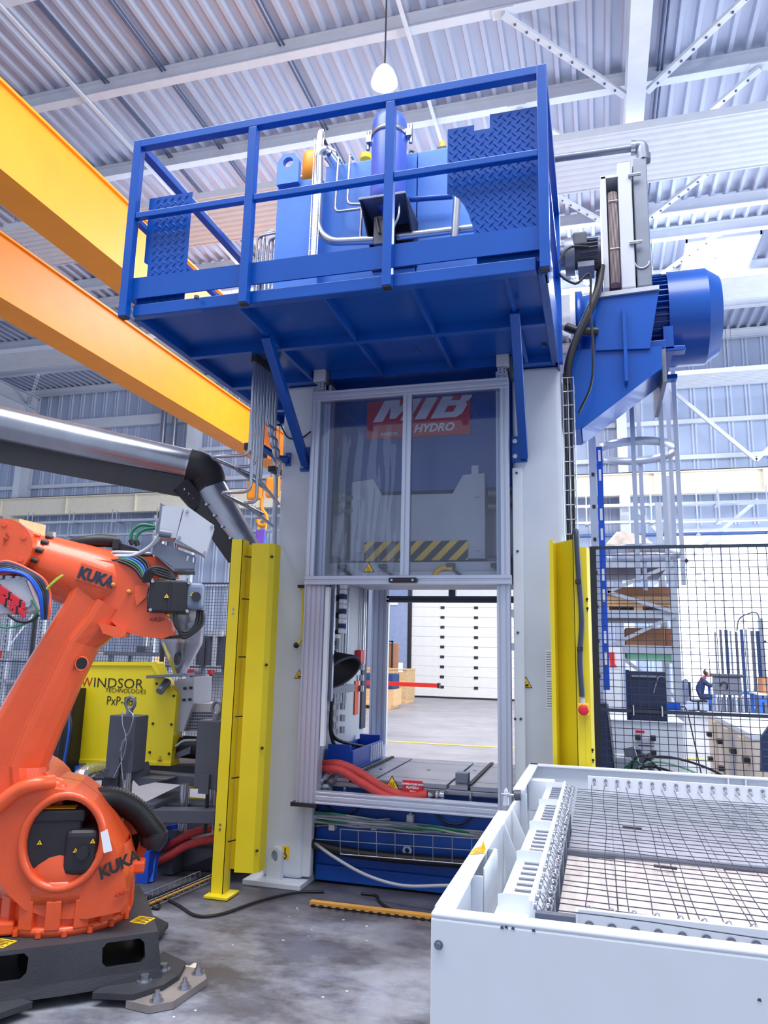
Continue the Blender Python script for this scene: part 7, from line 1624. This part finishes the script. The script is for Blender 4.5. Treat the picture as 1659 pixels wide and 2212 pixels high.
# far workplaces by the window
def bench(x0, x1, y0, y1, z, label, m, leg):
    t = thing('work_table', ((x0 + x1) / 2, (y0 + y1) / 2, 0), label, 'table')
    put('table_top', MB().box(x0, x1, y0, y1, z - .04, z), m, t, bev=.006)
    for x in (x0 + .05, x1 - .05):
        for y in (y0 + .05, y1 - .05): put('leg', MB().box(x - .035, x + .035, y - .035, y + .035, .003, z - .04), leg, t)
    put('stretcher', MB().box(x0 + .05, x1 - .05, y0 + .03, y0 + .07, z - .2, z - .12), leg, t); put('lower_shelf', MB().box(x0 + .05, x1 - .05, y0 + .1, y1 - .1, .25, .28), M_boxgrey, t)
    return t
M_bleg = mat('blue_table_leg', (50, 110, 210), .4)
bench(3.55, 6.2, 19.8, 20.9, .86, 'work table with blue legs at the far right, under a carton', M_white, M_bleg)
bench(3.2, 4.6, 24.5, 25.9, .84, 'far work table in front of the seated person', M_white, M_bleg)
carton((4.0, 20.3, .86), .6, .6, .36, 'open brown carton on the far table with blue legs', M_card)
sw = thing('grey_case', (3.0, 20.6, 0), 'grey instrument case on a metal trolley left of the blue legged table', 'case')
put('case_body', MB().box(2.7, 3.3, 20.3, 20.8, .78, 1.2), M_mid, sw, bev=.02); put('case_lid', MB().box(2.66, 3.34, 20.26, 20.84, 1.2, 1.28), M_grey, sw, bev=.02)
put('case_handle', MB().tube(curve([(2.8, 20.28, .98), (2.86, 20.24, 1.08), (2.96, 20.24, 1.04), (2.96, 20.28, .92)]), .02, 6), M_black, sw)
for x in (2.7, 3.3):
    for y in (20.3, 20.8): put('trolley_leg', MB().cyl((x, y, .003), (x, y, .78), .025, n=8), M_tray, sw)
for k in range(5): put('stored_bar', MB().cyl((2.76 + .12 * k, 20.5, .2), (2.76 + .12 * k, 20.5, .7), .03, n=8), M_mid, sw)
put('trolley_shelf', MB().box(2.68, 3.32, 20.28, 20.82, .16, .2), M_bleg, sw)
bb2 = thing('blue_bucket', (4.75, 20.4, .86), 'bright blue tub on the far table beside the carton', 'tub')
put('tub_body', MB().cyl((4.72, 20.4, .865), (4.72, 20.4, 1.12), .1, .14, n=16), M_plastic, bb2); put('tub_rim', MB().lathe((4.72, 20.4, 1.11), (0, 0, 1), [(.14, 0), (.155, 0), (.155, .03), (.14, .03)], 16), M_plastic, bb2)
fr2 = thing('extrusion_stand', (3.9, 22.5, 0), 'upright stand of dark rods and profiles in front of the bright window', 'stand')
random.seed(21)
for i in range(9):
    x = 3.05 + .13 * i; put('upright_rod', MB().box(x - .02, x + .02 + .02 * (i % 3), 22.4, 22.46, .06, 2.35 + .12 * random.random()), [M_mid, M_grey, M_navy][i % 3], fr2)
put('stand_base', MB().box(2.95, 4.25, 22.2, 22.7, .003, .06), M_mid, fr2); put('stand_column', MB().box(4.15, 4.25, 22.35, 22.5, .06, 2.75), M_mid, fr2)
put('stand_cable', MB().tube(curve([(3.6, 22.4, 2.4), (3.7, 22.4, 2.75), (4.1, 22.4, 2.9), (4.2, 22.4, 2.6)]), .02, 6), M_grey, fr2)
st2 = thing('tester_column', (4.75, 20.9, 0), 'grey test column at the right edge before the bright window', 'machine')
put('column', MB().box(4.62, 4.82, 21.1, 21.3, .003, 2.5), M_mid, st2); put('head', MB().box(4.5, 4.62, 21.1, 21.3, 1.75, 1.95), M_grey, st2, bev=.02); put('column_cap', MB().box(4.6, 4.84, 21.08, 21.32, 2.5, 2.56), M_grey, st2)
# seated worker
PXc, PYc = 2.82, 25.0
pe_ = thing('person', (PXc, PYc, 0), 'person in a cap and dark vest sitting bent over the far table', 'person')
def skin(name, verts, edges, radii, m, parent, root=0, sub=2):
    bm = bmesh.new(); lay = bm.verts.layers.skin.verify()
    bv = [bm.verts.new(v) for v in verts]
    for a, b in edges: bm.edges.new((bv[a], bv[b]))
    for k, (v, r) in enumerate(zip(bv, radii)): v[lay].radius = (r, r); v[lay].use_root = (k == root)
    me = bpy.data.meshes.new(name); bm.to_mesh(me); bm.free(); me.materials.append(m)
    o = link(name, me, parent, Vector((PXc, PYc, 0)))
    o.modifiers.new('skin', 'SKIN'); s = o.modifiers.new('sub', 'SUBSURF'); s.levels = sub; s.render_levels = sub
    return o
vs = [(0, 0, .54), (.05, 0, .75), (.14, 0, .95), (.2, 0, 1.05), (.25, 0, 1.14),
      (.16, -.17, 1.0), (.34, -.22, .84), (.55, -.12, .90), (.16, .17, 1.0), (.34, .22, .84), (.55, .12, .90),
      (.1, -.1, .52), (.48, -.12, .52), (.46, -.12, .1), (.58, -.12, .06), (.1, .1, .52), (.48, .12, .52), (.46, .12, .1), (.58, .12, .06)]
es_ = [(0, 1), (1, 2), (2, 3), (3, 4), (2, 5), (5, 6), (6, 7), (2, 8), (8, 9), (9, 10), (0, 11), (11, 12), (12, 13), (13, 14), (0, 15), (15, 16), (16, 17), (17, 18)]
skin('body', vs, es_, [.16, .15, .16, .07, .055, .075, .055, .04, .075, .055, .04, .1, .075, .05, .04, .1, .075, .05, .04], M_navy, pe_)
hd_ = (PXc + .31, PYc, 1.22)
hm = put('head', MB().ball(hd_, .1, (1.0, .82, 1.18), 16, 12).ball((hd_[0] + .1, hd_[1], hd_[2] - .02), .022, (1, .7, 1), 8, 6), M_skin, pe_)
put('hair', MB().ball((hd_[0] - .025, hd_[1], hd_[2] + .02), .104, (1, .86, 1.1), 14, 9), M_hair, pe_)
cp = put('cap', MB().ball((hd_[0], hd_[1], hd_[2] + .05), .108, (1.02, .88, .75), 14, 9).prism([(hd_[0] + .08, PYc - .07, hd_[2] + .05), (hd_[0] + .2, PYc - .05, hd_[2] + .02), (hd_[0] + .2, PYc + .05, hd_[2] + .02), (hd_[0] + .08, PYc + .07, hd_[2] + .05)], (0, 0, .015)), mat('pale_cap_cloth', (214, 206, 210), .8), pe_)
for s in (-1, 1):
    put('ear', MB().ball((hd_[0], PYc + s * .085, hd_[2] - .01), .025, (.7, .5, 1.2), 8, 6), M_skin, hm)
    put('eye', MB().ball((hd_[0] + .092, PYc + s * .035, hd_[2] + .01), .011, (1, 1, 1), 6, 5), M_ink, hm)
    hnd = put('hand', MB().ball((PXc + .6, PYc + s * .12, .895), .038, (1.3, 1, .6), 10, 7), M_skin, pe_)
    for k in range(4): put('finger', MB().tube([(PXc + .63, PYc + s * .12 + .018 * (k - 1.5), .895), (PXc + .68, PYc + s * .12 + .018 * (k - 1.5), .89), (PXc + .70 - .006 * abs(k - 1), PYc + s * .12 + .017 * (k - 1.5), .875)], .008, 5), M_skin, hnd)
    put('thumb', MB().tube([(PXc + .59, PYc + s * .085, .9), (PXc + .63, PYc + s * .065, .89)], .009, 5), M_skin, hnd)
put('mouth', MB().box(hd_[0] + .085, hd_[0] + .09, PYc - .025, PYc + .025, hd_[2] - .06, hd_[2] - .052), M_inkred, hm)
put('red_collar', MB().tube([(PXc + .17 + .07 * math.cos(t), PYc + .1 * math.sin(t), 1.08 + .02 * math.cos(t)) for t in [2 * math.pi * k / 14 for k in range(14)]], .025, 6, closed=True), M_red, pe_)
oc2 = thing('office_chair', (PXc - .05, PYc, 0), 'black swivel chair on castors under the seated person', 'chair')
put('seat', MB().box(PXc - .22, PXc + .25, PYc - .24, PYc + .24, .36, .42), M_dark, oc2, bev=.03); put('backrest', MB().box(PXc - .26, PXc - .2, PYc - .22, PYc + .22, .5, .95), M_dark, oc2, bev=.02)
put('gas_column', MB().cyl((PXc, PYc, .1), (PXc, PYc, .36), .03, n=10), M_dark, oc2); put('back_stem', MB().box(PXc - .24, PXc - .2, PYc - .03, PYc + .03, .38, .55), M_dark, oc2)
for k in range(5):
    t = 2 * math.pi * k / 5; e = (PXc + .32 * math.cos(t), PYc + .32 * math.sin(t), .08)
    a_ = put('star_arm', MB().beam((PXc, PYc, .12), e, .05, .04), M_dark, oc2); put('castor', MB().cyl((e[0], e[1] - .02, .033), (e[0], e[1] + .02, .033), .03, n=10), M_dark, a_)
jk = thing('grey_jacket', (PXc - .34, PYc, .4), 'grey jacket hung over the back of the swivel chair', 'jacket')
put('jacket_back', MB().loft([[(PXc - .44, PYc - .2, .98), (PXc - .27, PYc - .2, .98), (PXc - .27, PYc + .2, .98), (PXc - .44, PYc + .2, .98)], [(PXc - .54, PYc - .28, .7), (PXc - .28, PYc - .28, .7), (PXc - .28, PYc + .28, .7), (PXc - .54, PYc + .28, .7)], [(PXc - .68, PYc - .3, .36), (PXc - .28, PYc - .3, .4), (PXc - .28, PYc + .3, .36), (PXc - .68, PYc + .3, .4)]]), M_coat, jk, bev=.02)
put('sleeve', MB().tube([(PXc - .36, PYc - .28, .9), (PXc - .44, PYc - .32, .6), (PXc - .42, PYc - .32, .28)], .06, 10), M_coat, jk)
put('collar', MB().tube(curve([(PXc - .3, PYc - .14, .99), (PXc - .34, PYc, 1.0), (PXc - .3, PYc + .14, .99)]), .03, 8), M_coat, jk)
# ---- goods seen through the press opening, by the gate
oc3 = thing('osb_crate', (-6.4, 24.2, 0), 'pale strand board crate on runners beside the white gate', 'crate')
qa, qb = -6.455, -6.038
put('crate_side', MB().box(qa - 1.2, qb, 24.0, 24.04, .14, 1.069), M_osb, oc3); put('crate_side', MB().box(qb - .03, qb, 24.04, 25.2, .14, 1.069), M_osb, oc3); put('crate_lid', MB().box(qa - 1.22, qb + .02, 23.98, 25.22, 1.069, 1.069 + .03), M_wood, oc3)
for x in (qa - 1.1, qa - .4, qb - .1): put('runner', MB().box(x - .08, x + .08, 24.0, 25.2, .003, .14), M_wood, oc3)
put('paper_label', MB().box(qb - .27, qb - .12, 23.99, 24.0, 1.0, 1.3), M_vinylw, oc3)
lc_ = thing('low_crate', (-6.6, 21.5, 0), 'low pale crate holding blue goods, in front of the strand board crate', 'crate')
lx1_ = -5.779
put('crate_box', MB().box(lx1_ - 1.2, lx1_, 21.5, 22.4, .1, .56), M_wood, lc_); put('crate_runner', MB().box(lx1_ - .2, lx1_ - .08, 21.5, 22.4, .003, .1), M_wood, lc_); put('crate_runner', MB().box(lx1_ - 1.1, lx1_ - .98, 21.5, 22.4, .003, .1), M_wood, lc_)
put('blue_goods', MB().box(lx1_ - 1.1, lx1_ - .04, 21.55, 22.3, .56, 1.0), M_navy, lc_, bev=.03)
rbm = thing('red_barrier', (-4.0, 15, .9), 'bright red barrier beam reaching across the view behind the press', 'barrier')
ra, rb_ = Vector((-4.529, 15.000, 0.992)), Vector((-3.121, 15.000, 0.984))
put('beam', MB().beam(ra + Vector((-.6, 0, 0)), rb_, .08, .08), M_red, rbm); put('end_cap', MB().box(rb_.x, rb_.x + .04, 14.93, 15.07, rb_.z - .05, rb_.z + .05), M_dark, rbm)
put('barrier_post', MB().box(ra.x - .66, ra.x - .54, 14.94, 15.06, .003, ra.z + .04), M_red, rbm)
bd2 = thing('brown_boards', (-7.2, 26.4, 0), 'brown boards in a dark frame leaning before the blue gate pillar', 'boards')
put('board', MB().box(-7.274, -6.85, 26.0, 26.06, .003, 1.935), M_card, bd2); put('frame_post', MB().box(-7.28, -7.229, 25.9, 25.96, .003, 2.031), M_dark, bd2); put('frame_post', MB().box(-7.077, -7.026, 25.9, 25.96, .003, 2.031), M_dark, bd2); put('frame_head', MB().box(-7.28, -7.026, 25.9, 25.96, 1.982, 2.031), M_dark, bd2)
